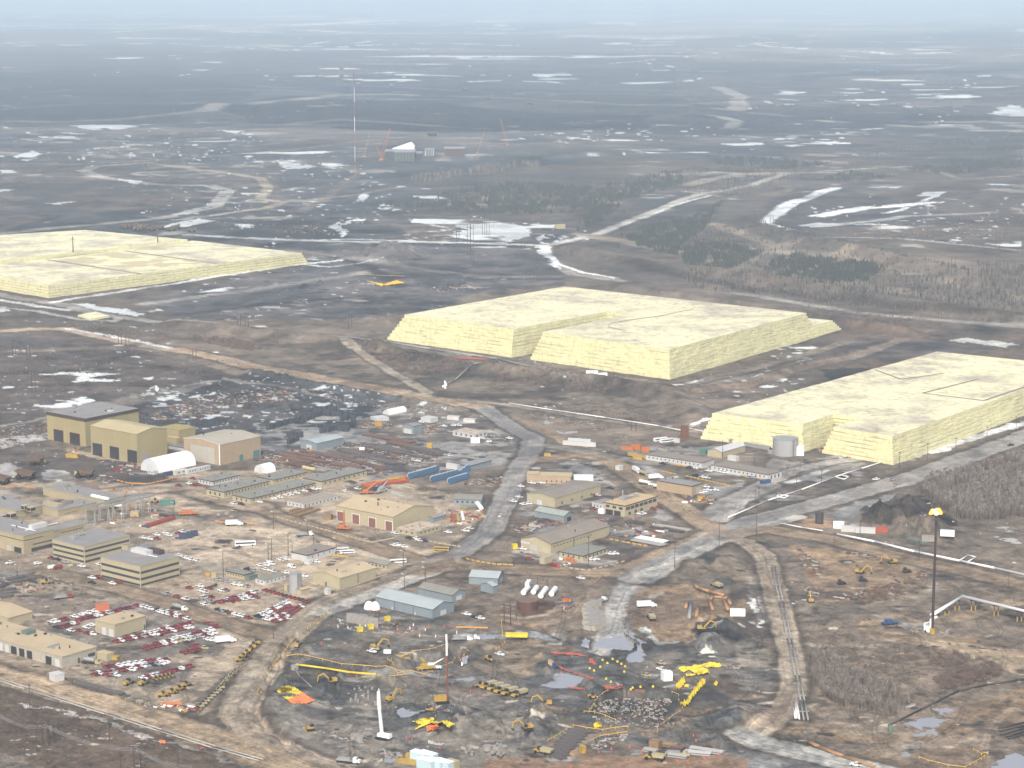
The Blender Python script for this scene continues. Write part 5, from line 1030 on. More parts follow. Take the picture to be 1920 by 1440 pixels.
def mk_suv():
    o=proto('suv_car','car'); mb=MB()
    profile(mb,[(-2.4,.45),(-2.45,1.1),(-2.25,1.8),(.5,1.8),(1.05,1.15),(2.3,1.0),(2.45,.8),(2.45,.4)],-.93,.93,0,.1); mb.build('body',CW,o)
    mb=MB(); profile(mb,[(-2.2,1.2),(-2.05,1.66),(.42,1.66),(.95,1.2)],-.9,.9); mb.add([(.55,-.75,1.75),(.55,.75,1.75),(1.1,.8,1.2),(1.1,-.8,1.2)],[(0,3,2,1)]); mb.build('window',GLS,o)
    wheels(o,(-1.5,1.55),.85,.38); return o
def mk_van():
    o=proto('cargo_van','van'); mb=MB()
    profile(mb,[(-3,.45),(-3,2.3),(1.6,2.3),(2.3,1.35),(2.9,1.15),(2.9,.45)],-1,1,0,.05); mb.build('body',CW,o)
    mb=MB(); mb.add([(1.68,-.85,2.25),(1.68,.85,2.25),(2.36,.85,1.4),(2.36,-.85,1.4)],[(0,3,2,1)]); mb.box(.4,-1.02,1.4,1.5,1.02,2.0); mb.build('window',GLS,o)
    wheels(o,(-1.9,1.8),.9,.4); return o
PICK,SUV,VAN=mk_pickup(),mk_suv(),mk_van()
USED={}
def use(proto_,loc,rz,label,group,colmat=None,s=None):
    "first use moves the model itself, later uses copy it"
    if id(proto_) not in USED or True:
        pass
    sw={'car_white':colmat,'yellow_machine_paint':colmat} if colmat is not None and colmat is not CW else ({'yellow_machine_paint':CW} if colmat is CW else None)
    return dup(proto_,loc,rz,label,group,sw,s)
UDEG,VDEG=R(-39),R(51)
def gpt(x,y): 
    zz=ground_z(x,y); p=at(x,y,zz); return (p[0],p[1],zz)
def cars(fr,pts,cols,desc,head=None,group=None,kinds='p',jit=2.5):
    "a named cluster of cars: pixel points, colour letters; label counts from the left"
    P=sorted([(fr[0]+x/fr[2],fr[1]+y/fr[2]) for x,y in pts]); n=len(P)
    for i,(x,y) in enumerate(P):
        c=cols[i%len(cols)]; m_,cn=CMAP[c]; k=kinds[i%len(kinds)]; pr,kn={'p':(PICK,'pickup'),'s':(SUV,'car'),'v':(VAN,'van')}[k]
        hd=(UDEG if head is None else R(head))+R(random.gauss(0,jit))+(math.pi if random.random()<.3 else 0)
        lab=f"{cn} {kn}, {ORD[i]} {desc}" if n>1 else f"{cn} {kn} {desc}"
        use(pr,gpt(x,y),hd,lab,group or 'vehicles parked about the yards',m_)
def row(fr,x0,y0,x1,y1,n,cols,desc,kinds='psppspp',group='vehicles parked in rows',jx=.35,**k):
    P=[]; n=max(3,round(n*.88))
    for i in range(n):
        t=i/(n-1); P.append((x0+(x1-x0)*t+random.gauss(0,jx),y0+(y1-y0)*t+random.gauss(0,jx*4)))
    cars(fr,P,cols,desc,group=group,kinds=kinds,**k)
RW='rwrmwrgrwwrmrwr'; WW='wwgwwdwwgw'
row(Z5,392,352,490,328,5,'wwrmw','in the short back row left of the two-door garage')
row(Z5,425,395,570,358,7,'drmrwrw','in the second row left of the two-door garage')
row(Z5,600,333,975,243,16,'rrmrwwrwgrrdrmdr','in the row behind the two-door garage')
row(Z5,560,312,705,272,5,'wwwwr','in the back row by the orange container')
cars(Z5,[(532,415),(590,418),(655,435),(692,442),(650,392),(685,376),(720,372)],'wrwrwwy','scattered in front of the two-door garage',kinds='psp')
cars(Z5,[(1026,228),(1070,236),(1125,253),(1100,243)],'rwww','at the upper right of the two-door garage')
row(Z5,1195,275,1350,318,7,'wwwrwrw','in the row along the road right of the garage'); row(Z5,1185,258,1330,296,6,'dgwrwd','in the back line along the road right of the garage')
cars(Z5,[(1403,327)],'w','alone at the end of the line along the road')
row(Z5,875,497,1425,393,20,RW+'rwwrm','in the front line of the long row right of the garage'); row(Z5,965,470,1420,362,17,'rrmrwwwwrwrrmrrrm','in the back line of the long row right of the garage')
row(Z5,1095,548,1605,435,18,'rrmrwrwttwwgwrwwrr','in the front line of the middle row of the lot'); row(Z5,1180,515,1580,408,13,'rwrwwwwrrwwrr','in the back line of the middle row of the lot')
row(Z5,1380,583,1530,545,5,'rmrtr','in the short row above the dark yard corner'); cars(Z5,[(1450,532),(1475,528),(1560,484),(1590,488),(1620,490)],'rmwww','beside the white box van near the lot end')
row(Z5,715,745,1245,655,18,'rwrrgrmrwrwgdgwwrr','in the front line of the lowest double row'); row(Z5,800,690,1240,632,13,'rmwwwwwrrwrwr','in the back line of the lowest double row')
cars(Z5,[(800,752),(840,748),(870,752),(985,710)],'rgwww','just below the lowest double row')
row(Z5,1075,772,1425,683,12,'wrwwrrmrwrrm','in the row above the small yellow tractors')
cars(Z5,[(1560,365),(1620,385)],'rr','at the road corner beyond the lot',kinds='pp')
row(ZG,600,500,980,605,13,'rrrrrdrrrdrrr','in the line of red pickups along the silo fence',kinds='p')
row(ZG,150,685,430,758,9,'dgdrwwwrw','in the line beside the lower road')
row(ZG,525,745,795,612,13,'dwwwwrwwgwwwg','in the first column of the right-hand lot'); row(ZG,610,775,820,650,11,'wwrwrrrrrmr','in the second column of the right-hand lot')
row(ZG,690,790,905,662,11,'rwrrwrrrrrm','in the third column of the right-hand lot'); cars(ZG,[(770,775),(810,762),(925,650)],'rww','at the outer edge of the right-hand lot')
cars(ZG,[(140,398),(228,412),(305,440),(350,447),(415,457)],'ggwwg','in the line in front of the cream trailer',kinds='p')
cars(ZG,[(60,478),(180,500),(215,497),(20,512),(10,560),(75,560),(70,600),(20,630)],'wwwrgrwr','at the left end of the middle parking lot')
row(ZG,150,610,510,510,11,'rrwrrwwrwgr','in the slanting upper row of the middle parking lot'); row(ZG,270,600,510,560,6,'rrwwrg','in the slanting lower row of the middle parking lot')
cars(ZG,[(545,262),(600,258),(648,247),(740,208),(797,202),(845,277)],'wwwwww','on the gravel before the bus yard office',kinds='psv')
cars(ZG,[(425,297),(490,312),(595,300),(665,315),(790,330),(1080,227),(960,362)],'dgwwwww','around the long white site trailer')
cars(Z1,[(1075,1160),(1120,1168),(1175,1137),(1178,1165),(1235,1122),(1265,1140),(1340,1127),(1368,1112)],'wwwrwwrw','in the strip above the gravel bus yard')
cars(Z1,[(1340,1292),(1395,1312),(1430,1322),(1478,1332)],'wwww','in the line right of the nearest office block')
cars(Z1,[(75,1347),(285,1352),(395,1385),(432,1388)],'wwwr','left of the office blocks',kinds='psvv',head=40)
cars(Z1,[(385,1312),(430,1322),(490,1342),(612,1372),(742,1358)],'rdgww','under the second office block')
cars(ZC,[(655,522),(805,490),(875,472),(948,450),(992,443),(1055,427),(1135,406),(1190,402),(1238,386),(1278,380)],'wwwwwwwrww','along the nearest cream barracks',kinds='pss')
cars(ZC,[(1570,408),(1697,382)],'ww','on the open gravel behind the big cream warehouse')
cars(ZC,[(385,540),(465,545),(385,615)],'wtd','at the left corner of the nearest barracks')
cars(Z1,[(1340,768),(1420,752),(1450,764),(1485,762),(1445,715)],'mwrrr','on the gravel left of the white barracks')
cars(Z2,[(1045,1124),(1145,1162),(1205,1165),(1225,1178),(1262,1182)],'wdwwd','in front of the small flat cream office')
cars(Z2,[(1040,1216),(1062,1212),(1110,1226)],'www','in the kerbed bay below the big warehouse')
cars(Z2,[(1440,1117),(1570,1106),(1605,1086)],'www','right of the small flat cream office')
cars(Z2,[(1835,993)],'w','driving up the wide mud road',head=70)
cars(Z2,[(1240,222),(1240,290),(1410,320),(1480,316),(1520,314),(1455,362),(1690,410),(1770,395),(1745,437),(1900,412)],'wwwgwwwwgw','scattered across the upper yard',kinds='psp')
cars(Z2,[(1420,537),(1450,540),(1210,582)],'wgw','at the end of the steel racks')
cars(Z3,[(65,772),(150,748),(222,748)],'www','beside the tan box-shaped shop'); cars(Z3,[(10,885),(55,852),(85,907),(122,902)],'wwww','left of the brown-roofed warehouse')
cars(Z3,[(610,842),(640,838),(735,787)],'rwd','right of the brown-roofed warehouse')
cars(Z3,[(610,940),(960,980),(980,975),(1055,942),(1100,930)],'rwwrr','around the two-storey office')
cars(Z3,[(1440,812),(1470,800),(1500,795),(1525,800),(1455,775),(1415,820)],'wwwwbw','packed at the end of the tan flat-roofed shop')
cars(Z3,[(1130,602),(1160,602),(1332,632),(1368,634),(1475,657)],'dgdww','below the farther white barracks'); cars(Z3,[(1570,664),(1592,670),(1775,706),(1822,710)],'wwgg','below the nearer white barracks')
cars(Z3,[(1362,692),(1385,690),(1432,704),(1462,708)],'ddww','along the straight yellow barrier row')
cars(Z3,[(125,1317),(80,1243)],'wr','left of the longest warehouse'); cars(Z3,[(738,1280),(772,1276)],'ww','right of the low cream office'); cars(Z3,[(595,1322),(628,1318)],'ww','in front of the low cream office')
cars(Z4,[(810,720),(935,722)],'wg','driving along the wet highway',head=28,kinds='p'); cars(Z4,[(1820,463)],'d','driving far up the wet highway',head=28)
cars(M1,[(775,778)],'w','driving on the brown haul road at the left',head=-18); cars(M1,[(1215,846)],'w','driving further along the brown haul road',head=-20)
cars(Z6,[(1580,293),(1645,317),(1682,323)],'wdw','right of the largest blue-grey shed'); cars(Z6,[(868,572),(890,550),(1828,593)],'wtw','inside the excavation')
cars(Z7,[(515,22)],'w','on the brown dirt by the fuel tanks'); cars(Z7,[(1010,752),(1120,706),(1118,662)],'ttw','near the yellow tarpaulins')
cars(Z5,[(690,20),(735,12),(690,57),(840,62),(888,52)],'wdrwr','below the nearest office block')
cars(Z5,[(1650,30),(1700,42)],'gg','in the upper lot by the cream trailer') if 0 else None
cars(Z5,[(1420,96),(1500,82),(1575,92),(1510,118),(1680,116),(1250,140),(1330,160),(1390,178),(1520,172)],'grwrwwggg','in the loose upper-left part of the middle lot')
cars(Z8,[(660,1424)],'w','at the bottom edge of the right-hand road',head=-20)
cars(Z6,[(1120,80)],'w','x') if 0 else None
# ---- buses
def mk_bus():
    o=proto('bus','bus'); mb=MB(); mb.box(-6,-1.27,.5,6,1.27,3.1,0,.08,.08); mb.build('body',CW,o)
    for s in (-1,1):
        mb=MB(); mb.box(-5.6,s*1.275-.02,1.6,5.4,s*1.275+.02,2.5); mb.build('window_band',GLS,o)
    mb=MB(); mb.box(5.95,-1.1,1.4,6.03,1.1,2.6); mb.build('windscreen',GLS,o); wheels(o,(-3.6,4),1.15,.5); return o
BUS=mk_bus()
def put(pr,fr,x,y,deg,label,group=None,col=None,s=None):
    return use(pr,gpt(fr[0]+x/fr[2],fr[1]+y/fr[2]),R(deg),label,group,col,s)
put(BUS,Z1,1840,1215,12,'white bus alone on the gravel bus yard',s=1.1)
for x,y,l in [(1318,118,'left'),(1370,140,'right')]: put(BUS,ZG,x,y,14,f'{l} one of the two white buses beside the bus yard office','white buses',s=.75)
put(BUS,ZG,1852,232,14,'white bus parked behind the small yellow house',s=.85)
put(BUS,Z2,1390,1250,-12,'yellow school bus below the big cream warehouse',col=YEP,s=.85)
put(BUS,ZE,350,165,30,'left one of two pale buses by the pond under the right sulphur block','pale buses by the pond'); put(BUS,ZE,420,178,30,'right one of two pale buses by the pond under the right sulphur block','pale buses by the pond')
put(BUS,ZD,340,0,30,'x') if 0 else None
# ---- tank truck, mixer, flatbed
def mk_truck(kind):
    o=proto({'tank':'tank_truck','flat':'flatbed_truck','box':'box_truck','mix':'mixer_truck'}[kind],'truck'); mb=MB()
    profile(mb,[(2.4,.6),(2.4,2.8),(4.0,2.8),(4.3,1.9),(5.6,1.7),(5.7,.6)],-1.2,1.2); mb.build('cab',CW,o)
    mb=MB(); mb.box(4.02,-1,2.0,4.26,1,2.6); mb.build('windscreen',GLS,o)
    mb=MB(); mb.box(-6,-1.1,.8,2.4,1.1,1.1); mb.build('chassis',DST,o)
    mb=MB()
    if kind=='tank': mb.cyl((-5.9,0,2.2),(2.2,0,2.2),1.15,n=12); mb.build('tank',CW,o)
    elif kind=='box': mb.box(-6,-1.25,1.1,2.3,1.25,3.9); mb.build('box_body',CW,o)
    elif kind=='flat': mb.box(-6,-1.3,1.1,2.3,1.3,1.4); mb.box(-5,-1,1.4,1,1,2.4); mb.build('load',STE,o)
    else: mb.cyl((-5,0,2.6),(-2,0,2.5),.7,1.3,12); mb.cyl((-2,0,2.5),(1.8,0,2.1),1.3,.9,12); mb.build('drum',STE,o)
    wheels(o,(-5,-3.7,4.6),1.05,.52); return o
TNK,FLT,BOX,MIX=[mk_truck(k) for k in ('tank','flat','box','mix')]
put(TNK,ZE,190,655,-40,'white tank truck beside the rail embankment, upper of two'); put(TNK,ZE,360,700,-25,'white tank truck parked against the tan flat-roofed shop')
put(BOX,ZE,82,515,-70,'white box truck standing in the pale puddle'); put(TNK,ZE,172,550,-60,'tan tank truck standing in the pale puddle',col=CT); put(BOX,ZE,300,590,20,'white box truck at the back corner of the tan flat-roofed shop')
put(MIX,Z5,1345,255,-30,'white service truck on the road beside the parking rows'); put(BOX,Z5,1695,500,20,'white box van at the end of the middle row')
put(FLT,Z5,480,170,25,'red flatbed truck with timber load in the left yard',col=CR); put(MIX,Z6,1600,480,5,'white concrete mixer truck at the pond edge inside the excavation'); put(FLT,Z6,1550,485,5,'small white truck beside the mixer at the pond edge')
put(FLT,Z6,695,1400,-15,'white crane truck on the road at the bottom edge'); put(MIX,Z5,690,660,-20,'yellowish mixer truck beside the small cream shed',col=CT)
put(FLT,Z7,1245,1350,-15,'pale crane truck in the orange clearing at the bottom',col=CT); put(FLT,Z2,370,1140,15,'flatbed trailer parked on the gravel below the warehouse road') ; put(FLT,Z1,1380,1155,12,'dark blue skip lorry above the bus yard',col=DBL)
put(FLT,Z7,670,200,60,'white flatbed truck behind the block stacks'); put(BOX,Z7,125,80,80,'white box truck behind the white fuel tanks'); put(FLT,ZA,0,0,0,'x') if 0 else None
put(BOX,Z7,1012,235,10,'small white truck at the edge of the orange dirt'); put(BOX,ZC,395,765,10,'white box truck at the corner of the bus yard')
# ---- mining haul trucks and articulated trucks
def mk_haul():
    o=proto('haul_truck','haul truck'); mb=MB()
    profile(mb,[(-7,5.2),(-6.4,3.2),(2.2,3.4),(3.2,5.9),(6.8,6.3),(6.8,6.8),(2.6,6.6)],-4.2,4.2); mb.build('dump_body',BKM,o)
    mb=MB(); mb.box(-5,-1.6,1.6,6.2,1.6,3.2); mb.box(4.6,-3.6,2.4,7,3.6,3.0); mb.build('frame',YEP,o)
    mb=MB(); mb.box(4.7,.8,3,6.6,3.2,5.4); mb.build('cab',CT,o); mb=MB(); mb.box(6.58,1,4,6.65,3,5.1); mb.build('windscreen',GLS,o)
    for x,y in ((4.2,3.1),(4.2,-3.1),(-3.6,3.2),(-3.6,-3.2)):
        mb=MB(); mb.cyl((x,y-.9,1.9),(x,y+.9,1.9),1.9,n=14); mb.build('wheel',TYR,o)
    return o
HAUL=mk_haul()
for x,y,d,l in [(275,605,10,'brown haul truck standing in the mud left of the puddle, farthest of four'),(190,712,170,'brown haul truck in the mud, middle of the left group'),(635,700,175,'dusty yellow haul truck beside the parts heap behind the administration cluster'),(5,750,160,'dark haul truck cut off by the left edge')]:
    put(HAUL,Z1,x,y,d,l,'haul trucks in the muddy yard')
for i,(x,y) in enumerate([(705,145),(755,140),(780,158),(815,145),(850,160),(900,150),(960,160),(990,150),(1078,165)]): put(HAUL,M1,x,y,random.choice([10,170,30]),f'tiny dusty haul truck behind the left sulphur block, {ORD[i]} from the left','haul trucks parked behind the left block',s=1.0)
for i,(fr,x,y) in enumerate([(U2,818,560),(U2,1058,590),(U2,510,765),(U2,700,508)]): put(HAUL,fr,x,y,40,['reddish machine on the far mine bench, left of the pair','reddish machine on the far mine bench, right of the pair','reddish machine in front of the dark pit above the cranes','pale machine high on the mine bench'][i],'machines on the mine benches',s=1.6)
def mk_adt():
    o=proto('articulated_truck','dump truck'); mb=MB(); profile(mb,[(-5,3),(-4.4,1.5),(.6,1.5),(1.2,3.2)],-1.6,1.6); mb.build('dump_body',CT,o)
    mb=MB(); profile(mb,[(1.6,.9),(1.6,2),(4.6,1.9),(5,1),(4.8,.8)],-1.2,1.2); mb.build('hood',YEP,o); mb=MB(); mb.box(1.5,-.8,1.8,2.9,.8,3.4); mb.build('cab',GLS,o)
    wheels(o,(-3.8,-2,3.6),1.35,.85,.6); return o
ADT=mk_adt()
for i,(fr,x,y) in enumerate([(Z6,1745,838),(Z6,1795,852),(Z6,1845,870),(Z6,1900,885),(Z7,55,900)]): put(ADT,fr,x,y,-135,f'yellow articulated dump truck, {ORD[i]} from the left in the parked rank','articulated dump trucks in a rank')
put(ADT,Z7,235,1335,150,'dusty articulated truck at the lower left haul track'); put(ADT,Z7,1070,1378,160,'yellow dump truck in the orange clearing near the bottom edge')
put(ADT,Z7,1535,85,120,'yellow dump truck above the brown pipe bends'); put(ADT,Z7,1045,325,100,'yellow dump truck on the round orange dirt lot')
# ---- tracked machines
def tracks_(o,L=4.2,w_=.7,y=1.3,h=1.0):
    for s in (-1,1):
        mb=MB(); profile(mb,[(-L/2,.35),(-L/2+.35,0),(L/2-.35,0),(L/2,.35),(L/2,h*.7),(L/2-.4,h),(-L/2+.4,h),(-L/2,h*.7)],s*y-w_/2,s*y+w_/2); mb.build('crawler_track',TYR,o)
def mk_exc():
    o=proto('excavator','excavator'); tracks_(o,5,.8,1.6,1.1); mb=MB(); mb.box(-3,-1.5,1.1,1.6,1.5,1.5); mb.box(-3.1,-1.5,1.5,-.4,1.5,2.7,0,.1,.1); mb.build('house',YEP,o)
    mb=MB(); mb.box(0,.5,1.5,1.6,1.5,3.1,0,.1,.05); mb.build('cab',GLS,o)
    b_=MB(); 
    def beam(p,q,w0,w1):
        p=np.array(p);q=np.array(q);d=(q-p);n=np.array([-d[2],0,d[0]])/np.linalg.norm(d); v=[]
        for yy in (-.3,.3): v+=[p+n*w0+[0,yy,0],q+n*w1+[0,yy,0],q-n*w1+[0,yy,0],p-n*w0+[0,yy,0]]
        b_.add(v,[(0,1,2,3),(7,6,5,4),(0,4,5,1),(1,5,6,2),(2,6,7,3),(3,7,4,0)])
    beam((.8,0,1.8),(4.2,0,5.6),.45,.4); beam((4.2,0,5.6),(7,0,4.6),.4,.25); b_.build('boom',YEP,o)
    b_=MB(); beam((7,0,4.9),(7.8,0,1.6),.3,.18); st_=b_.build('stick',YEP,o); mb=MB(); profile(mb,[(7.2,1.6),(8.1,1.6),(7.9,.4),(6.9,.2),(6.7,.8)],-.7,.7); mb.build('bucket',DST,st_); return o
def mk_doz():
    o=proto('bulldozer','bulldozer'); tracks_(o,4,.6,1.1,1.2); mb=MB(); mb.box(-1.8,-.8,.9,2,.8,2.1); mb.build('engine_hood',YEP,o); mb=MB(); mb.box(-1.6,-.8,2.1,.2,.8,3.3,0,.1,.05); mb.build('cab',GLS,o)
    mb=MB(); profile(mb,[(2.6,.1),(2.9,.3),(2.7,.9),(2.9,1.5),(2.6,1.5),(2.45,.8)],-2,2); mb.build('blade',YEP,o); return o
def mk_loader():
    o=proto('wheel_loader','wheel loader'); mb=MB(); mb.box(-3.6,-1.1,1,-.6,1.1,2.5,0,.1,.1); mb.box(-.6,-.8,.9,2,.8,1.6); mb.build('body',YEP,o); mb=MB(); mb.box(-.9,-.8,2,.7,.8,3.4,0,.1,.05); mb.build('cab',GLS,o)
    mb=MB(); mb.tube([(1,0,1.7),(3.2,0,.9)],.25); mb.build('arm',YEP,o); mb=MB(); profile(mb,[(3.1,.1),(4.4,.1),(4.2,.4),(3.4,.5),(3.3,1.4),(3,1.3)],-1.5,1.5); mb.build('bucket',DST,o); wheels(o,(-2.3,1.6),1.1,.8,.6); return o
def mk_drill():
    o=proto('drilling_rig','drilling rig'); tracks_(o,5,.8,1.6,1); mb=MB(); mb.box(-3,-1.4,1,1.5,1.4,2.8); mb.build('house',YEP,o); mb=MB(); mb.cyl((2.2,0,.5),(1.8,0,24),.35,.3,6); mb.build('mast',mat('mast_red_brown',(150,84,66),var=.1),o); mb=MB(); mb.cyl((1.9,0,18),(1.75,0,26),.45,.4,6); mb.build('mast_head',WHP,o); mb=MB(); mb.tube([(1.8,0,25),(-2,0,3)],.1,5); mb.build('stay',DST,o); return o
def lattice(p0,p1,w_,m,parent,name='boom',w1=.4,r=.12):
    a_=np.array(p0,float); b_=np.array(p1,float); d=b_-a_; L=np.linalg.norm(d); d/=L; h_=np.array([0,1.,0]) if abs(d[1])<.9 else np.array([1.,0,0]); u=np.cross(d,h_); u/=np.linalg.norm(u); v=np.cross(d,u)
    n=max(3,int(L/(w_*1.6))); mb=MB(); C4=[(1,1),(1,-1),(-1,-1),(-1,1)]
    def pt(i,c): t=i/n; ww=(w_*(1-t)+w_*w1*t)/2; return a_+d*L*t+(u*c[0]+v*c[1])*ww
    for c in C4: mb.cyl(pt(0,c),pt(n,c),r,r,4,caps=False)
    for i in range(n):
        for k in range(4): mb.cyl(pt(i,C4[k]),pt(i+1,C4[(k+1)%4]),r*.7,r*.7,3,caps=False)
    return mb.build(name,m,parent)
EXC,DOZ,LDR,DRL=mk_exc(),mk_doz(),mk_loader(),mk_drill()
for fr,x,y,d,l in [(Z6,1015,935,50,'yellow excavator with raised boom right of the tall white pump'),(Z6,565,800,200,'small excavator digging in the dark slope below the yellow hose line'),(Z7,255,970,180,'yellow excavator on the brown heap right of the truck rank'),
    (Z7,1430,405,0,'yellow excavator reaching over the black heap'),(Z7,110,1150,200,'yellow excavator by the grey bank at the lower left'),(Z4,815,935,-60,'yellow excavator beside the dark spoil heap near the highway'),(Z4,690,1420,-20,'yellow excavator at the near edge of the orange storage ground'),
    (Z4,930,1345,190,'yellow excavator beside the grey machine on the orange storage ground'),(Z8,320,195,90,'yellow machine at the tip of the debris line'),(Z6,900,545,20,'yellow excavator by two pale pickups inside the excavation')]:
    put(EXC,fr,x,y,d,l,'excavators about the site',s=.95)
for fr,x,y,d,l,c in [(Z6,410,1160,200,'yellow bulldozer at the lower left of the excavation',None),(Z4,925,945,-90,'black and white bulldozer on the dark spoil',CW),(Z8,545,65,10,'dark bulldozer, left of two on the orange ground',None),(Z8,708,40,-20,'dark bulldozer, right of two on the orange ground',None),(Z4,1035,1415,10,'dark bulldozer beside the grey machine',None),
    (Z6,1300,1020,0,'small yellow bulldozer at the pool right of the white pump',None),(Z2,400,510,10,'small yellow dozer in front of the white-roofed shed',None),(Z7,605,920,100,'small dark crawler above the footing grid',None)]:
    put(DOZ,fr,x,y,d,l,'bulldozers about the site',CD if 'dark bulldozer' in l else None)
for fr,x,y,d,l in [(Z6,1755,640,-60,'yellow wheel loader on the brown flat'),(Z6,1680,835,190,'yellow wheel loader at the left end of the truck rank'),(Z6,315,530,80,'yellow wheel loader behind the barrier road'),(Z1,845,935,20,'yellow wheel loader on the beige wing roof side'),(Z1,1165,890,10,'yellow wheel loader near the teal skip'),
    (Z5,350,60,15,'yellow machine at the end of the material rows'),(Z5,965,815,60,'yellow loader left of the small tractors'),(Z5,1080,815,60,'dark-wheeled yellow loader below the white pickup'),(Z7,1755,0,0,'x')][:8]:
    put(LDR,fr,x,y,d,l,'wheel loaders about the site')
for i in range(5): put(LDR,Z5,1170+i*30,785-i*7,-60,f'small bright yellow tractor, {ORD[i]} from the left in the tractor row','small yellow tractors',s=.72)
for i,(x,y) in enumerate([(1225,905),(1290,885),(1345,860),(1395,830)]): put(LDR,Z5,x,y,20+i*9,f'dusty loader, {ORD[i]} from the left in the row by the wet corner','loaders by the wet corner',s=.9)
for i in range(8): put(LDR,Z5,1505+i*22,985-i*20,150,f'pale cab unit, {ORD[i]} from the bottom along the slanting fence','cab units along the slanting fence',s=.6,col=CT)
for i in range(6): put(LDR,Z5,1800+i*25,640-i*26,30+i*20,f'yellow lift, {ORD[i]} from the left in the yellow machine corner','yellow lifts in the corner',s=.8)
put(DRL,Z6,1395,950,10,'tall brown drilling rig in the middle of the excavation',s=1.35)
for x,y,d,l in [(310,935,10,'x'),]: pass
# ---- cranes
def crane(fr,x,y,deg,tip,m,label,w_=1.4,base='wheels',extra=None,bm=None):
    "tip is the boom-end pixel; the boom leans in the picture plane direction that reaches it"
    x,y=fr[0]+x/fr[2],fr[1]+y/fr[2]; g=gpt(x,y); o=thing('mobile_crane',label,'crane',g,0,None)
    tx,ty=fr[0]+tip[0]/fr[2],fr[1]+tip[1]/fr[2]
    k=(tx-x)/ppm(y)
    P=(g[0]+k,g[1]+abs(k)*.3); zt=zfor(P[0],P[1],ty)-g[2]
    body=MB(); d=R(deg); mb=MB()
    c_,s_=math.cos(d),math.sin(d)
    rt=lambda pts:[(px*c_-py*s_,px*s_+py*c_,pz) for px,py,pz in pts]
    mb.add(rt([(-5,-1.4,1),(5,-1.4,1),(5,1.4,1),(-5,1.4,1),(-5,-1.4,1.8),(5,-1.4,1.8),(5,1.4,1.8),(-5,1.4,1.8)]),[(3,2,1,0),(4,5,6,7),(0,1,5,4),(1,2,6,5),(2,3,7,6),(3,0,4,7)]); mb.build('carrier',m,o)
    mb=MB(); mb.add(rt([(-3,-1.3,1.8),(1,-1.3,1.8),(1,1.3,1.8),(-3,1.3,1.8),(-2.6,-1.2,3.4),(.6,-1.2,3.4),(.6,1.2,3.4),(-2.6,1.2,3.4)]),[(4,5,6,7),(0,1,5,4),(1,2,6,5),(2,3,7,6),(3,0,4,7)]); mb.build('cab',m,o)
    for q in (-3.5,-1.5,1.5,3.5):
        for s2 in (-1.2,1.2):
            a1,b1=rt([(q,s2-.25,.6),(q,s2+.25,.6)]); w2=MB(); w2.cyl(a1,b1,.6,n=8); w2.build('wheel',TYR,o)
    if bm=='solid':
        mb=MB(); mb.cyl((0,0,2.8),((P[0]-g[0]),(P[1]-g[1]),zt),w_*.55,w_*.3,6); mb.build('boom',m,o)
    else: lattice((0,0,2.8),((P[0]-g[0]),(P[1]-g[1]),zt),w_,m,o)
    return o
crane(Z2,660,1095,-15,(662,945),ORG,'orange mobile crane with raised telescopic boom in front of the big warehouse',1.6,bm='solid')
crane(Z2,830,825,10,(910,730),ORG,'orange crane at the left of the crane cluster behind the big warehouse',1.0,bm='solid'); crane(Z2,905,805,30,(985,715),DBL,'dark crane with slanting boom in the crane cluster',1.0,bm='solid'); crane(Z2,940,815,50,(1000,700),STE,'grey crane with slanting boom in the crane cluster',.9,bm='solid')
crane(Z6,1275,705,20,(1235,610),YEP,'yellow crane with blue boom tip at the round trench',1.5); crane(Z6,1085,640,10,(1195,560),YEP,'yellow crane with low boom at the fence corner',.9,bm='solid')
crane(Z6,1325,700,0,(1410,615),WHP,'small white crane beside the round trench',.7,bm='solid')
crane(Z1,1395,985,10,(1325,920),ORG,'orange boom lift with white arm on the gravel yard',.7,bm='solid'); crane(Z1,1430,982,10,(1500,990),ORG,'second orange boom lift, arm lowered',.7,bm='solid')
crane(Z8,915,365,20,(990,385),CB,'blue boom lift on the curved dirt track',.6,bm='solid')
crane(Z6,700,665,0,(300,640),YEP,'x') if 0 else None
BOR=mat('boom_red_orange',(222,132,84),var=.05,k=.8)
for x,y,tip,l,m_,w_ in [(222,905,(275,722),'tallest orange crawler crane at the far plant construction site',BOR,7),(228,900,(198,822),'short orange boom beside the tallest crane at the far construction site',BOR,5),(128,885,(160,745),'thin yellow crane at the left of the far construction site',YEP,3.5),(935,820,(893,665),'orange leaning crane at the right of the far construction site',BOR,4.5),(765,870,(806,738),'yellow crane in front of the right part of the far construction site',YEP,3.5)]:
    crane(U2,x,y,0,tip,m_,l,w_)
# concrete pump with tall white boom
g=gpt(480+958/4,1080+1222/4); o=thing('concrete_pump','tall white concrete pump boom standing straight up in the excavation','concrete pump',g,R(-30))
mb=MB(); mb.box(-3,-1.5,1,4,1.5,2.8,0,.2,.1); mb.build('body',WHP,o); tracks_(o,7,.9,2,1.2)
zt=zfor(g[0],g[1],1080+885/4)-g[2]; mb=MB(); mb.cyl((-1,0,2.5),(-2.6,.5,14),.9,.8,6); mb.cyl((-2.6,.5,14),(-4,2.0,zt),.95,.8,6); mb.build('boom',WHP,o); mb=MB(); mb.cyl((-1.2,0,2.5),(-3.3,1.2,24),.4,.3,6); mb.cyl((-4,2,zt),(-4.6,2.2,zt-7),.8,.6,6); mb.build('boom_strut',WHP,o)
for pr in (PICK,SUV,VAN,BUS,TNK,FLT,BOX,MIX,HAUL,ADT,EXC,DOZ,LDR,DRL):
    for ch in list(pr.children):
        for c2 in list(ch.children): bpy.data.objects.remove(c2)
        bpy.data.objects.remove(ch)
    bpy.data.objects.remove(pr)
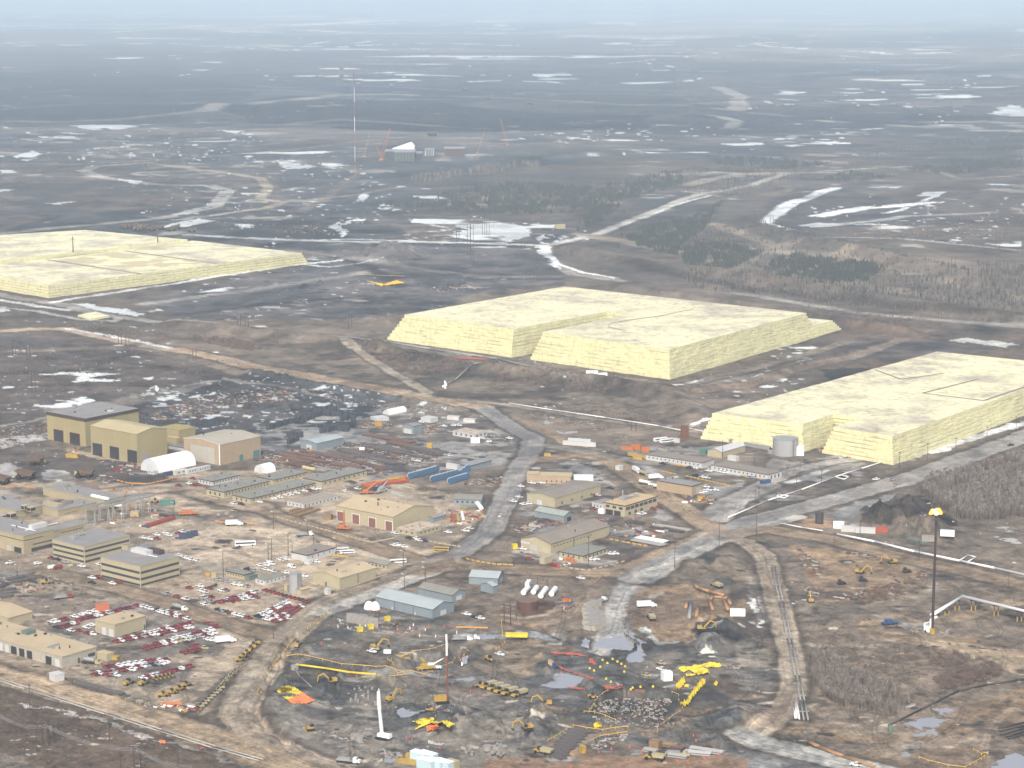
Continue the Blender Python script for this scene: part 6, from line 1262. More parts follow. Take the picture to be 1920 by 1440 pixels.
# ================================================================ TANKS, STACKS, PIPES, POLES
def pz(fr,x,y): return (fr[0]+x/fr[2],fr[1]+y/fr[2])
def tank(fr,cx,by,r_px,ty,m,mroof,name,label,cat='storage tank',rings=3,cone=.5):
    x,y=pz(fr,cx,by); p=at(x,y); r=r_px/fr[2]/ppm(y); c=(p[0],p[1]+r*.0,0); h=zfor(p[0],p[1],fr[1]+ty/fr[2])
    o=thing(name,label,cat,(p[0],p[1],0)); mb=MB(); mb.cyl((0,0,-.5),(0,0,h),r,n=40,caps=False); mb.build('shell',m,o,smooth=True)
    mb=MB(); mb.cyl((0,0,h),(0,0,h+cone),r+.15,.4,40); mb.build('roof',mroof,o)
    for i in range(rings):
        mb=MB(); zz=h*(i+1)/rings-.15; mb.cyl((0,0,zz-.15),(0,0,zz),r+.09,n=40); mb.build('rim',m,o)
    mb=MB(); a0=R(-60); 
    for s in (-.35,.35): mb.cyl((math.cos(a0)*(r+.3)+s,math.sin(a0)*(r+.3),0),(math.cos(a0)*(r+.3)+s,math.sin(a0)*(r+.3),h+1),.09,n=4)
    for k in range(int(h/1.2)): mb.cyl((math.cos(a0)*(r+.3)-.35,math.sin(a0)*(r+.3),k*1.2+.6),(math.cos(a0)*(r+.3)+.35,math.sin(a0)*(r+.3),k*1.2+.6),.06,n=4)
    mb.build('ladder',DST,o); return o
TKG=mat('tank_light_grey',(186,188,190),rough=.5,var=.05,scale=.2,stretch=(1,1,.2))
tank(ZE,1755,310,143,125,TKG,STE,'storage_tank','big round light grey tank beside the right sulphur block',cone=1.2)
tank(ZG,880,505,60,325,TKG,STE,'silo','tall light grey silo between the parking lot and the tan warehouse','silo',2)
tank(Z7,115,245,78,180,BRN,mat('tank_brown_top',(140,112,98)),'fuel_tank','rust-brown round tank inside an earth dike','fuel tank',2)
tank(Z4,384,1045,31,965,DST,DST,'storage_tank','dark cylindrical tank on an orange earth pad by the highway','storage tank',1)
# containment wall round the grey tank
mb=MB(); q=[at(*pz(ZE,x,y))[:2] for x,y in [(1120,190),(1285,150),(1600,190),(1640,240)]]
q2=[at(*pz(ZE,x,y))[:2] for x,y in [(1290,215),(1590,265),(1560,300),(1740,335),(1780,300)]]
for k,Q in enumerate((q,q2)):
    mb=MB()
    for i in range(len(Q)-1):
        a_,b_=np.array(Q[i]),np.array(Q[i+1]); d=(b_-a_)/np.linalg.norm(b_-a_); n=np.array([-d[1],d[0]])*.25
        P=[a_-n,b_-n,b_+n,a_+n]; mb.prism([tuple(p) for p in P],-.2,3.2,0)
    tag(mb.build('containment_wall',STE),['light grey steel dike wall behind the round grey tank','light grey steel dike wall in front of the round grey tank'][k],'dike wall')
for i,(x,y,x2,y2) in enumerate([(75,150,120,112),(150,145,185,110),(205,175,255,120),(285,160,325,118)]):
    a_=np.array(at(*pz(Z7,x+10,y))); b_=np.array(at(*pz(Z7,x2,y2))); o=thing('bullet_tank',f'white horizontal tank, {ORD[i]} from the left behind the rust-brown tank','tank',tuple(a_),0,'white horizontal tanks')
    d=b_-a_; mb=MB(); mb.cyl((0,0,2.1),(d[0],d[1],2.1),1.6,n=14); mb.build('vessel',WHP,o,smooth=False)
    for t in (.2,.8):
        mb=MB(); mb.box(d[0]*t-1.2,d[1]*t-.4,0,d[0]*t+1.2,d[1]*t+.4,1); mb.build('saddle',CON,o)
def htank(fr,x,y,x2,y2,r,m,label,name='pressure_vessel'):
    a_=np.array(at(*pz(fr,x,y))); b_=np.array(at(*pz(fr,x2,y2))); d=b_-a_; mb=MB(); L=np.linalg.norm(d); u=d/L
    mb.cyl((0,0,r),(d[0],d[1],r),r,n=12,caps=False); mb.cyl((0,0,r),tuple(-u*r*.6+[0,0,r]),r,r*.4,12); mb.cyl((d[0],d[1],r),tuple(d+u*r*.6+[0,0,r]),r,r*.4,12)
    o=mb.build(name,m); o.location=tuple(a_); return tag(o,label,'tank')
htank(ZC,1120,165,1235,190,1.4,mat('vessel_cream',(220,206,150)),'long cream horizontal vessel behind the barracks row')
htank(Z2,1655,905,1690,950,1.6,SNO,'white horizontal tank lying beside the grey field office')
# flare stack
fx,fy=1748,1188; g=at(fx,fy); o=thing('flare_stack','tall dark flare stack burning with an orange flame at the right','flare stack',g)
ztop=zfor(g[0],g[1],966); mb=MB(); mb.cyl((0,0,0),(0,0,ztop*.55),.85,.75,10); mb.cyl((0,0,ztop*.55),(0,0,ztop),.7,.6,10); mb.build('stack',mat('stack_dark_brown',(78,60,60),var=.1),o)
mb=MB(); mb.cyl((0,0,ztop-3),(0,0,ztop-2),1.7,n=10); mb.build('tip_platform',DST,o); mb=MB(); mb.cyl((0,0,0),(0,0,3.2),1.5,n=10); mb.build('base',YEP,o)
fm=bpy.data.materials.new('flame'); fm.use_nodes=True; bb_=fm.node_tree.nodes['Principled BSDF']; bb_.inputs['Base Color'].default_value=(.9,.35,.05,1); bb_.inputs['Emission Color'].default_value=(1,.36,.04,1); bb_.inputs['Emission Strength'].default_value=1.6
fm2=bpy.data.materials.new('flame_core'); fm2.use_nodes=True; bb_=fm2.node_tree.nodes['Principled BSDF']; bb_.inputs['Emission Color'].default_value=(1,.75,.2,1); bb_.inputs['Emission Strength'].default_value=2.2
mb=MB(); random.seed(4)
for k in range(7): x_=-3.2+k*.9; mb.dome((x_,random.uniform(-.5,.5),ztop+1.0+random.uniform(-.5,1.1)+.25*(3-abs(k-3))),random.uniform(.8,1.5),random.uniform(1.4,2.6),7,3)
mb.cyl((0,0,ztop-.2),(-.8,0,ztop+2.5),.5,1.2,8); fl=mb.build('flame',fm,o,smooth=True)
mb=MB(); mb.dome((-.3,-1.3,ztop+.8),1.3,2.0,8,3); mb.dome((-1.6,-1.3,ztop+2.0),1.0,1.7,8,3); mb.build('flame_core',fm2,fl,smooth=True)
# guyed mast far away
g=gpt(666,330); o=thing('radio_mast','very tall thin red and white radio mast behind the left block','radio mast',g); zt=zfor(g[0],g[1],135)-g[2]
MRW=[mat('mast_red',(176,96,90),k=.8),mat('mast_white',(235,235,238),k=.8)]
for k in range(7):
    mb=MB(); mb.cyl((0,0,zt*k/7),(0,0,zt*(k+1)/7),0.6 if k<5 else .45,n=4); mb.build('section',MRW[k%2],o)
# ---- pipelines
def pipe(fr,P,r,m,label,name='pipeline',hz=.8,n=1,gap=1.6,support=None,sup_h=None,seg=None):
    o=thing(name,label,'pipeline',at(*pz(fr,*P[0][:2])),0); o0=np.array(o.location)
    Q=[np.array(at(*pz(fr,p[0],p[1]),0))+np.array([0,0,(p[2] if len(p)>2 else hz)+max(0,ground_z(*pz(fr,p[0],p[1])))])-o0 for p in P]
    for k in range(n):
        mb=MB(); d0=None; pts=[]
        for i,qq in enumerate(Q):
            a_=Q[max(i-1,0)];b_=Q[min(i+1,len(Q)-1)]; d=(b_-a_)[:2]; d=d/np.linalg.norm(d); nrm=np.array([-d[1],d[0],0])
            pts.append(qq+nrm*gap*(k-(n-1)/2))
        mb.tube(pts,r,8); mb.build('pipe',m,o,smooth=True)
    if support:
        acc=0
        for i in range(len(Q)-1):
            L=np.linalg.norm(Q[i+1]-Q[i]); k=int(L/support)
            for j in range(k+1):
                p=Q[i]+(Q[i+1]-Q[i])*(j+.5)/(k+1); mb=MB()
                if sup_h:
                    zz=p[2]-r
                    for s in (-1.3,1.3): mb.cyl((p[0]+s,p[1]+s*.4,0),(p[0]+s,p[1]+s*.4,zz),.28,n=6,m=0)
                    mb.box(p[0]-2,p[1]-.8,zz-.5,p[0]+2,p[1]+.8,zz,0); so_=mb.build('support',DST,o); mb=MB()
                    for s in (-1.3,1.3): mb.cyl((p[0]+s,p[1]+s*.4,0),(p[0]+s,p[1]+s*.4,zz*.45),.4,n=6)
                    mb.build('footing',YEP,so_)
                else: mb.box(p[0]-gap*n*.6,p[1]-.3,-.3,p[0]+gap*n*.6,p[1]+.3,p[2]-r+.1); mb.build('sleeper',CON,o)
    return o
WPI=mat('pipe_white',(232,232,230),rough=.4,var=.03,k=.85); GPI=mat('pipe_grey',(170,170,166),rough=.5,var=.06); DPI=mat('pipe_dark',(78,72,68),rough=.6); TPI=mat('pipe_tan',(196,152,110),rough=.6,var=.08)
pipe(Z4,[(520,1135),(800,1190),(1100,1265),(1440,1335),(1700,1390),(3200,1730)],.75,WPI,'thick white pipeline along the brown road at the right',support=24)
pipe(Z4,[(100,1055),(250,1085),(410,1112)],.4,WPI,'short white pipe from the junction towards the thick white pipeline')
pipe(Z4,[(-300,1010),(0,880),(250,800),(500,705),(700,640),(900,580)],.5,WPI,'white pipeline along the grass strip beside the wet highway',support=30)
for q,l in [([(500,705),(540,690),(608,705),(570,722),(500,705)],'white pipe loop in the pipeline beside the highway, farther one'),([(60,850),(90,838),(160,848),(120,862),(60,850)],'white pipe loop in the pipeline beside the highway, nearer one'),([(1440,1330),(1500,1292),(1560,1310),(1490,1345)],'white pipe loop in the thick white pipeline')]: pipe(Z4,q,.4,WPI,l,'pipe_loop')
pipe(Z8,[(1225,345,4),(1455,240,7),(2900,590,7)],.62,WPI,'pair of raised white pipes on black and yellow trestles at the flare',n=2,gap=1.5,support=17,sup_h=1)
pipe(Z8,[(40,-60),(100,200),(160,480),(220,760),(260,950),(285,1090)],.45,GPI,'pair of grey pipes beside the tan vertical road',n=2,gap=2.0,support=30)
pipe(Z8,[(300,1250),(380,1290),(560,1360),(800,1440)],.4,TPI,'pair of tan pipes beside the lower right road',n=2,gap=1.5)
pipe(Z8,[(905,1135),(1150,1010),(1430,870),(1640,825),(1960,780)],.5,DPI,'dark pipe crossing the ground at the lower right',support=20)
pipe(M2,[(0,760),(240,785),(500,825),(800,870),(870,880),(1180,950),(1600,1000)],.5,GPI,'grey pipeline in front of the largest sulphur block',n=2,gap=3)
pipe(M2,[(580,1030),(640,1000),(740,925),(850,900)],.6,GPI,'grey pipe branching down the slope to a steam vent')
pipe(M2,[(870,885),(900,920),(1100,945),(1300,968)],.4,GPI,'grey pipe along the equipment at the foot of the largest block')
pipe(Z3,[(-20,150),(300,200),(700,258),(1100,320),(1290,358),(1330,348),(1500,375),(1740,408)],.42,WPI,'white pipeline running to the right sulphur block',support=25)
pipe(Z5,[(-60,770),(200,852),(800,1040),(1200,1168),(1600,1290),(1960,1392)],.33,mat('pipe_weathered',(200,196,188),var=.08),'pair of white pipes along the lower left road',n=2,gap=2.6,hz=.7,support=26)
pipe(Z6,[(300,690,2),(520,712,1.5),(700,735,1),(900,750,.8)],.55,mat('pipe_yellow',(236,206,60),k=.8,var=.1),'thick yellow wrapped pipe across the left pit of the excavation')
pipe(Z6,[(280,690,1),(330,770,1),(420,850,.8)],.4,mat('pipe_wrap_grey',(150,142,128)),'grey hose with yellow ends down the pit slope')
pipe(Z7,[(1365,90,2),(1400,115,2),(1480,140,2),(1590,170,2)],.9,TPI,'long orange-brown pipe with white bend on the orange dirt')
for i,q in enumerate([[(1505,265),(1480,190),(1510,168),(1580,172)],[(1620,265),(1590,190),(1590,170)],[(1640,220),(1615,180),(1590,168)]]): pipe(Z7,q,.9,TPI,['left bent leg of the orange-brown pipework','middle bent leg of the orange-brown pipework','short right leg of the orange-brown pipework'][i])
for i,(a_,b_,m_) in enumerate([((1302,250),(1312,210),TPI),((1328,330),(1342,215),GPI),((1382,340),(1395,245),TPI)]): pipe(Z7,[a_,b_],1.1,m_,['short orange-brown pipe lying left of the grey one','grey-blue pipe between two orange-brown pipes','longer orange-brown pipe lying right of the grey one'][i],'loose_pipe')
for i,(a_,b_) in enumerate([((205,1080),(192,1000)),((215,1080),(205,950)),((235,1085),(212,935))]): pipe(Z8,[a_,b_],.45,WPI,['left short pipe by the end of the road','middle short pipe by the end of the road','right short pipe by the end of the road'][i],'loose_pipe')
for i,(a_,b_) in enumerate([((1730,1150),(1930,1110)),((1735,1175),(1940,1130)),((1745,1200),(1940,1150)),((1790,1215),(1940,1170)),((1800,1230),(1950,1190))]): pipe(Z8,[a_,b_],.4,DPI,f'dark loose pipe at the right edge, {ORD[i]} from the top','loose_pipe')
o=thing('flare_piping','white pipes and drum at the foot of the flare stack','piping',at(*pz(Z8,1205,430)))
mb=MB(); mb.cyl((0,0,2),(0,9,2),1.6,n=10); mb.build('drum',WHP,o); mb=MB(); mb.tube([(1,0,3),(1,0,8),(4,1,9),(5,6,5)],.8); mb.build('riser',WHP,o); mb=MB(); mb.tube([(-2,2,1),(-2,2,5),(2,6,5)],.5); mb.build('pipe',WPI,o)
# crane way with gantry beside the beige shop
o=thing('crane_gantry','light steel gantry way on trestle legs beside the beige wing','gantry',at(*pz(ZA,1390,780)),R(51)); Lg=55
mb=MB(); mb.box(0,-.5,11,Lg,.5,12.2); mb.build('beam',STE,o)
mb=MB(); mb.box(0,8.5,11,Lg,9.5,12.2); mb.build('beam',STE,o)
for x in (2,14,26,38,50):
    for y in (0,9):
        mb=MB(); mb.cyl((x-1,y,0),(x,y,11),.35,n=4); mb.cyl((x+1,y,0),(x,y,11),.35,n=4); mb.build('leg',STE,o)
# ---- poles
def pole(fr,x,by,ty,label,cat='utility pole',kind='street',w_=.16,m=None):
    X_,Y_=pz(fr,x,by); g=gpt(X_,Y_); h=max(zfor(g[0],g[1],fr[1]+ty/fr[2])-g[2],3)
    o=thing({'street':'street_lamp','h':'power_pylon','wood':'utility_pole'}[kind],label,cat,g,R(51),{'street':'lamp posts','h':'twin-pole power pylons','wood':'utility poles'}[kind])
    m=m or (STE if kind=='street' else mat('pole_wood',(92,78,72)))
    if kind=='h':
        for s in (-2.3,2.3): mb=MB(); mb.cyl((0,s,0),(0,s,h),w_*1.3,w_,6); mb.build('post',m,o)
        mb=MB(); mb.box(-.15,-4.5,h*.88,.15,4.5,h*.88+.35); mb.build('crossarm',m,o)
        for s in (-4,0,4): mb=MB(); mb.cyl((0,s,h*.88-1.2),(0,s,h*.88),.16,n=5); mb.build('insulator',STE,o)
    else:
        mb=MB(); mb.cyl((0,0,0),(0,0,h),w_*1.2,w_*.8,6); mb.build('post',m,o)
        if kind=='street': mb=MB(); mb.cyl((0,0,h),(0,1.8,h+.25),.08,n=5); mb.box(-.2,1.4,h+.15,.2,2.4,h+.4); mb.build('lamp_head',WHP,o)
        else: mb=MB(); mb.box(-.12,-1.3,h-1,.12,1.3,h-.75); mb.build('crossarm',m,o)
    return o
for i,(fr,x,b_,t_) in enumerate([(Z2,92,1330,1205),(Z2,118,1330,1155),(Z2,132,1090,960),(Z2,242,1290,1125),(Z2,272,1310,1200),(Z2,386,1125,1025),(Z2,433,1205,1105),(Z2,602,1275,1160),(Z2,1105,1360,1255),(Z1,1305,1000,890),(Z1,1675,1450,1250),(Z2,1268,1440,1340),(Z5,130,10,-80),(Z6,1113,100,-10),(Z6,1270,45,-60)]):
    pole(fr,x,b_,t_,f'thin lamp post in the left yards, {ORD[i]} of fifteen counted from the bus yard outward',cat='lamp post',w_=.2,m=DST)
PL=[(Z3,573,1375,1140),(Z3,922,1150,890),(Z3,1220,1385,1150),(Z3,1552,1260,1040),(Z3,1832,1130,905),(Z3,1850,900,770),(Z3,1825,890,790),(Z3,1578,560,430),(Z3,1818,610,550),(Z4,60,900,780),(Z4,212,790,680),(Z4,400,750,640),(Z4,985,640,505),(Z4,1195,580,440),(Z4,1408,510,400),(Z4,1640,440,315),(Z4,1860,345,240),(Z4,1133,1320,1170),(Z4,495,1210,1110),(Z4,690,1130,1020),(Z8,1805,80,-30),(Z7,32,330,175),(Z7,376,275,150),(Z7,190,95,10),(Z7,265,90,20),(Z5,225,1010,805),(Z5,278,1320,1130),(Z5,1335,1440,1250),(Z5,905,1440,1320),(Z5,820,1240,1080),(Z5,1478,1030,950),(Z6,130,470,370),(Z4,240,640,560)]
for i,(fr,x,b_,t_) in enumerate(PL):
    X_,Y_=pz(fr,x,b_); pole(fr,x,b_,t_,f'thin dark utility pole, {ORD[i]} of the single poles','utility pole','wood',.2)
for i,(fr,x,b_,t_) in enumerate([(M1,80,860,770),(M1,160,890,795),(M1,190,1070,940),(M1,675,800,735),(M1,718,830,745),(M1,1345,700,620),(M1,1388,705,625),(M1,1552,790,705),(M1,1095,890,830),(M2,655,280,130),(M2,718,290,120),(M2,735,335,120),(M2,800,180,80),(M2,825,180,60),(M2,1020,260,200),(M2,1105,440,370),(M2,1050,440,380),(M2,50,715,640),(M2,575,520,440),(M3,403,150,40),(M3,500,180,80),(M3,1100,205,110),(M3,1312,550,450),(M3,1520,410,290),(M3,1770,290,160),(M3,1815,200,120),(M3,1915,260,170),(U3,432,1000,960),(U3,510,1010,950),(U3,560,1130,1050),(U3,625,1080,990),(U3,690,1020,940),(Z5,345,1265,1110),(Z5,383,1245,1100),(Z5,1030,1440,1280),(Z6,1885,370,205),(Z4,700,530,400),(Z4,720,535,410),(Z4,682,520,400),(Z3,912,350,285)]):
    pole(fr,x,b_,t_,f'twin-pole power pylon, {ORD[i]} of the pylons','power pylon','h',.28)
for x,b_,t_,l in [(412,295,190,'left'),(888,240,140,'right')]:
    X_,Y_=pz(M1,x,b_); g=at(X_,Y_,hL); o=thing('block_mast',f'{l} tall brown mast standing in the gap between the two left sulphur blocks','mast',g,R(51)); h=zfor(g[0],g[1],380+t_/3)-g[2]
    mb=MB(); mb.cyl((0,0,-2),(0,0,h),.9,.5,6); mb.build('post',RUS,o); mb=MB(); mb.box(-.2,-4,h*.85,.2,4,h*.85+.6); mb.build('crossarm',RUS,o)
g=gpt(835,728); mb=MB()
for k in range(6): mb.dome((random.uniform(-2,2),random.uniform(-1,1),k*1.1),random.uniform(.7,1.5),1.8,8,3)
o=mb.build('steam_plume',SNO,smooth=True); o.location=g; o['kind']='stuff'
# wires across the lower left field
o=thing('power_line','thin power wires across the lower left field','power line',(0,0,0))
for dy_ in (0,10,20):
    mb=MB(); P=[(-40,1010+dy_,19),(345,1115+dy_,19),(1030,1290+dy_,19),(1500,1420+dy_,19)]; Q=[]
    for i in range(len(P)-1):
        a_=at(*pz(Z5,P[i][0],P[i][1]),16);b_=at(*pz(Z5,P[i+1][0],P[i+1][1]),16)
        for k in range(8): t=k/8; Q.append((a_[0]+(b_[0]-a_[0])*t,a_[1]+(b_[1]-a_[1])*t,16-4*3*t*(1-t)))
    mb.tube(Q,.07,3); mb.build('wire',STE,o)
# ---- simple single-mesh things in rows
def base_obj(name,mb,mats):
    o=mb.build(name,mats); return o
def along(o,fr,P,n,fmt,cat,group,deg=None,scale=None,jit=0,dj=3):
    "copies of one mesh along a pixel line"
    Q=[pz(fr,*p) for p in P]; L=[0]
    for i in range(len(Q)-1): L.append(L[-1]+math.hypot(Q[i+1][0]-Q[i][0],(Q[i+1][1]-Q[i][1])*2))
    for i in range(n):
        t=L[-1]*(i+.5)/n if n>1 else 0; k=max(j for j in range(len(Q)-1) if L[j]<=t+1e-9) ; f=(t-L[k])/(L[k+1]-L[k]+1e-9)
        x=Q[k][0]+(Q[k+1][0]-Q[k][0])*f+random.gauss(0,jit); y=Q[k][1]+(Q[k+1][1]-Q[k][1])*f+random.gauss(0,jit*.4)
        c=o.copy(); C.objects.link(c); c.location=gpt(x,y)
        if deg is None: a_=at(*Q[k]);b_=at(*Q[k+1]); an=math.atan2(b_[1]-a_[1],b_[0]-a_[0])
        else: an=R(deg)
        c.rotation_euler.z=an+R(random.gauss(0,dj))
        if scale: s=scale*random.uniform(.85,1.15); c.scale=(s,s,s)
        tag(c,fmt%ORD[i] if '%' in fmt else fmt,cat,group)
jb=MB(); jb.box(-1.5,-.4,0,1.5,.4,.9,0,.05,.22); BARY=base_obj('road_barrier',jb,YEP); BARO=base_obj('road_barrier',MB().box(-1.6,-.4,0,1.6,.4,.8,0,.05,.2),mat('barrier_orange',(226,164,84),var=.12)); BARC=base_obj('concrete_barrier',MB().box(-1.5,-.35,0,1.5,.35,.8,0,.05,.2),mat('barrier_pale',(196,184,156),var=.1))
G='yellow road barriers'
along(BARY,Z3,[(1120,655),(1230,680)],4,'yellow barrier block, %s in the short piece of the straight row',"barrier",G); along(BARY,Z3,[(1300,690),(1640,768)],12,'yellow barrier block, %s from the left in the long straight row below the barracks','barrier',G)
along(BARY,Z3,[(1190,600),(1400,640)],8,'yellow barrier block, %s against the farther white barracks','barrier',G); along(BARY,Z3,[(1600,665),(1900,722)],11,'yellow barrier block, %s against the nearer white barracks','barrier',G)
along(BARY,Z3,[(725,1165),(1020,1220)],7,'yellow barrier block, %s below the deck stacks','barrier',G)
along(BARO,Z1,[(870,722),(960,745),(1100,752),(1220,728),(1350,695)],15,'orange barrier, %s along the curve before the largest shelter','barrier',G); along(BARO,Z1,[(40,775),(130,758)],3,'orange barrier, %s at the far left curve','barrier',G); along(BARO,Z1,[(165,758),(270,785)],4,'orange barrier, %s right of the far left curve','barrier',G)
along(BARO,Z1,[(1610,1028),(1700,1045)],3,'orange barrier, %s left of the white truck at the bus yard','barrier',G); along(BARO,Z1,[(1840,1040),(1930,1052)],3,'orange barrier, %s right of the white truck at the bus yard','barrier',G); along(BARY,Z2,[(565,1285),(630,1292),(695,1300)],4,'yellow barrier, %s in the curve below the two white buses','barrier',G)
along(BARY,Z2,[(1570,1310),(1640,1330),(1800,1355),(1930,1360)],9,'yellow barrier, %s along the island by the junction','barrier',G)
along(BARC,Z2,[(150,1000),(400,1065),(640,1130),(860,1190)],22,'pale barrier block, %s along the yard road below the big warehouse','barrier','pale barriers'); along(BARC,Z2,[(860,1190),(1000,1165),(1060,1150)],7,'pale barrier block, %s in the bend by the big warehouse','barrier','pale barriers')
along(BARC,Z2,[(1180,1160),(1340,1190),(1540,1225)],10,'pale barrier block, %s above the yellow school bus','barrier','pale barriers'); along(BARC,Z1,[(1470,820),(1630,865)],9,'white block, %s in the little row before the cream barracks','barrier','pale barriers')
along(BARC,ZF,[(60,365),(250,305),(480,225),(560,200)],20,'concrete block, %s along the wall of the tan warehouse','barrier','pale barriers'); along(BARC,Z3,[(420,1380),(560,1400),(700,1370),(850,1330)],10,'pale block, %s along the road bend by the low cream office','barrier','pale barriers')
along(BARY,Z6,[(560,255),(500,300),(460,330),(400,385),(330,445)],9,'yellow barrier, %s from the top along the winding road','barrier',G); along(BARY,Z6,[(290,470),(220,560),(150,640),(90,730),(40,820),(10,880)],22,'low yellow barrier, %s from the top along the winding road edge','barrier',G)
along(BARC,Z5,[(1760,690),(1600,880),(1480,1030)],16,'pale barrier, %s along the slanting fence of the lot','barrier','pale barriers'); along(BARC,Z5,[(1690,790),(1740,740),(1860,650)],6,'pale marker block, %s on the slip road','barrier','pale barriers')
along(BARO,Z6,[(1500,385),(1590,388),(1740,392)],6,'orange barrier, %s above the mixer truck pool','barrier',G); along(BARC,Z6,[(1600,560),(1660,575)],2,'x','barrier',G) if 0 else None
# cable drums
DRB=mat('drum_blue',(70,106,144),var=.1,k=.7)
def mk_drum():
    mb=MB(); mb.cyl((-.9,0,2.2),(.9,0,2.2),1.9,n=14); d=mb
    o=thing('cable_drum',None,'cable drum',(0,0,0)); mb.build('core',DRB,o)
    for s in (-1,1): mb=MB(); mb.cyl((s-.1,0,2.3),(s+.1,0,2.3),2.3,n=16); mb.build('flange',DRB if s>0 else WHI,o)
    return o
DRU=mk_drum(); k=0
for a_,b_,n,l in [((1160,712),(1245,690),4,'near left'),((1250,690),(1350,660),5,'upper'),((1330,735),(1500,690),7,'middle'),((1460,750),(1580,715),7,'near right'),((1540,690),(1585,655),3,'far right')]:
    for i in range(n):
        t=i/(n-1); dup(DRU,gpt(*pz(Z2,a_[0]+(b_[0]-a_[0])*t,a_[1]+(b_[1]-a_[1])*t)),R(-60),f'blue and white cable drum, {ORD[i]} from the left in the {l} row of drums','blue cable drums',None,1.05)
for ch in list(DRU.children): bpy.data.objects.remove(ch)
bpy.data.objects.remove(DRU)
# tyre stacks
mb=MB()
for k in range(4): mb.cyl((0,0,k*1.05),(0,0,k*1.05+.95),1.75,1.75,12); mb.cyl((0,0,k*1.05+.95),(0,0,k*1.05+1.05),1.4,1.4,12)
mb.cyl((0,0,4.19),(0,0,4.2),.8,n=10); TYS=base_obj('tyre_stack',mb,mat('tyre_pile',(74,78,88),var=.2,scale=1.2,k=.7))
for P,n,l in [([(90,345),(200,310),(330,275),(470,240)],22,'lower line'),([(350,285),(440,250),(540,225),(600,200)],16,'middle line'),([(440,220),(520,200),(590,195)],10,'upper line'),([(480,235),(600,240),(740,250)],16,'right line'),([(640,280),(720,255),(735,290)],9,'right end'),([(240,400),(300,395),(350,400)],9,'group left of the white-roofed shed'),([(235,450),(280,440),(320,420)],8,'front group left of the white-roofed shed'),([(480,370),(600,345),(690,360)],14,'group behind the white-roofed shed'),([(520,340),(600,330),(700,345)],12,'back group behind the white-roofed shed')]:
    along(TYS,Z2,P,n,'dark stack of giant tyres, %s in the '+l,'tyre stack','stacks of giant tyres',scale=1,jit=1)
for P,n,l in [([(1440,290),(1560,305),(1640,310)],12,'row beyond the tan hangar'),([(1050,235),(1100,245)],4,'small group behind the largest workshop'),([(1220,235),(1290,250)],5,'square pile beyond the lean-to')]: along(TYS,Z1,P,n,'dark stack of giant tyres, %s in the '+l,'tyre stack','stacks of giant tyres',scale=.85,jit=.6)
# pipe and steel racks
def rack(fr,x0,y0,x1,y1,rows,r,m,label,lay=2,gap=None,name='pipe_stack'):
    a_=np.array(at(*pz(fr,x0,y0)));b_=np.array(at(*pz(fr,x1,y1)));d=b_-a_;L=np.linalg.norm(d);u=d/L;n=np.array([-u[1],u[0],0]); mb=MB(); g=gap or 2.15*r
    for j in range(lay):
        for i in range(rows-j):
            o_=n*((i-(rows-1)/2)*g+j*g/2)+np.array([0,0,r+.2+j*r*1.8]); s_=random.uniform(0,.06)*L; e=random.uniform(.94,1)*L
            mb.cyl(o_+u*s_,o_+u*e,r,n=5)
    o=mb.build(name,m); o.location=tuple(a_); return tag(o,label,'pipe stack','stacks of pipe and steel')
RPI=mat('pipe_rust',(126,100,90),var=.3,scale=.6); SPI=mat('pipe_steel_dark',(110,104,104),var=.25,scale=.5)
k=0
for i,(x0,y0,x1,y1,m_) in enumerate([(630,490,760,515,SPI),(640,505,900,560,SPI),(800,465,1120,530,SPI),(890,455,1180,520,SPI),(900,470,1300,570,SPI),(1100,470,1380,545,SPI),(1180,480,1420,530,SPI),(1000,440,1200,480,RPI),(800,380,1000,405,RPI),(900,395,1180,450,RPI),(540,520,760,560,SPI),(300,500,520,535,RPI),(270,525,480,560,RPI),(400,510,640,560,RPI),(500,540,780,590,RPI),(640,560,960,640,RPI),(330,560,560,600,RPI),(180,530,330,560,RPI),(200,560,420,600,RPI),(560,600,800,640,RPI),(780,520,1000,570,SPI),(760,540,1060,610,SPI),(850,560,1140,610,SPI),(700,500,800,520,RPI),(240,590,400,630,RPI),(880,620,960,650,RPI)]):
    rack(Z2,x0,y0,x1,y1,random.randint(5,9),random.uniform(.22,.4),m_,f"{'rusty' if m_ is RPI else 'dark steel'} pipe stack, {ORD[i]} in the storage yard behind the barracks",2,gap=random.uniform(.7,1.3))
for i,(x0,y0,x1,y1) in enumerate([(250,990,420,930),(290,1000,480,945),(260,960,330,940)]): rack(Z2,x0,y0,x1,y1,4,.35,WOD,['lower','upper','short back'][i]+' stack of long timbers below the trailer complex',2,1.2,'timber_stack')
for i,(x0,y0,x1,y1) in enumerate([(80,55,320,15),(60,40,200,5),(-20,140,130,125),(-10,120,120,100),(-20,100,60,60),(-20,165,100,150)]): rack(Z5,x0,y0,x1,y1,5,.35,SPI,f'dark pipe stack, {ORD[i]} in the yard at the left edge',2,.9)
rack(Z1,1095,1075,1305,1010,5,.5,mat('beam_red',(178,86,70)),'long red steel beams beside the crane way',2,1.1,'steel_beams')
rack(Z1,1200,985,1300,1005,4,.4,DPI,'dark steel beams behind the long red ones',2,1,'steel_beams')
for i,(x0,y0,x1,y1,m_) in enumerate([(720,1150,860,1180,SPI),(770,1130,840,1145,SPI),(900,1170,1150,1215,GPI),(940,1150,1160,1190,WPI),(1040,1070,1300,1115,DPI),(1060,1060,1340,1105,GPI),(860,1030,990,1050,DPI)]): rack(Z3,x0,y0,x1,y1,8,.35,m_,f'deck of steel sections, {ORD[i]} right of the longest warehouse',1,.9,'steel_sections')
for i in range(10): rack(Z6,1095-0+0,100,0,0,2,.3,CON,'x') if 0 else None
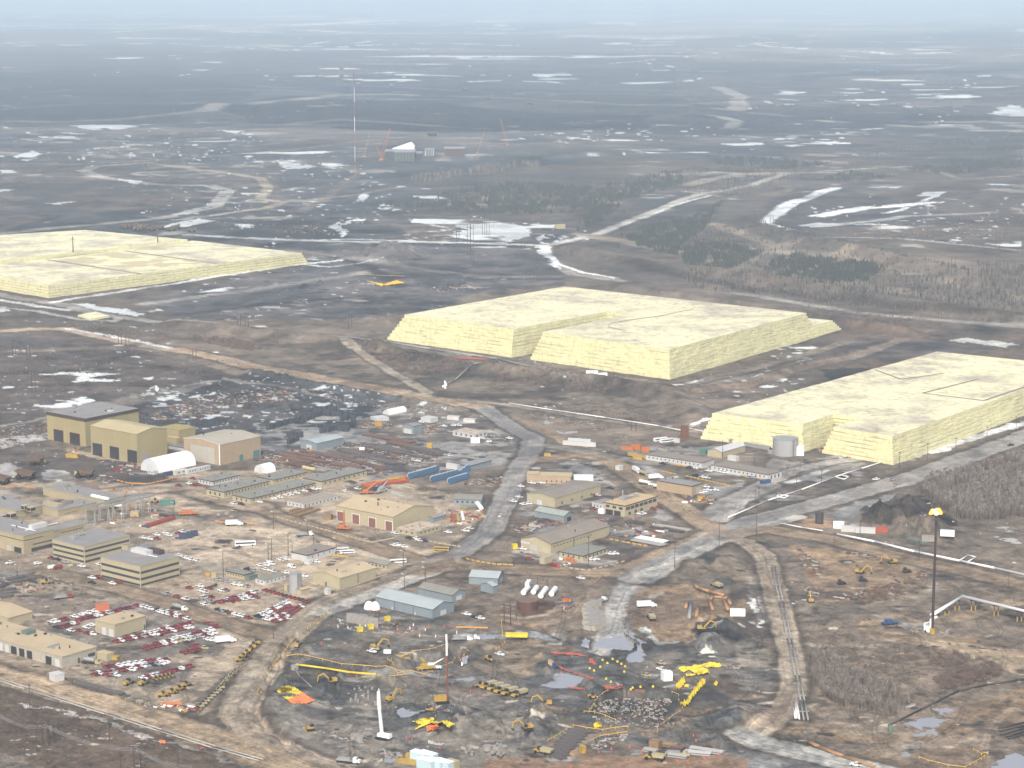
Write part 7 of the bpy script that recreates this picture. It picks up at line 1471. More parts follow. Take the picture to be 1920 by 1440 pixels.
for i in range(9):
    x0=460-i*22; y0=1130+i*24; rack(Z7,x0-20,y0+12,x0+110,y0+60,4,.35,SPI,f'grey rebar bundle, {ORD[i]} from the top beside the haul track','%s'=='' or 1,1.2,'rebar_bundle')
for i,(x0,y0,x1,y1) in enumerate([(985,1310,1090,1330),(1170,1350,1320,1370),(1200,1290,1290,1310),(1290,1330,1500,1350),(1330,1300,1590,1340),(1120,1270,1240,1290)]): rack(Z7,x0,y0,x1,y1,5,.4,[CON,GPI,RPI,STE,STE,WOD][i],['grey','pale','rusty','long grey','longest grey','timber'][i]+' bundle on the orange clearing at the bottom',2,1,'material_bundle')
for i,(x0,y0,x1,y1) in enumerate([(560,810,660,835),(650,830,760,865),(740,855,860,890),(850,880,920,900)]): rack(Z5,x0,y0,x1,y1,5,.4,SPI,f'dark frame pile, {ORD[i]} from the left along the lower lot edge',2,1)
for i,(x0,y0,x1,y1,m_) in enumerate([(805,770,860,758,ORG),(820,785,900,760,ORG),(870,765,1140,735,ORG),(900,750,1100,712,YEP),(1000,725,1130,705,ORG),(830,765,1000,735,mat('steel_red_orange',(190,92,66)))]): rack(Z2,x0,y0,x1,y1,5,.5,m_ if i!=2 else mat('steel_red_orange',(190,92,66)),f'orange-red crane boom sections, {ORD[i]} of the pile behind the crane cluster',2,1.3,'boom_sections')
htank(Z2,1485,1040,1470,990,1.1,mat('steel_red_orange',(200,76,56)),'red cylinder leaning right of the small flat cream office','red_cylinder'); htank(Z2,1520,1035,1510,985,1.0,YEP,'yellow cylinder right of the red one','yellow_cylinder'); htank(Z2,1555,1025,1545,975,1.0,SNO,'white cylinder right of the yellow one','white_cylinder')

for o_ in (BARY,BARO,BARC,TYS): bpy.data.objects.remove(o_)
# ================================================================ EXCAVATION CLUTTER
def tarp(fr,P,m,label,hh=1.0,name='tarpaulin'):
    Q=[pz(fr,*p) for p in P]; xs0=[p[0] for p in Q]; ys0=[p[1] for p in Q]
    n=26; mb=MB(); idx={}; vs=[]; fs=[]
    def ins(x,y): return bool(inside(np.array([x]),np.array([y]),Q)[0])
    w0,w1,h0,h1=min(xs0),max(xs0),min(ys0),max(ys0)
    g0=[sum(xs0)/len(Q),sum(ys0)/len(Q)]
    for j in range(n):
        for i in range(n):
            cs=[(w0+(w1-w0)*(i+a)/n,h0+(h1-h0)*(j+b)/n) for a,b in((0,0),(0,1),(1,1),(1,0))]
            if ins(sum(c[0] for c in cs)/4,sum(c[1] for c in cs)/4):
                f=[]
                for (a,b),c in zip(((0,0),(0,1),(1,1),(1,0)),cs):
                    key=(i+a,j+b)
                    if key not in idx: 
                        g=gpt(*c); idx[key]=len(vs); vs.append((g[0],g[1],g[2]+.25+hh*(.5+.5*math.sin(c[0]*1.3+c[1]*.9)*math.cos(c[1]*1.7-c[0]*.4))*random.uniform(.5,1)))
                    f.append(idx[key])
                fs.append(tuple(f))
    if not fs: return
    c0=vs[0]; mb.add([(v[0]-c0[0],v[1]-c0[1],v[2]-c0[2]) for v in vs],fs); o=mb.build(name,m); o.location=c0
    return tag(o,label,'tarpaulin')
TY=mat('tarp_yellow',(240,218,62),var=.18,scale=.5,rough=.5,k=.8); TO=mat('tarp_orange',(244,138,84),var=.08,scale=.5,rough=.5,k=.85); TR=mat('tarp_red_orange',(204,104,80),var=.15,k=.7)
tarp(Z6,[(150,880),(185,840),(265,822),(350,885),(240,938)],TY,'yellow half of the big square sheet on the left pit slope')
tarp(Z6,[(240,938),(350,882),(440,940),(380,965),(265,965)],TO,'orange half of the big square sheet on the left pit slope')
tarp(Z6,[(1175,1100),(1250,1080),(1340,1070),(1360,1050),(1450,1080),(1455,1110),(1490,1120),(1450,1152),(1400,1110),(1300,1120),(1190,1160),(1240,1125)],TY,'spread yellow sheet right of the white concrete pump',1.4)
tarp(Z6,[(1275,1135),(1360,1120),(1378,1155),(1285,1172)],TO,'orange sheet in front of the spread yellow one')
tarp(Z7,[(1250,705),(1300,690),(1400,680),(1480,655),(1560,665),(1570,690),(1460,700),(1480,740),(1390,748),(1330,715),(1275,735)],TY,'long yellow sheets over the bank at the right of the excavation',1.6)
tarp(Z7,[(1300,745),(1370,740),(1375,752),(1310,758)],TY,'small yellow strip below the long yellow sheets')
tarp(Z7,[(1420,790),(1448,790),(1450,820),(1400,870),(1350,930),(1320,980),(1290,992),(1255,965),(1310,950),(1350,880)],TY,'slanting line of yellow covers over the right trench wall',2.5)
tarp(Z7,[(1265,790),(1290,770),(1300,810),(1260,858),(1225,850),(1230,825)],TY,'yellow cover pile left of the slanting line',2.2)
tarp(Z7,[(610,1125),(640,1100),(670,1110),(675,1140),(620,1150)],TY,'small yellow cover in the footing grid',1.2)
tarp(Z7,[(1510,820),(1530,795),(1545,805),(1535,835)],TY,'small yellow cover near the right rim',1.2); tarp(Z7,[(1290,825),(1320,820),(1325,840),(1295,845)],TY,'tiny yellow cover between the two cover lines',.8)
tarp(M2,[(140,442),(240,462),(310,440),(355,455),(250,470),(220,472)],mat('tarp_gold',(236,190,50),k=.85),'golden sheet in the far dark pit',2)
tarp(Z7,[(290,575),(480,582),(560,605),(600,625),(635,670),(620,675),(575,650),(580,615),(480,600),(300,590)],TR,'red-orange netting along the upper edge of the round pit',.8,'safety_netting')
tarp(Z7,[(275,610),(300,640),(370,690),(450,725),(560,755),(620,770),(610,785),(500,748),(390,712),(290,650)],TR,'red-orange netting along the lower edge of the round pit',.8,'safety_netting')
tarp(Z7,[(690,825),(760,835),(830,815),(830,845),(780,855),(700,850)],TR,'red-orange netting above the footing grid',.6,'safety_netting'); tarp(Z7,[(420,835),(540,845),(550,860),(430,848)],TR,'red-orange netting below the long pool',.5,'safety_netting')
tarp(M2,[(640,870),(820,875),(800,885),(660,880)],TR,'red-orange netting in front of the largest sulphur block',.5,'safety_netting'); tarp(Z5,[(1475,1265),(1500,1270),(1530,1300),(1500,1305)],TR,'orange-red netting scrap beside the lower left ditch',.4,'safety_netting'); tarp(Z5,[(1195,1240),(1240,1245),(1248,1265),(1200,1262)],TO,'small orange sheet in the lower left field')
tarp(Z6,[(1290,1235),(1350,1260),(1410,1262),(1390,1280),(1290,1262)],mat('sheet_white',(214,214,214)),'pale crumpled sheet at the bottom of the excavation',.6)
# fences of posts and tape
FP=mat('fence_post_yellow',(220,184,80),k=.85)
pm=MB(); pm.box(-.12,-.12,0,.12,.12,1.3); _p=pm.build('post',FP); PM=_p.data; bpy.data.objects.remove(_p)
def fence(fr,P,label,step=4.5,m=FP,name='safety_fence'):
    Q=[np.array(gpt(*pz(fr,*p))) for p in P]; c0=Q[0].copy(); o=thing(name,label,'fence',tuple(c0)); mb=MB(); acc=0; pts=[]
    for i in range(len(Q)-1):
        L=np.linalg.norm(Q[i+1]-Q[i]); k=max(1,int(L/step))
        for j in range(k):
            p=Q[i]+(Q[i+1]-Q[i])*j/k; x_,y_=proj(p[0],p[1],0); p[2]=ground_z(x_,y_); pts.append(p-c0)
    pts.append(Q[-1]-c0)
    for a_,b_ in zip(pts[:-1],pts[1:]):
        mb.add([a_+[0,0,.8],b_+[0,0,.8],b_+[0,0,1.1],a_+[0,0,1.1],a_+[0,.12,.8],b_+[0,.12,.8],b_+[0,.12,1.1],a_+[0,.12,1.1]],[(0,1,2,3),(7,6,5,4),(3,2,6,7),(0,4,5,1)])
    mb.build('tape',m,o)
    for p in pts[:95]: q=bpy.data.objects.new('post',PM); C.objects.link(q); q.parent=o; q.location=tuple(p)
FP2=mat('fence_tape_pale',(206,180,130),k=.8)
fence(Z6,[(230,610),(400,610),(500,635),(640,670),(900,690),(1060,710),(1130,745),(1040,760),(920,765),(800,770)],'yellow fence round the left pit of the excavation',6)
fence(Z6,[(985,630),(1060,680),(1160,720),(1260,745),(1380,740),(1425,762)],'yellow fence below the round trench')
fence(Z6,[(1170,600),(1300,560),(1440,520)],'pale fence above the round trench',4,FP2); fence(Z6,[(1540,545),(1590,565),(1560,600),(1510,620),(1475,665),(1380,690)],'pale fence at the right of the round trench',4,FP2)
fence(Z6,[(1865,505),(1850,525),(1800,555)],'short orange fence near the white mixer',3,TO)
fence(Z7,[(720,865),(640,930),(600,990),(580,1020)],'yellow fence left of the footing grid'); fence(Z7,[(540,1030),(620,1040),(700,1065),(780,1095),(740,1140)],'yellow fence across the lower left of the grid')
fence(Z7,[(1200,880),(1250,900),(1250,960),(1280,990)],'yellow fence at the right of the brick-red formwork'); fence(Z7,[(1090,1175),(1100,1110),(1180,1060),(1260,1020)],'yellow fence at the lower right of the grid')
fence(Z7,[(270,1240),(360,1190),(460,1120),(560,1150),(680,1165),(870,1140)],'yellow fence above the rebar bundles'); fence(Z7,[(440,1340),(520,1300),(560,1260),(660,1210),(860,1180)],'yellow fence beside the curved brown track')
fence(Z8,[(1135,1370),(1200,1395),(1350,1430),(1480,1445),(1600,1380),(1645,1340)],'yellow fence round the pond at the lower right',4); fence(Z8,[(1540,1310),(1600,1345),(1650,1335)],'short yellow fence by the lower right pond',3)
fence(M2,[(90,405),(200,412),(355,418)],'yellow dotted fence above the golden sheet',9)
fence(Z6,[(1840,345),(1850,460),(1930,460)],'yellow frame fence below the twin poles',3,YEP)
fence(Z5,[(560,800),(760,870),(940,930),(1200,985),(1340,1010)],'grey wire fence along the lower side of the parking lot',6,mat('wire_fence_grey',(150,146,140)),'wire_fence'); fence(Z5,[(1480,1030),(1620,880),(1740,760),(1830,680)],'grey wire fence along the slanting side of the parking lot',6,MATS['wire_fence_grey'],'wire_fence')
# posts, cones, caps
def single(name,mb,m,pts,fr,fmt,cat,group,s=1):
    o=mb.build(name,m)
    for i,(x,y) in enumerate(sorted(pts)):
        c=o if i==0 else o.copy()
        if i: C.objects.link(c)
        g=gpt(*pz(fr,x,y)); c.location=g; c.rotation_euler.z=random.uniform(0,6)
        if s!=1: c.scale=(s,s,s)
        tag(c,fmt%ORD[i] if '%' in fmt else fmt,cat,group)
single('pile_cap',MB().cyl((0,0,0),(0,0,.8),.85,.7,10).cyl((0,0,.8),(0,0,1.2),.7,.2,10),TY,[(583,697),(616,713),(662,685),(680,634),(715,657),(754,626),(791,645),(820,663),(848,682),(842,721),(706,775),(742,798),(905,842),(963,835),(890,855),(1057,832)],Z7,'yellow covered pile cap, %s from the left in the excavation','pile cap','yellow pile caps',.8)
for i in range(60): pass
single('concrete_pier',MB().cyl((0,0,0),(0,0,2.2),.55,n=8),CON,[(740,870),(775,865),(820,858),(873,862),(787,882),(841,890),(710,945),(748,935),(766,952),(810,915),(752,912),(894,970),(843,925)],Z6,'short grey concrete pier, %s from the left by the white pump','concrete pier','concrete piers')
random.seed(12); pts=[(random.uniform(620,1220),random.uniform(900,1120)) for _ in range(70)]
single('anchor_post',MB().box(-.35,-.35,0,.35,.35,.8),CON,pts,Z7,'pale stub, %s from the left in the footing grid','stub post','pale stubs of the footing grid')
single('marker_post',MB().cyl((0,0,0),(0,0,1.4),.3,.2,6),mat('marker_orange',(228,90,60),k=.9),[(1060,400),(1020,445),(1115,448),(1175,410),(1296,382),(1410,385),(1455,372),(1530,640),(755,758),(710,772),(1410,555),(1610,870),(1680,885),(1080,368),(680,255),(858,270),(935,270),(900,268),(1380,1300),(490,515),(1130,1220),(1170,1235)],Z6,'orange marker post, %s from the left in the left half of the excavation','marker post','orange marker posts')
single('marker_post',MB().cyl((0,0,0),(0,0,1.5),.3,.22,6),WHP,[(630,345),(822,385),(1155,400),(1180,375),(1270,410),(1228,455),(1347,460),(1505,430),(690,395),(615,385),(780,380)],Z6,'white marker post, %s from the left below the largest blue-grey shed','marker post','white marker posts')
single('concrete_pipe',MB().cyl((-1.3,0,1),(1.3,0,1),1,n=12,caps=False).cyl((-1.3,0,1),(1.3,0,1),.8,n=12),CON,[(1590,1300),(1625,1298),(1650,1305),(1600,1320),(1560,1312),(1780,1340),(1812,1325),(1850,1335),(1825,1352),(1790,1325),(1830,1290),(1855,1298),(1815,1285),(1575,1330),(1620,1345)],Z6,'grey concrete pipe, %s from the left in the pipe store at the bottom','concrete pipe','grey concrete pipes')
single('concrete_ring',MB().cyl((0,0,0),(0,0,2.2),2.2,n=16),CON,[(1737,1305),(775,1235),(740,1220),(292,700)],Z6,'round concrete chamber ring, %s from the left','concrete ring','concrete rings')
single('traffic_cone',MB().cyl((0,0,0),(0,0,1.1),.45,.08,8),mat('marker_orange',(228,90,60)),[(1245,1390),(1320,1405),(445,1430),(440,1325),(650,1325),(880,1290),(1440,1365),(1550,1350),(745,1300),(970,1325),(1360,1200),(1380,1240)],Z7,'orange traffic cone, %s from the left at the orange clearing','traffic cone','orange traffic cones')
single('storage_dome',MB().dome((0,0,0),3,4.6,14,5),SNO,[(383,540),(445,545)],ZF,'white domed cover, %s from the left at the largest blue-grey shed','domed cover','white domed covers')
single('portable_toilet',MB().box(-.7,-.7,0,.7,.7,2.3).box(-.75,-.75,2.3,.75,.75,2.5),mat('toilet_orange_white',(216,190,160)),[(280,662),(298,670)],Z7,'small pale cabin toilet at the round pit, %s from the left','portable toilet','portable toilets'); single('portable_toilet',MB().box(-.8,-.8,0,.8,.8,2.1).dome((0,0,2.1),.9,.5,8,2),TEAL,[(918,1155)],Z8,'teal portable toilet with white roof by the dark pipe','portable toilet',None)
single('portable_toilet',MB().box(-.9,-.9,0,.9,.9,2.3),CB,[(320,685)],Z7,'blue cabin toilet beside the pale ones at the round pit','portable toilet',None)
# boxes: crates, bins, containers given by name, size and colour
def box(fr,x,y,l,w_,h,deg,m,name,label,cat,roofm=None):
    g=gpt(*pz(fr,x,y)); o=thing(name,label,cat,g,R(deg)); mb=MB(); mb.box(-l/2,-w_/2,-.3,l/2,w_/2,h); mb.build('body',m,o)
    mb=MB(); mb.box(-l/2-.05,-w_/2-.05,h+.003,l/2+.05,w_/2+.05,h+.12); mb.build('lid',roofm or m,o)
    mb=MB(); 
    for k in range(int(l/.9)): mb.box(-l/2+.45+k*.9,-w_/2-.07,.1,-l/2+.6+k*.9,-w_/2+.01,h-.1)
    if l>1.8: mb.build('rib',m,o)
    return o
PBL=mat('tank_pale_blue',(196,220,228),var=.04,k=.8)
for i,(x,y) in enumerate([(1230,1390),(1290,1395)]): box(Z6,x,y,9,4,4.6,-39,PBL,'water_tank',['left','right'][i]+' of two pale blue boxes at the bottom edge, back pair','water tank',SNO)
for i,(x,y) in enumerate([(1280,1445),(1350,1450),(1410,1455)]): box(Z6,x,y,9,4,4.6,-39,PBL,'water_tank',['left','middle','right'][i]+' of three pale blue boxes at the bottom edge, front row','water tank',SNO)
box(Z6,1470,1445,6,4,4,-39,CT,'crate','cream crate right of the pale blue boxes','crate'); box(Z6,1165,1365,5,2.6,2,-20,YEP,'skip_bin','yellow bin left of the pale blue boxes','bin'); box(Z6,1150,1400,11,5,1,-20,YEP,'yellow_platform','flat yellow platform left of the pale blue boxes','platform')
box(Z7,1075,1300,5,4,4.5,-30,WOD,'crate','tall timber crate on the orange clearing','crate'); box(Z7,530,1325,3,2,3.4,-60,YEP,'yellow_cabinet','yellow cabinet beside the curved brown track','cabinet')
for i,(fr,x,y,m_,l,h) in enumerate([(Z4,530,1080,SNO,7,4.2),(Z4,600,1105,WHI,9,3.6),(Z4,650,1088,STE,6,3.2),(Z4,730,1115,WHI,13,3.4),(Z4,842,1110,mat('container_red_orange',(206,106,80)),9,3.2),(Z4,1208,1175,CON,9,3.2),(Z4,1345,1135,SNO,9,3.2)]):
    box(fr,x,y,l,3.4,h,-12 if i not in (4,) else 15,m_,'shipping_container',['tall white box','white cabin','grey cabin','long white cabin with antenna posts','orange-red container','grey-beige container','white container'][i]+' in the row below the dark spoil heap','container')
box(Z5,768,262,8,4,4,15,mat('container_orange',(222,130,96)),'shipping_container','orange container behind the back row of red pickups','container'); box(ZG,110,370,3,3,3,0,CT,'crate','cream box between the yellow bins','crate'); box(ZG,48,345,3,2,1.8,0,YEP,'skip_bin','small yellow bin above the grey pickups','bin')
box(Z1,545,550,10,4,2.6,-15,YEP,'skip_bin','yellow skip on the mud before the big workshops','skip'); box(Z1,1255,905,10,4,3,0,TEAL,'skip_bin','teal skip at the gravel yard','skip'); box(Z1,1015,990,6,4,3.4,-10,CT,'crate','cream equipment box under the crane way','crate')
for i,x in enumerate((1180,1410,1435,1480)): box(Z1,1400+i*28-28,1160-i*8,5,4,3,10,DBL,'skip_bin',f'dark blue bin, {ORD[i]} from the left above the bus yard','bin')
box(Z3,865,492,9,3,2.6,-10,ORG,'skip_bin','orange bin at the left end of the farther barracks','bin'); box(Z3,930,488,8,4,3.4,-20,ORG,'equipment_box','orange machine box behind the yellow frames','equipment'); box(Z3,1000,510,6,3,4,0,ORG,'equipment_box','orange-red upright box by the farther barracks','equipment')
for i,(x,y) in enumerate([(905,535),(940,545),(970,555),(945,565)]): box(Z3,x,y,7,3,1.8,-20,YEP,'steel_frame_stack',f'yellow steel frame, {ORD[i]} from the left beside the farther barracks','steel frame')
box(Z3,265,540,5,3,2,0,YEP,'skip_bin','small yellow bin by the mud road bend','bin'); box(Z3,1410,870,4,3,2.6,0,YEP,'skip_bin','yellow box on the wet ground below the tan shop','bin'); box(Z3,1900,745,8,3,2.6,30,CB,'skip_bin','dark blue skip at the end of the nearer barracks','skip')
for i in range(5): box(Z3,430+i*38,455-(i%2)*22+i*3,10,3,3,-12,WHI,'site_trailer',f'white trailer, {ORD[i]} in the group on the grass by the mud road','site trailer')
box(Z3,20,1235,3,3,3,20,TY,'yellow_bin','bright yellow cube left of the longest warehouse','bin'); box(Z3,255,1340,8,4,4,51,CREAM,'generator_box','cream generator box at the road bend','equipment'); box(Z3,1295,400,6,6,9,0,RUS,'rust_tower','rust-brown square tower beside the right pipeline','tower')
box(Z3,672,970,4,3,3,-30,SNO,'white_box','white box at the left foot of the two-storey office','box'); box(Z2,540,1015,6,4,3.4,-20,WOD,'crate','timber crate at the left corner of the big warehouse','crate'); box(Z2,920,315,6,4,4,0,mat('bin_ochre',(200,160,90)),'skip_bin','ochre bin in the upper yard','bin')
box(Z2,1300,480,4,4,4,0,YEP,'skip_bin','yellow box at the end of the steel racks','bin'); box(Z2,795,505,4,3,3,0,SNO,'white_box','white box among the steel racks','box'); box(Z2,1645,440,7,3,3.6,0,SNO,'box_trailer','white trailer below the rust-roofed office','trailer')
box(M2,1410,965,11,3,3.2,-5,SNO,'box_trailer','white trailer at the foot of the largest block, left','trailer'); box(M2,1462,978,11,3,3.2,20,SNO,'box_trailer','white trailer at the foot of the largest block, right','trailer'); box(M2,1435,960,9,3,3,10,GRN,'box_trailer','green trailer between two white ones at the largest block','trailer')
box(M2,1230,145,14,8,6,20,CT,'site_cabin','cream cabin on the snow by the far road junction','cabin'); box(Z4,210,530,11,8,7,0,SNO,'fabric_shelter','small white shelter beside the grey tank','shelter')
box(Z4,1120,1180,16,5,1,-60,GRN,'steel_deck','green-grey decks leaning below the spoil heap','deck'); box(Z8,1480,485,12,3,.8,-5,WOD,'timber_mat','timber mat on the sand below the raised pipes','mat'); box(Z7,655,30,1.2,14,1,-20,WOD,'timber_pole','long pale timber by the dirt lot','timber')
for i,(x,y) in enumerate([(590,395),(625,398),(650,380),(580,360),(615,362),(585,325),(620,328),(650,335),(580,290),(610,292),(640,300),(600,255),(575,262),(620,225),(590,232)]): box(Z7,x,y,7,5,2.6,52,mat('block_pale',(200,194,178),var=.08),'concrete_panel_stack',f'pale panel stack, {ORD[i]} from the bottom in the stack yard by the mud road','panel stack',CON)
for i in range(5): box(Z7,960+i*55,880+i*7,5,1,1.8,-8,mat('formwork_red_brown',(168,112,84)),'formwork_panel',f'red-brown formwork panel, {ORD[i]} from the left above the footing grid','formwork')
for i in range(5): box(Z6,720+i*40,345+i*9,6,1.2,5,-10,CON,'concrete_wall_panel',f'pale upright concrete wall panel, {ORD[i]} from the left','wall panel')
for i,(x,y) in enumerate([(780,415),(860,395),(985,335)]): box(Z6,x,y,3,2,2.4,30,TY,'yellow_machine_box',f'yellow machine box, {ORD[i]} from the left below the blue-grey shed','equipment')
box(Z7,35,450,12,3,1.6,-5,TY,'yellow_crane_carrier','yellow platform machine by the round dirt lot','platform'); box(Z6,985,578,4,2,1.6,0,SNO,'white_box','white box near the orange crane boom','box'); box(Z7,1160,780,5,4,4.5,20,SNO,'white_shelter','small white sheet tent near the yellow covers','shelter')
box(Z7,1675,295,6,3,3.6,0,SNO,'white_shelter','left white tent shape by the pipe bends','shelter'); box(Z7,1708,297,6,3,3.6,0,SNO,'white_shelter','right white tent shape by the pipe bends','shelter')
# far construction site
FS=mat('far_structure',(92,96,104)); 
def farbox(x0,y0,x1,ty,d,m,name,label,cat='building'):
    a_=at(*pz(U2,x0,y0));b_=at(*pz(U2,x1,y0)); h=zfor(a_[0],a_[1],ty/3); o=thing(name,label,cat,a_); w_=b_[0]-a_[0]; mb=MB(); mb.box(0,0,0,w_,d,h*.96); mb.build('wall',m,o); mb=MB(); mb.box(-1,-1,h*.96,w_+1,d+1,h); mb.build('roof',STE,o)
    for k in range(1,6): mb=MB(); mb.box(w_*k/6-1,-1.5,0,w_*k/6+1,-.05,h*.96); mb.build('column',DST,o)
    return o
farbox(245,905,300,850,60,FS,'plant_building','dark plant building at the foot of the orange cranes'); farbox(300,910,410,855,80,mat('far_green_grey',(108,122,112)),'plant_building','green-grey plant building under the white shelter of the far site'); farbox(410,900,450,862,60,FS,'plant_building','small dark plant building at the right of the green-grey one')
a_=at(*pz(U2,285,856)); o=thing('fabric_shelter','white long shelter of the far construction site','shelter',a_); mb=MB(); W_=(410-285)/3/ppm(283); mb.add([(0,0,0),(W_,0,0),(W_,0,14),(W_*.85,0,21),(0,0,7),(0,30,0),(W_,30,0),(W_,30,14),(W_*.85,30,21),(0,30,7)],[(0,1,2,3,4),(9,8,7,6,5),(4,3,8,9),(3,2,7,8),(2,1,6,7),(0,4,9,5)]); mb.build('canopy',SNO,o)
farbox(470,880,520,842,50,WHI,'plant_building','pale building right of the far shelter'); farbox(580,880,690,835,60,mat('far_rust',(112,84,84)),'plant_building','reddish scaffolded structure at the right of the far site')
# litter nobody could count
def litter(name,areas,mats,smin,smax,flat=.5,seed=1,asp=1.0):
    rs=np.random.RandomState(seed); V=[];Fc=[];M_=[]
    k=0
    for fr,P,n in areas:
        Q=[pz(fr,*p) for p in P]; x0,x1=min(p[0] for p in Q),max(p[0] for p in Q); y0,y1=min(p[1] for p in Q),max(p[1] for p in Q)
        xx=rs.uniform(x0,x1,n*3); yy=rs.uniform(y0,y1,n*3); ok=inside(xx,yy,Q); xx=xx[ok][:n]; yy=yy[ok][:n]
        cl=rs.rand(len(xx))
        for x,y in zip(xx,yy):
            g=gpt(x,y); s=rs.uniform(smin,smax)*(1+(rs.rand()<.08)); l=s*rs.uniform(1,1+3*asp); w_=s*rs.uniform(.3,.8); h=s*flat*rs.uniform(.3,1); an=rs.uniform(0,math.pi) if rs.rand()<.5 else R(-39); c_,s_=math.cos(an),math.sin(an)
            for dx,dy_,dz_ in ((-l,-w_,-.1),(l,-w_,-.1),(l,w_,-.1),(-l,w_,-.1),(-l*.8,-w_*.8,h),(l*.9,-w_*.7,h*rs.uniform(.5,1)),(l*.8,w_*.8,h),(-l*.7,w_,h*.6)):
                V.append((g[0]+dx*c_/2-dy_*s_/2,g[1]+dx*s_/2+dy_*c_/2,g[2]+dz_))
            o_=k*8; Fc+=[(o_+4,o_+5,o_+6,o_+7),(o_,o_+1,o_+5,o_+4),(o_+1,o_+2,o_+6,o_+5),(o_+2,o_+3,o_+7,o_+6),(o_+3,o_,o_+4,o_+7)]; M_+=[rs.randint(len(mats))]*5; k+=1
    mb=MB(); mb.v=V; mb.f=Fc; mb.m=M_; o=mb.build(name,mats); o['kind']='stuff'; return o
SCR=[RUS,SPI,STE,mat('scrap_dark',(70,68,70)),WOD,RPI,mat('scrap_pale',(200,198,192)),SPI,RUS]
litter('scrap_metal',[(Z2,[(100,560),(250,500),(620,540),(960,640),(940,680),(500,620),(150,600)],1500),(Z2,[(540,480),(800,440),(1400,540),(1300,590),(900,600),(560,540)],900),(Z2,[(780,290),(1000,290),(1050,330),(800,330)],200),(Z2,[(1230,300),(1390,310),(1330,380),(1230,370)],120),(Z1,[(1050,240),(1500,90),(1900,40),(1900,130),(1500,260),(1100,270)],700),(Z2,[(0,60),(250,40),(300,110),(0,160)],250),(Z1,[(0,330),(340,290),(340,420),(80,470),(0,460)],220),
    (Z3,[(0,1060),(200,1010),(380,1000),(380,1040),(100,1120),(0,1120)],260),(Z3,[(180,990),(380,1010),(370,1050),(200,1020)],150),(Z1,[(700,560),(1040,600),(1000,690),(860,660)],80),(Z5,[(0,0),(380,0),(560,60),(300,110),(0,180)],180),(Z2,[(1560,700),(1860,700),(1800,770),(1560,760)],160),(Z2,[(0,500),(140,490),(100,560),(0,600)],80),(Z1,[(760,680),(860,690),(860,740),(560,740)],80),
    (Z4,[(210,1230),(300,1280),(420,1400),(400,1460),(280,1400)],140),(Z4,[(560,1240),(820,1290),(800,1330),(600,1280)],80),(Z8,[(270,80),(400,90),(340,200),(290,190)],70),(Z8,[(450,190),(520,150),(800,80),(1200,-20),(1200,10),(820,120),(560,190)],200),(Z4,[(1100,1420),(1200,1400),(1220,1440),(1100,1440)],40),(M3,[(1100,170),(1600,90),(1900,20),(1920,120),(1600,200),(1200,200)],500),(M1,[(1460,160),(1800,120),(1900,150),(1850,180),(1500,170)],220),(M1,[(980,120),(1500,100),(1600,130),(1300,150)],160),(Z2,[(900,770),(1010,760),(1000,820),(900,820)],60)],SCR,.45,1.5,.6,2)
litter('rubble',[(Z2,[(0,10),(300,60),(700,120),(1100,170),(1700,230),(1850,280),(1700,260),(1100,200),(700,150),(250,80)],900),(Z3,[(60,190),(400,250),(760,350),(900,420),(500,330),(200,260)],300),(Z8,[(1060,400),(1150,380),(1170,420),(1080,430)],60),(Z8,[(1290,420),(1370,390),(1380,440),(1300,460)],60),(Z6,[(560,300),(1000,330),(1240,400),(1100,440),(620,400)],200),(Z7,[(620,900),(1200,920),(1100,1150),(560,1060)],500),(Z7,[(1580,650),(1720,670),(1700,700),(1600,690)],60),(Z6,[(880,1310),(1100,1330),(1200,1400),(900,1360)],120),(Z6,[(1290,960),(1560,960),(1640,1040),(1400,1060)],120),
    (Z4,[(900,760),(1060,700),(1040,740),(900,790)],60),(Z4,[(1200,880),(1440,1040),(1420,1060),(1180,900)],70),(Z6,[(460,1160),(700,1180),(860,1240),(700,1250)],60),(Z5,[(940,900),(1230,980),(1180,1000),(960,940)],90),(Z7,[(560,1260),(700,1220),(860,1180),(850,1230),(620,1310)],200),(M2,[(1000,880),(1180,900),(1250,950),(1050,920)],100),(M2,[(1240,930),(1700,990),(1750,1010),(1300,970)],90)],[CON,STE,mat('rubble_dark',(96,94,96)),mat('rubble_pale',(196,192,188)),WOD,mat('rubble_brown',(130,108,92))],.35,1.15,.6,3,.4)
litter('yard_clutter',[(Z1,[(600,740),(1000,760),(1300,1000),(1100,1080),(760,1060)],120),(Z3,[(640,1000),(1000,1020),(1400,1100),(1200,1160),(700,1140)],80),(Z2,[(1290,960),(1700,930),(1760,1000),(1600,1060),(1440,1080)],90),(Z3,[(360,1290),(480,1300),(440,1380),(300,1370)],50),(Z5,[(1160,960),(1460,980),(1450,1020),(1160,990)],60),(M2,[(490,480),(750,460),(750,490),(500,510)],60),(Z1,[(480,480),(640,480),(560,540)],30),(Z1,[(840,600),(1050,610),(1040,650),(840,660)],30),(Z4,[(290,440),(500,480),(620,560),(480,560)],60),(Z7,[(440,160),(470,250),(380,270),(370,180)],40),(Z3,[(1280,830),(1560,850),(1500,900),(1300,900)],60)],[YEP,ORG,SNO,RED,STE,WOD,DBL],.5,1.6,.7,9)
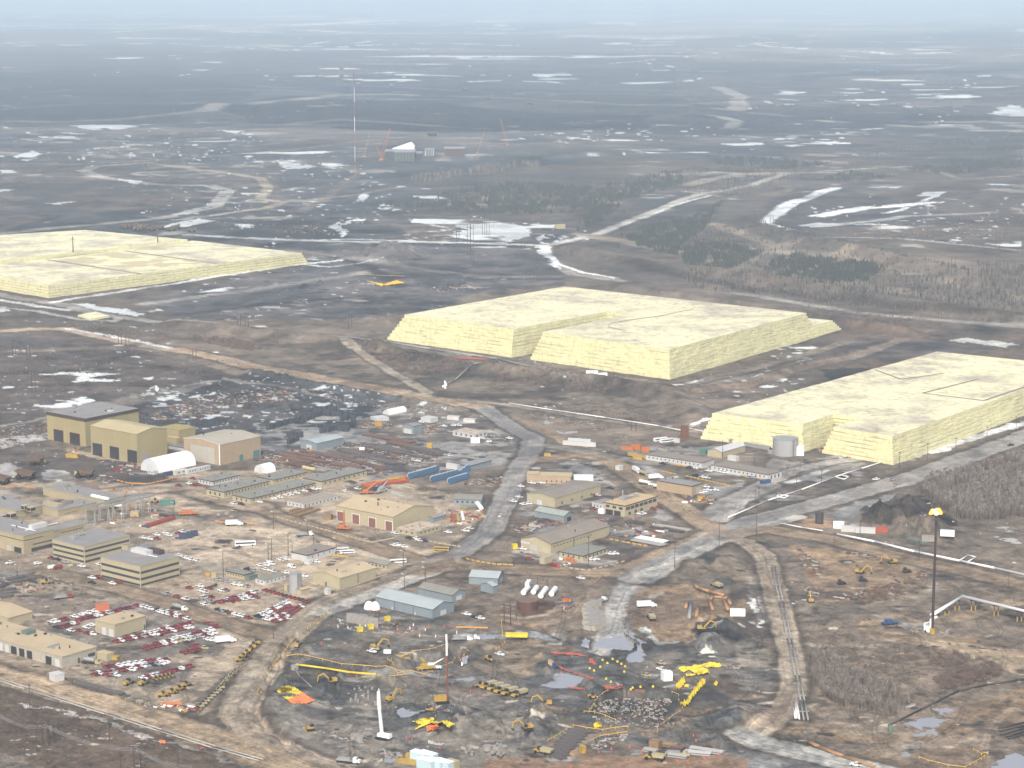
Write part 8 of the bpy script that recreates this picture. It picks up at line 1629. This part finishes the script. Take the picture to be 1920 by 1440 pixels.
# ================================================================ VEGETATION
def plants(name,areas,kind,mats,seed=1,kind_attr='stuff',z=True):
    rs=np.random.RandomState(seed); VV=[];FF=[];MM=[]; base=0
    for fr,P,n,hh in areas:
        Q=[pz(fr,*p) for p in P]; x0,x1=min(p[0] for p in Q),max(p[0] for p in Q); y0,y1=min(p[1] for p in Q),max(p[1] for p in Q)
        xx=rs.uniform(x0,x1,n*4); yy=rs.uniform(y0,y1,n*4); ok=inside(xx,yy,Q)
        edge=rs.rand(len(xx)); cl=vn((xx*.09).astype(np.float32),(yy*.22).astype(np.float32),seed)+rs.rand(len(xx))*.5; ok&=cl>.7
        xx=xx[ok][:n]; yy=yy[ok][:n]; m=len(xx)
        if m==0: continue
        dvv=720-yy; dzz=-st*F+ct*dvv; dyy=ct*F+st*dvv; t_=-H/dzz; gx=(xx-960)*t_; gy=dyy*t_
        ri=np.clip(np.searchsorted(ys,yy),0,NR-1); ci=np.clip(np.searchsorted(xs,xx),0,NC-1); gz=HT[ri,ci]-.2
        h=hh*(.62 if kind=='conifer' else .85)*rs.uniform(.5,1.25,m); an=rs.uniform(0,6.28,m)
        tris=[]
        if kind=='bare':
            for a0 in (0,1.57): tris.append(((-.07*np.cos(a0),-.07*np.sin(a0),0),(.07*np.cos(a0),.07*np.sin(a0),0),(0,0,1.0)))
            T=template_bare
        elif kind=='conifer': T=template_con
        else: T=template_shrub
        T=T[rs.randint(len(T))] if False else T
        for tk in range(len(T)):
            sel=np.arange(m)[np.arange(m)%len(T)==tk]; t=T[tk]            # (nt,3,3)
            if len(sel)==0: continue
            c=np.cos(an[sel])[:,None,None]; s=np.sin(an[sel])[:,None,None]; hs=h[sel][:,None,None]
            X_=(t[None,:,:,0]*c-t[None,:,:,1]*s)*hs+gx[sel][:,None,None]; Y_=(t[None,:,:,0]*s+t[None,:,:,1]*c)*hs+gy[sel][:,None,None]; Z_=t[None,:,:,2]*hs+gz[sel][:,None,None]
            V=np.stack([X_,Y_,Z_],-1).reshape(-1,3); nt_=len(V)//3
            VV.append(V); FF.append(np.arange(len(V)).reshape(-1,3)+base); base+=len(V)
            MM.append(np.repeat(rs.randint(0,len(mats),len(sel)),t.shape[0]))
    V=np.concatenate(VV).astype(np.float32); Fq=np.concatenate(FF).astype(np.int32); M_=np.concatenate(MM).astype(np.int32)
    me=bpy.data.meshes.new(name); me.vertices.add(len(V)); me.vertices.foreach_set('co',V.ravel()); me.loops.add(Fq.size); me.loops.foreach_set('vertex_index',Fq.ravel()); me.polygons.add(len(Fq)); me.polygons.foreach_set('loop_start',np.arange(0,Fq.size,3,dtype=np.int32)); me.update(calc_edges=True)
    for m in mats: me.materials.append(m)
    me.polygons.foreach_set('material_index',M_); o=bpy.data.objects.new(name,me); C.objects.link(o); o['kind']=kind_attr; return o
def t_bare(rs,n=16):
    out=[]
    for a0 in (0,1.57): c,s=math.cos(a0)*.022,math.sin(a0)*.022; out.append(((-c,-s,0),(c,s,0),(0,0,.95)))
    for k in range(n):
        z0=rs.uniform(.2,.85); a=rs.uniform(0,6.28); L=rs.uniform(.15,.3)*(1.15-z0*.7); dz_=L*rs.uniform(.8,1.8); p=(math.cos(a)*L,math.sin(a)*L,z0+dz_); w_=.014
        out.append(((-math.sin(a)*w_,math.cos(a)*w_,z0),(math.sin(a)*w_,-math.cos(a)*w_,z0),p))
        for j in range(2):
            t=rs.uniform(.3,.9); q=(p[0]*t,p[1]*t,z0+dz_*t); a2=a+rs.uniform(-1,1); l2=L*.5; out.append(((q[0]-.01,q[1],q[2]),(q[0]+.01,q[1],q[2]),(q[0]+math.cos(a2)*l2,q[1]+math.sin(a2)*l2,q[2]+l2*.8)))
    return np.array(out)
def t_con(rs):
    out=[]
    for k in range(5):
        z0=.1+k*.17; r=.22*(1-k*.17)
        for j in range(5): a=j*1.257+rs.uniform(-.3,.3); rr=r*rs.uniform(.7,1.2); out.append(((math.cos(a-.5)*rr,math.sin(a-.5)*rr,z0-.03),(math.cos(a+.5)*rr,math.sin(a+.5)*rr,z0),(0,0,z0+.27)))
    return np.array(out)
def t_shr(rs):
    out=[]
    for k in range(20):
        a=rs.uniform(0,6.28); L=rs.uniform(.3,.8); h=rs.uniform(.5,1.1); x=rs.uniform(-.3,.3); y=rs.uniform(-.3,.3); out.append(((x-.05,y,0),(x+.05,y,0),(x+math.cos(a)*L,y+math.sin(a)*L,h)))
    return np.array(out)
_rs=np.random.RandomState(8); template_bare=[t_bare(_rs) for _ in range(5)]; template_con=[t_con(_rs) for _ in range(4)]; template_shrub=[t_shr(_rs) for _ in range(4)]
BK=[mat('bark_grey',(158,148,140),var=.05),mat('bark_brown',(138,124,114),var=.05),mat('bark_pale',(180,172,164),var=.05)]
CO=[mat('needle_dark',(64,72,66),var=.1),mat('needle_green',(80,86,78),var=.1)]
SH=[mat('twig_red_brown',(142,116,104),var=.08),mat('twig_grey',(150,136,124),var=.08),mat('twig_dark',(118,102,92),var=.08)]
plants('bare_wood',[(Z4,[(1130,800),(1300,740),(1500,660),(1930,560),(1930,1000),(1600,1040),(1420,1010),(1260,900)],5200,9),(Z8,[(340,620),(480,620),(620,720),(860,840),(1000,880),(900,1000),(760,1020),(600,1010),(420,920),(330,760)],3000,6.5),(Z8,[(800,1000),(980,900),(1100,930),(1000,1040),(860,1080)],250,5)],'bare',BK,11)
plants('far_bare_wood',[(U2,[(380,1010),(700,960),(1100,905),(1120,940),(800,990),(420,1040)],1600,12),(U3,[(0,940),(500,960),(900,940),(900,900),(1900,740),(1900,790),(1200,860),(700,1000),(300,1100),(0,1100)],1500,11),(M3,[(1650,340),(1920,370),(1920,430),(1700,400)],900,9),(M3,[(1360,520),(1640,430),(1920,470),(1920,640),(1500,610),(1360,580)],2200,9),(M3,[(0,200),(600,260),(1900,480),(1900,700),(900,600),(0,500)],1600,7),(M3,[(600,450),(880,500),(880,560),(640,530)],500,7),(M3,[(0,400),(300,400),(560,440),(500,460),(100,450)],500,6)],'bare',BK+CO[:1],12)
plants('conifer_wood',[(U2,[(480,1150),(560,1090),(800,1050),(1000,1030),(1400,1060),(1920,950),(1920,1040),(1600,1120),(1300,1200),(700,1200)],3800,10),(M2,[(0,0),(50,0),(720,0),(1300,0),(1200,30),(1000,70),(760,45)],1500,9),(M2,[(1360,90),(1420,40),(1570,0),(1560,30),(1500,90),(1380,150)],1500,9),(M2,[(1600,200),(1700,130),(1920,100),(1920,300),(1700,270)],1800,8),(M3,[(0,100),(460,120),(1400,330),(1900,420),(1900,640),(900,560),(0,480)],1500,8),(M3,[(0,110),(230,0),(170,70),(120,160),(0,230)],1500,8),
    (M3,[(0,260),(80,230),(240,240),(460,270),(300,360),(150,390),(0,360)],2600,8),(M3,[(455,390),(500,330),(640,290),(900,325),(1140,350),(1040,440),(820,450),(600,430)],3800,8.5),(U3,[(130,880),(400,890),(840,920),(600,950),(200,920)],1200,11),(U3,[(1250,940),(1500,920),(1920,880),(1920,940),(1600,980),(1300,975)],1300,9),(U3,[(760,1010),(950,960),(1200,990),(1000,1020)],600,8),(U3,[(1590,830),(1920,820),(1920,850),(1600,850)],500,9),(U3,[(1280,0),(1281,1),(1282,2)],1,9)],'conifer',CO,13)
plants('brush',[(M1,[(1060,740),(1300,760),(1500,800),(1420,830),(1160,790)],900,2.6),(M2,[(120,800),(400,860),(700,890),(720,940),(400,960),(200,880)],900,2.6),(M2,[(740,900),(1000,960),(1300,1010),(1600,1040),(1500,1070),(1100,1030),(800,1000)],900,2.2),(M1,[(330,680),(900,720),(1000,780),(600,760)],500,2),(Z8,[(1150,560),(1400,560),(1700,650),(1800,720),(1500,760),(1200,640)],420,2.4),(Z8,[(1250,780),(1500,700),(1760,740),(1600,800),(1300,850)],900,2.6),(Z8,[(220,400),(600,420),(1100,560),(1200,760),(900,820),(420,600)],1200,1.3),
    (Z8,[(800,100),(1100,40),(1200,90),(900,180),(620,230)],600,2),(Z4,[(1200,660),(1500,600),(1920,480),(1920,560),(1300,740),(1120,790)],900,2),(Z3,[(200,140),(600,190),(1100,250),(1300,300),(1000,290),(500,220)],600,2),(Z5,[(0,900),(500,1000),(1100,1200),(1500,1440),(0,1440)],2600,1.0),(M1,[(0,790),(500,800),(1400,900),(1300,960),(600,1020),(0,1040)],2500,1.4),(M3,[(700,580),(1300,640),(1500,700),(1280,700),(720,660)],900,2),(Z7,[(820,240),(960,120),(980,400),(1100,480),(900,520),(830,420)],300,1.2),(Z3,[(600,860),(900,300),(1250,380),(1100,480),(700,560)],1,1),(Z3,[(700,440),(1240,440),(1260,500),(900,540),(620,480)],300,1.3),(Z2,[(1150,640),(1400,580),(1440,560),(1300,640)],120,1.5),(Z2,[(1160,770),(1340,780),(1390,800),(1200,800)],260,1.4),(Z2,[(1240,420),(1440,460),(1360,500)],80,1.2)],'shrub',SH,14)
# single shrubs and thin trees that stand apart
rs=np.random.RandomState(5)
def single_tree(fr,x,y,h,label,t,m1,m2,name,cat,grp):
    g=gpt(*pz(fr,x,y)); o=thing(name,label,cat,g,rs.uniform(0,6),grp); mb=MB(); mb.cyl((0,0,-.2),(0,0,h*.9),.16,.04,5); mb.build('trunk',m1,o); mb=MB()
    for tri in t: mb.add([tuple(p*h) for p in tri],[(0,1,2)])
    mb.build('crown',m2,o)
k=0
for i,(x,y) in enumerate([(1075,830),(1110,800),(1090,860),(1140,790),(1230,960),(1180,760)]): single_tree(Z4,x,y,7,f'thin bare tree, {ORD[i]} of those apart from the wood edge by the spoil heap',template_bare[i%5],BK[1],BK[0],'bare_tree','tree','bare trees at the wood edge')
for i,(x,y) in enumerate([(300,640),(290,700),(1010,940),(1060,900),(1130,860),(960,1050),(350,900)]): single_tree(Z8,x,y,5.5,f'thin bare tree, {ORD[i]} at the rim of the lower right thicket',template_bare[i%5],BK[1],BK[0],'bare_tree','tree','bare trees at the thicket rim')
for i,(x,y) in enumerate([(1330,160),(1340,120),(1590,60),(1580,190),(1560,260)]): single_tree(M2,x,y,9,f'dark conifer, {ORD[i]} of those apart from the spruce blocks at the far junction',template_con[i%4],BK[1],CO[0],'conifer_tree','tree','conifers at the far junction')
dups={k:v for k,v in LABELS.items() if len(v)>1}
if dups: print('DUP LABELS',{k:len(v) for k,v in dups.items()})
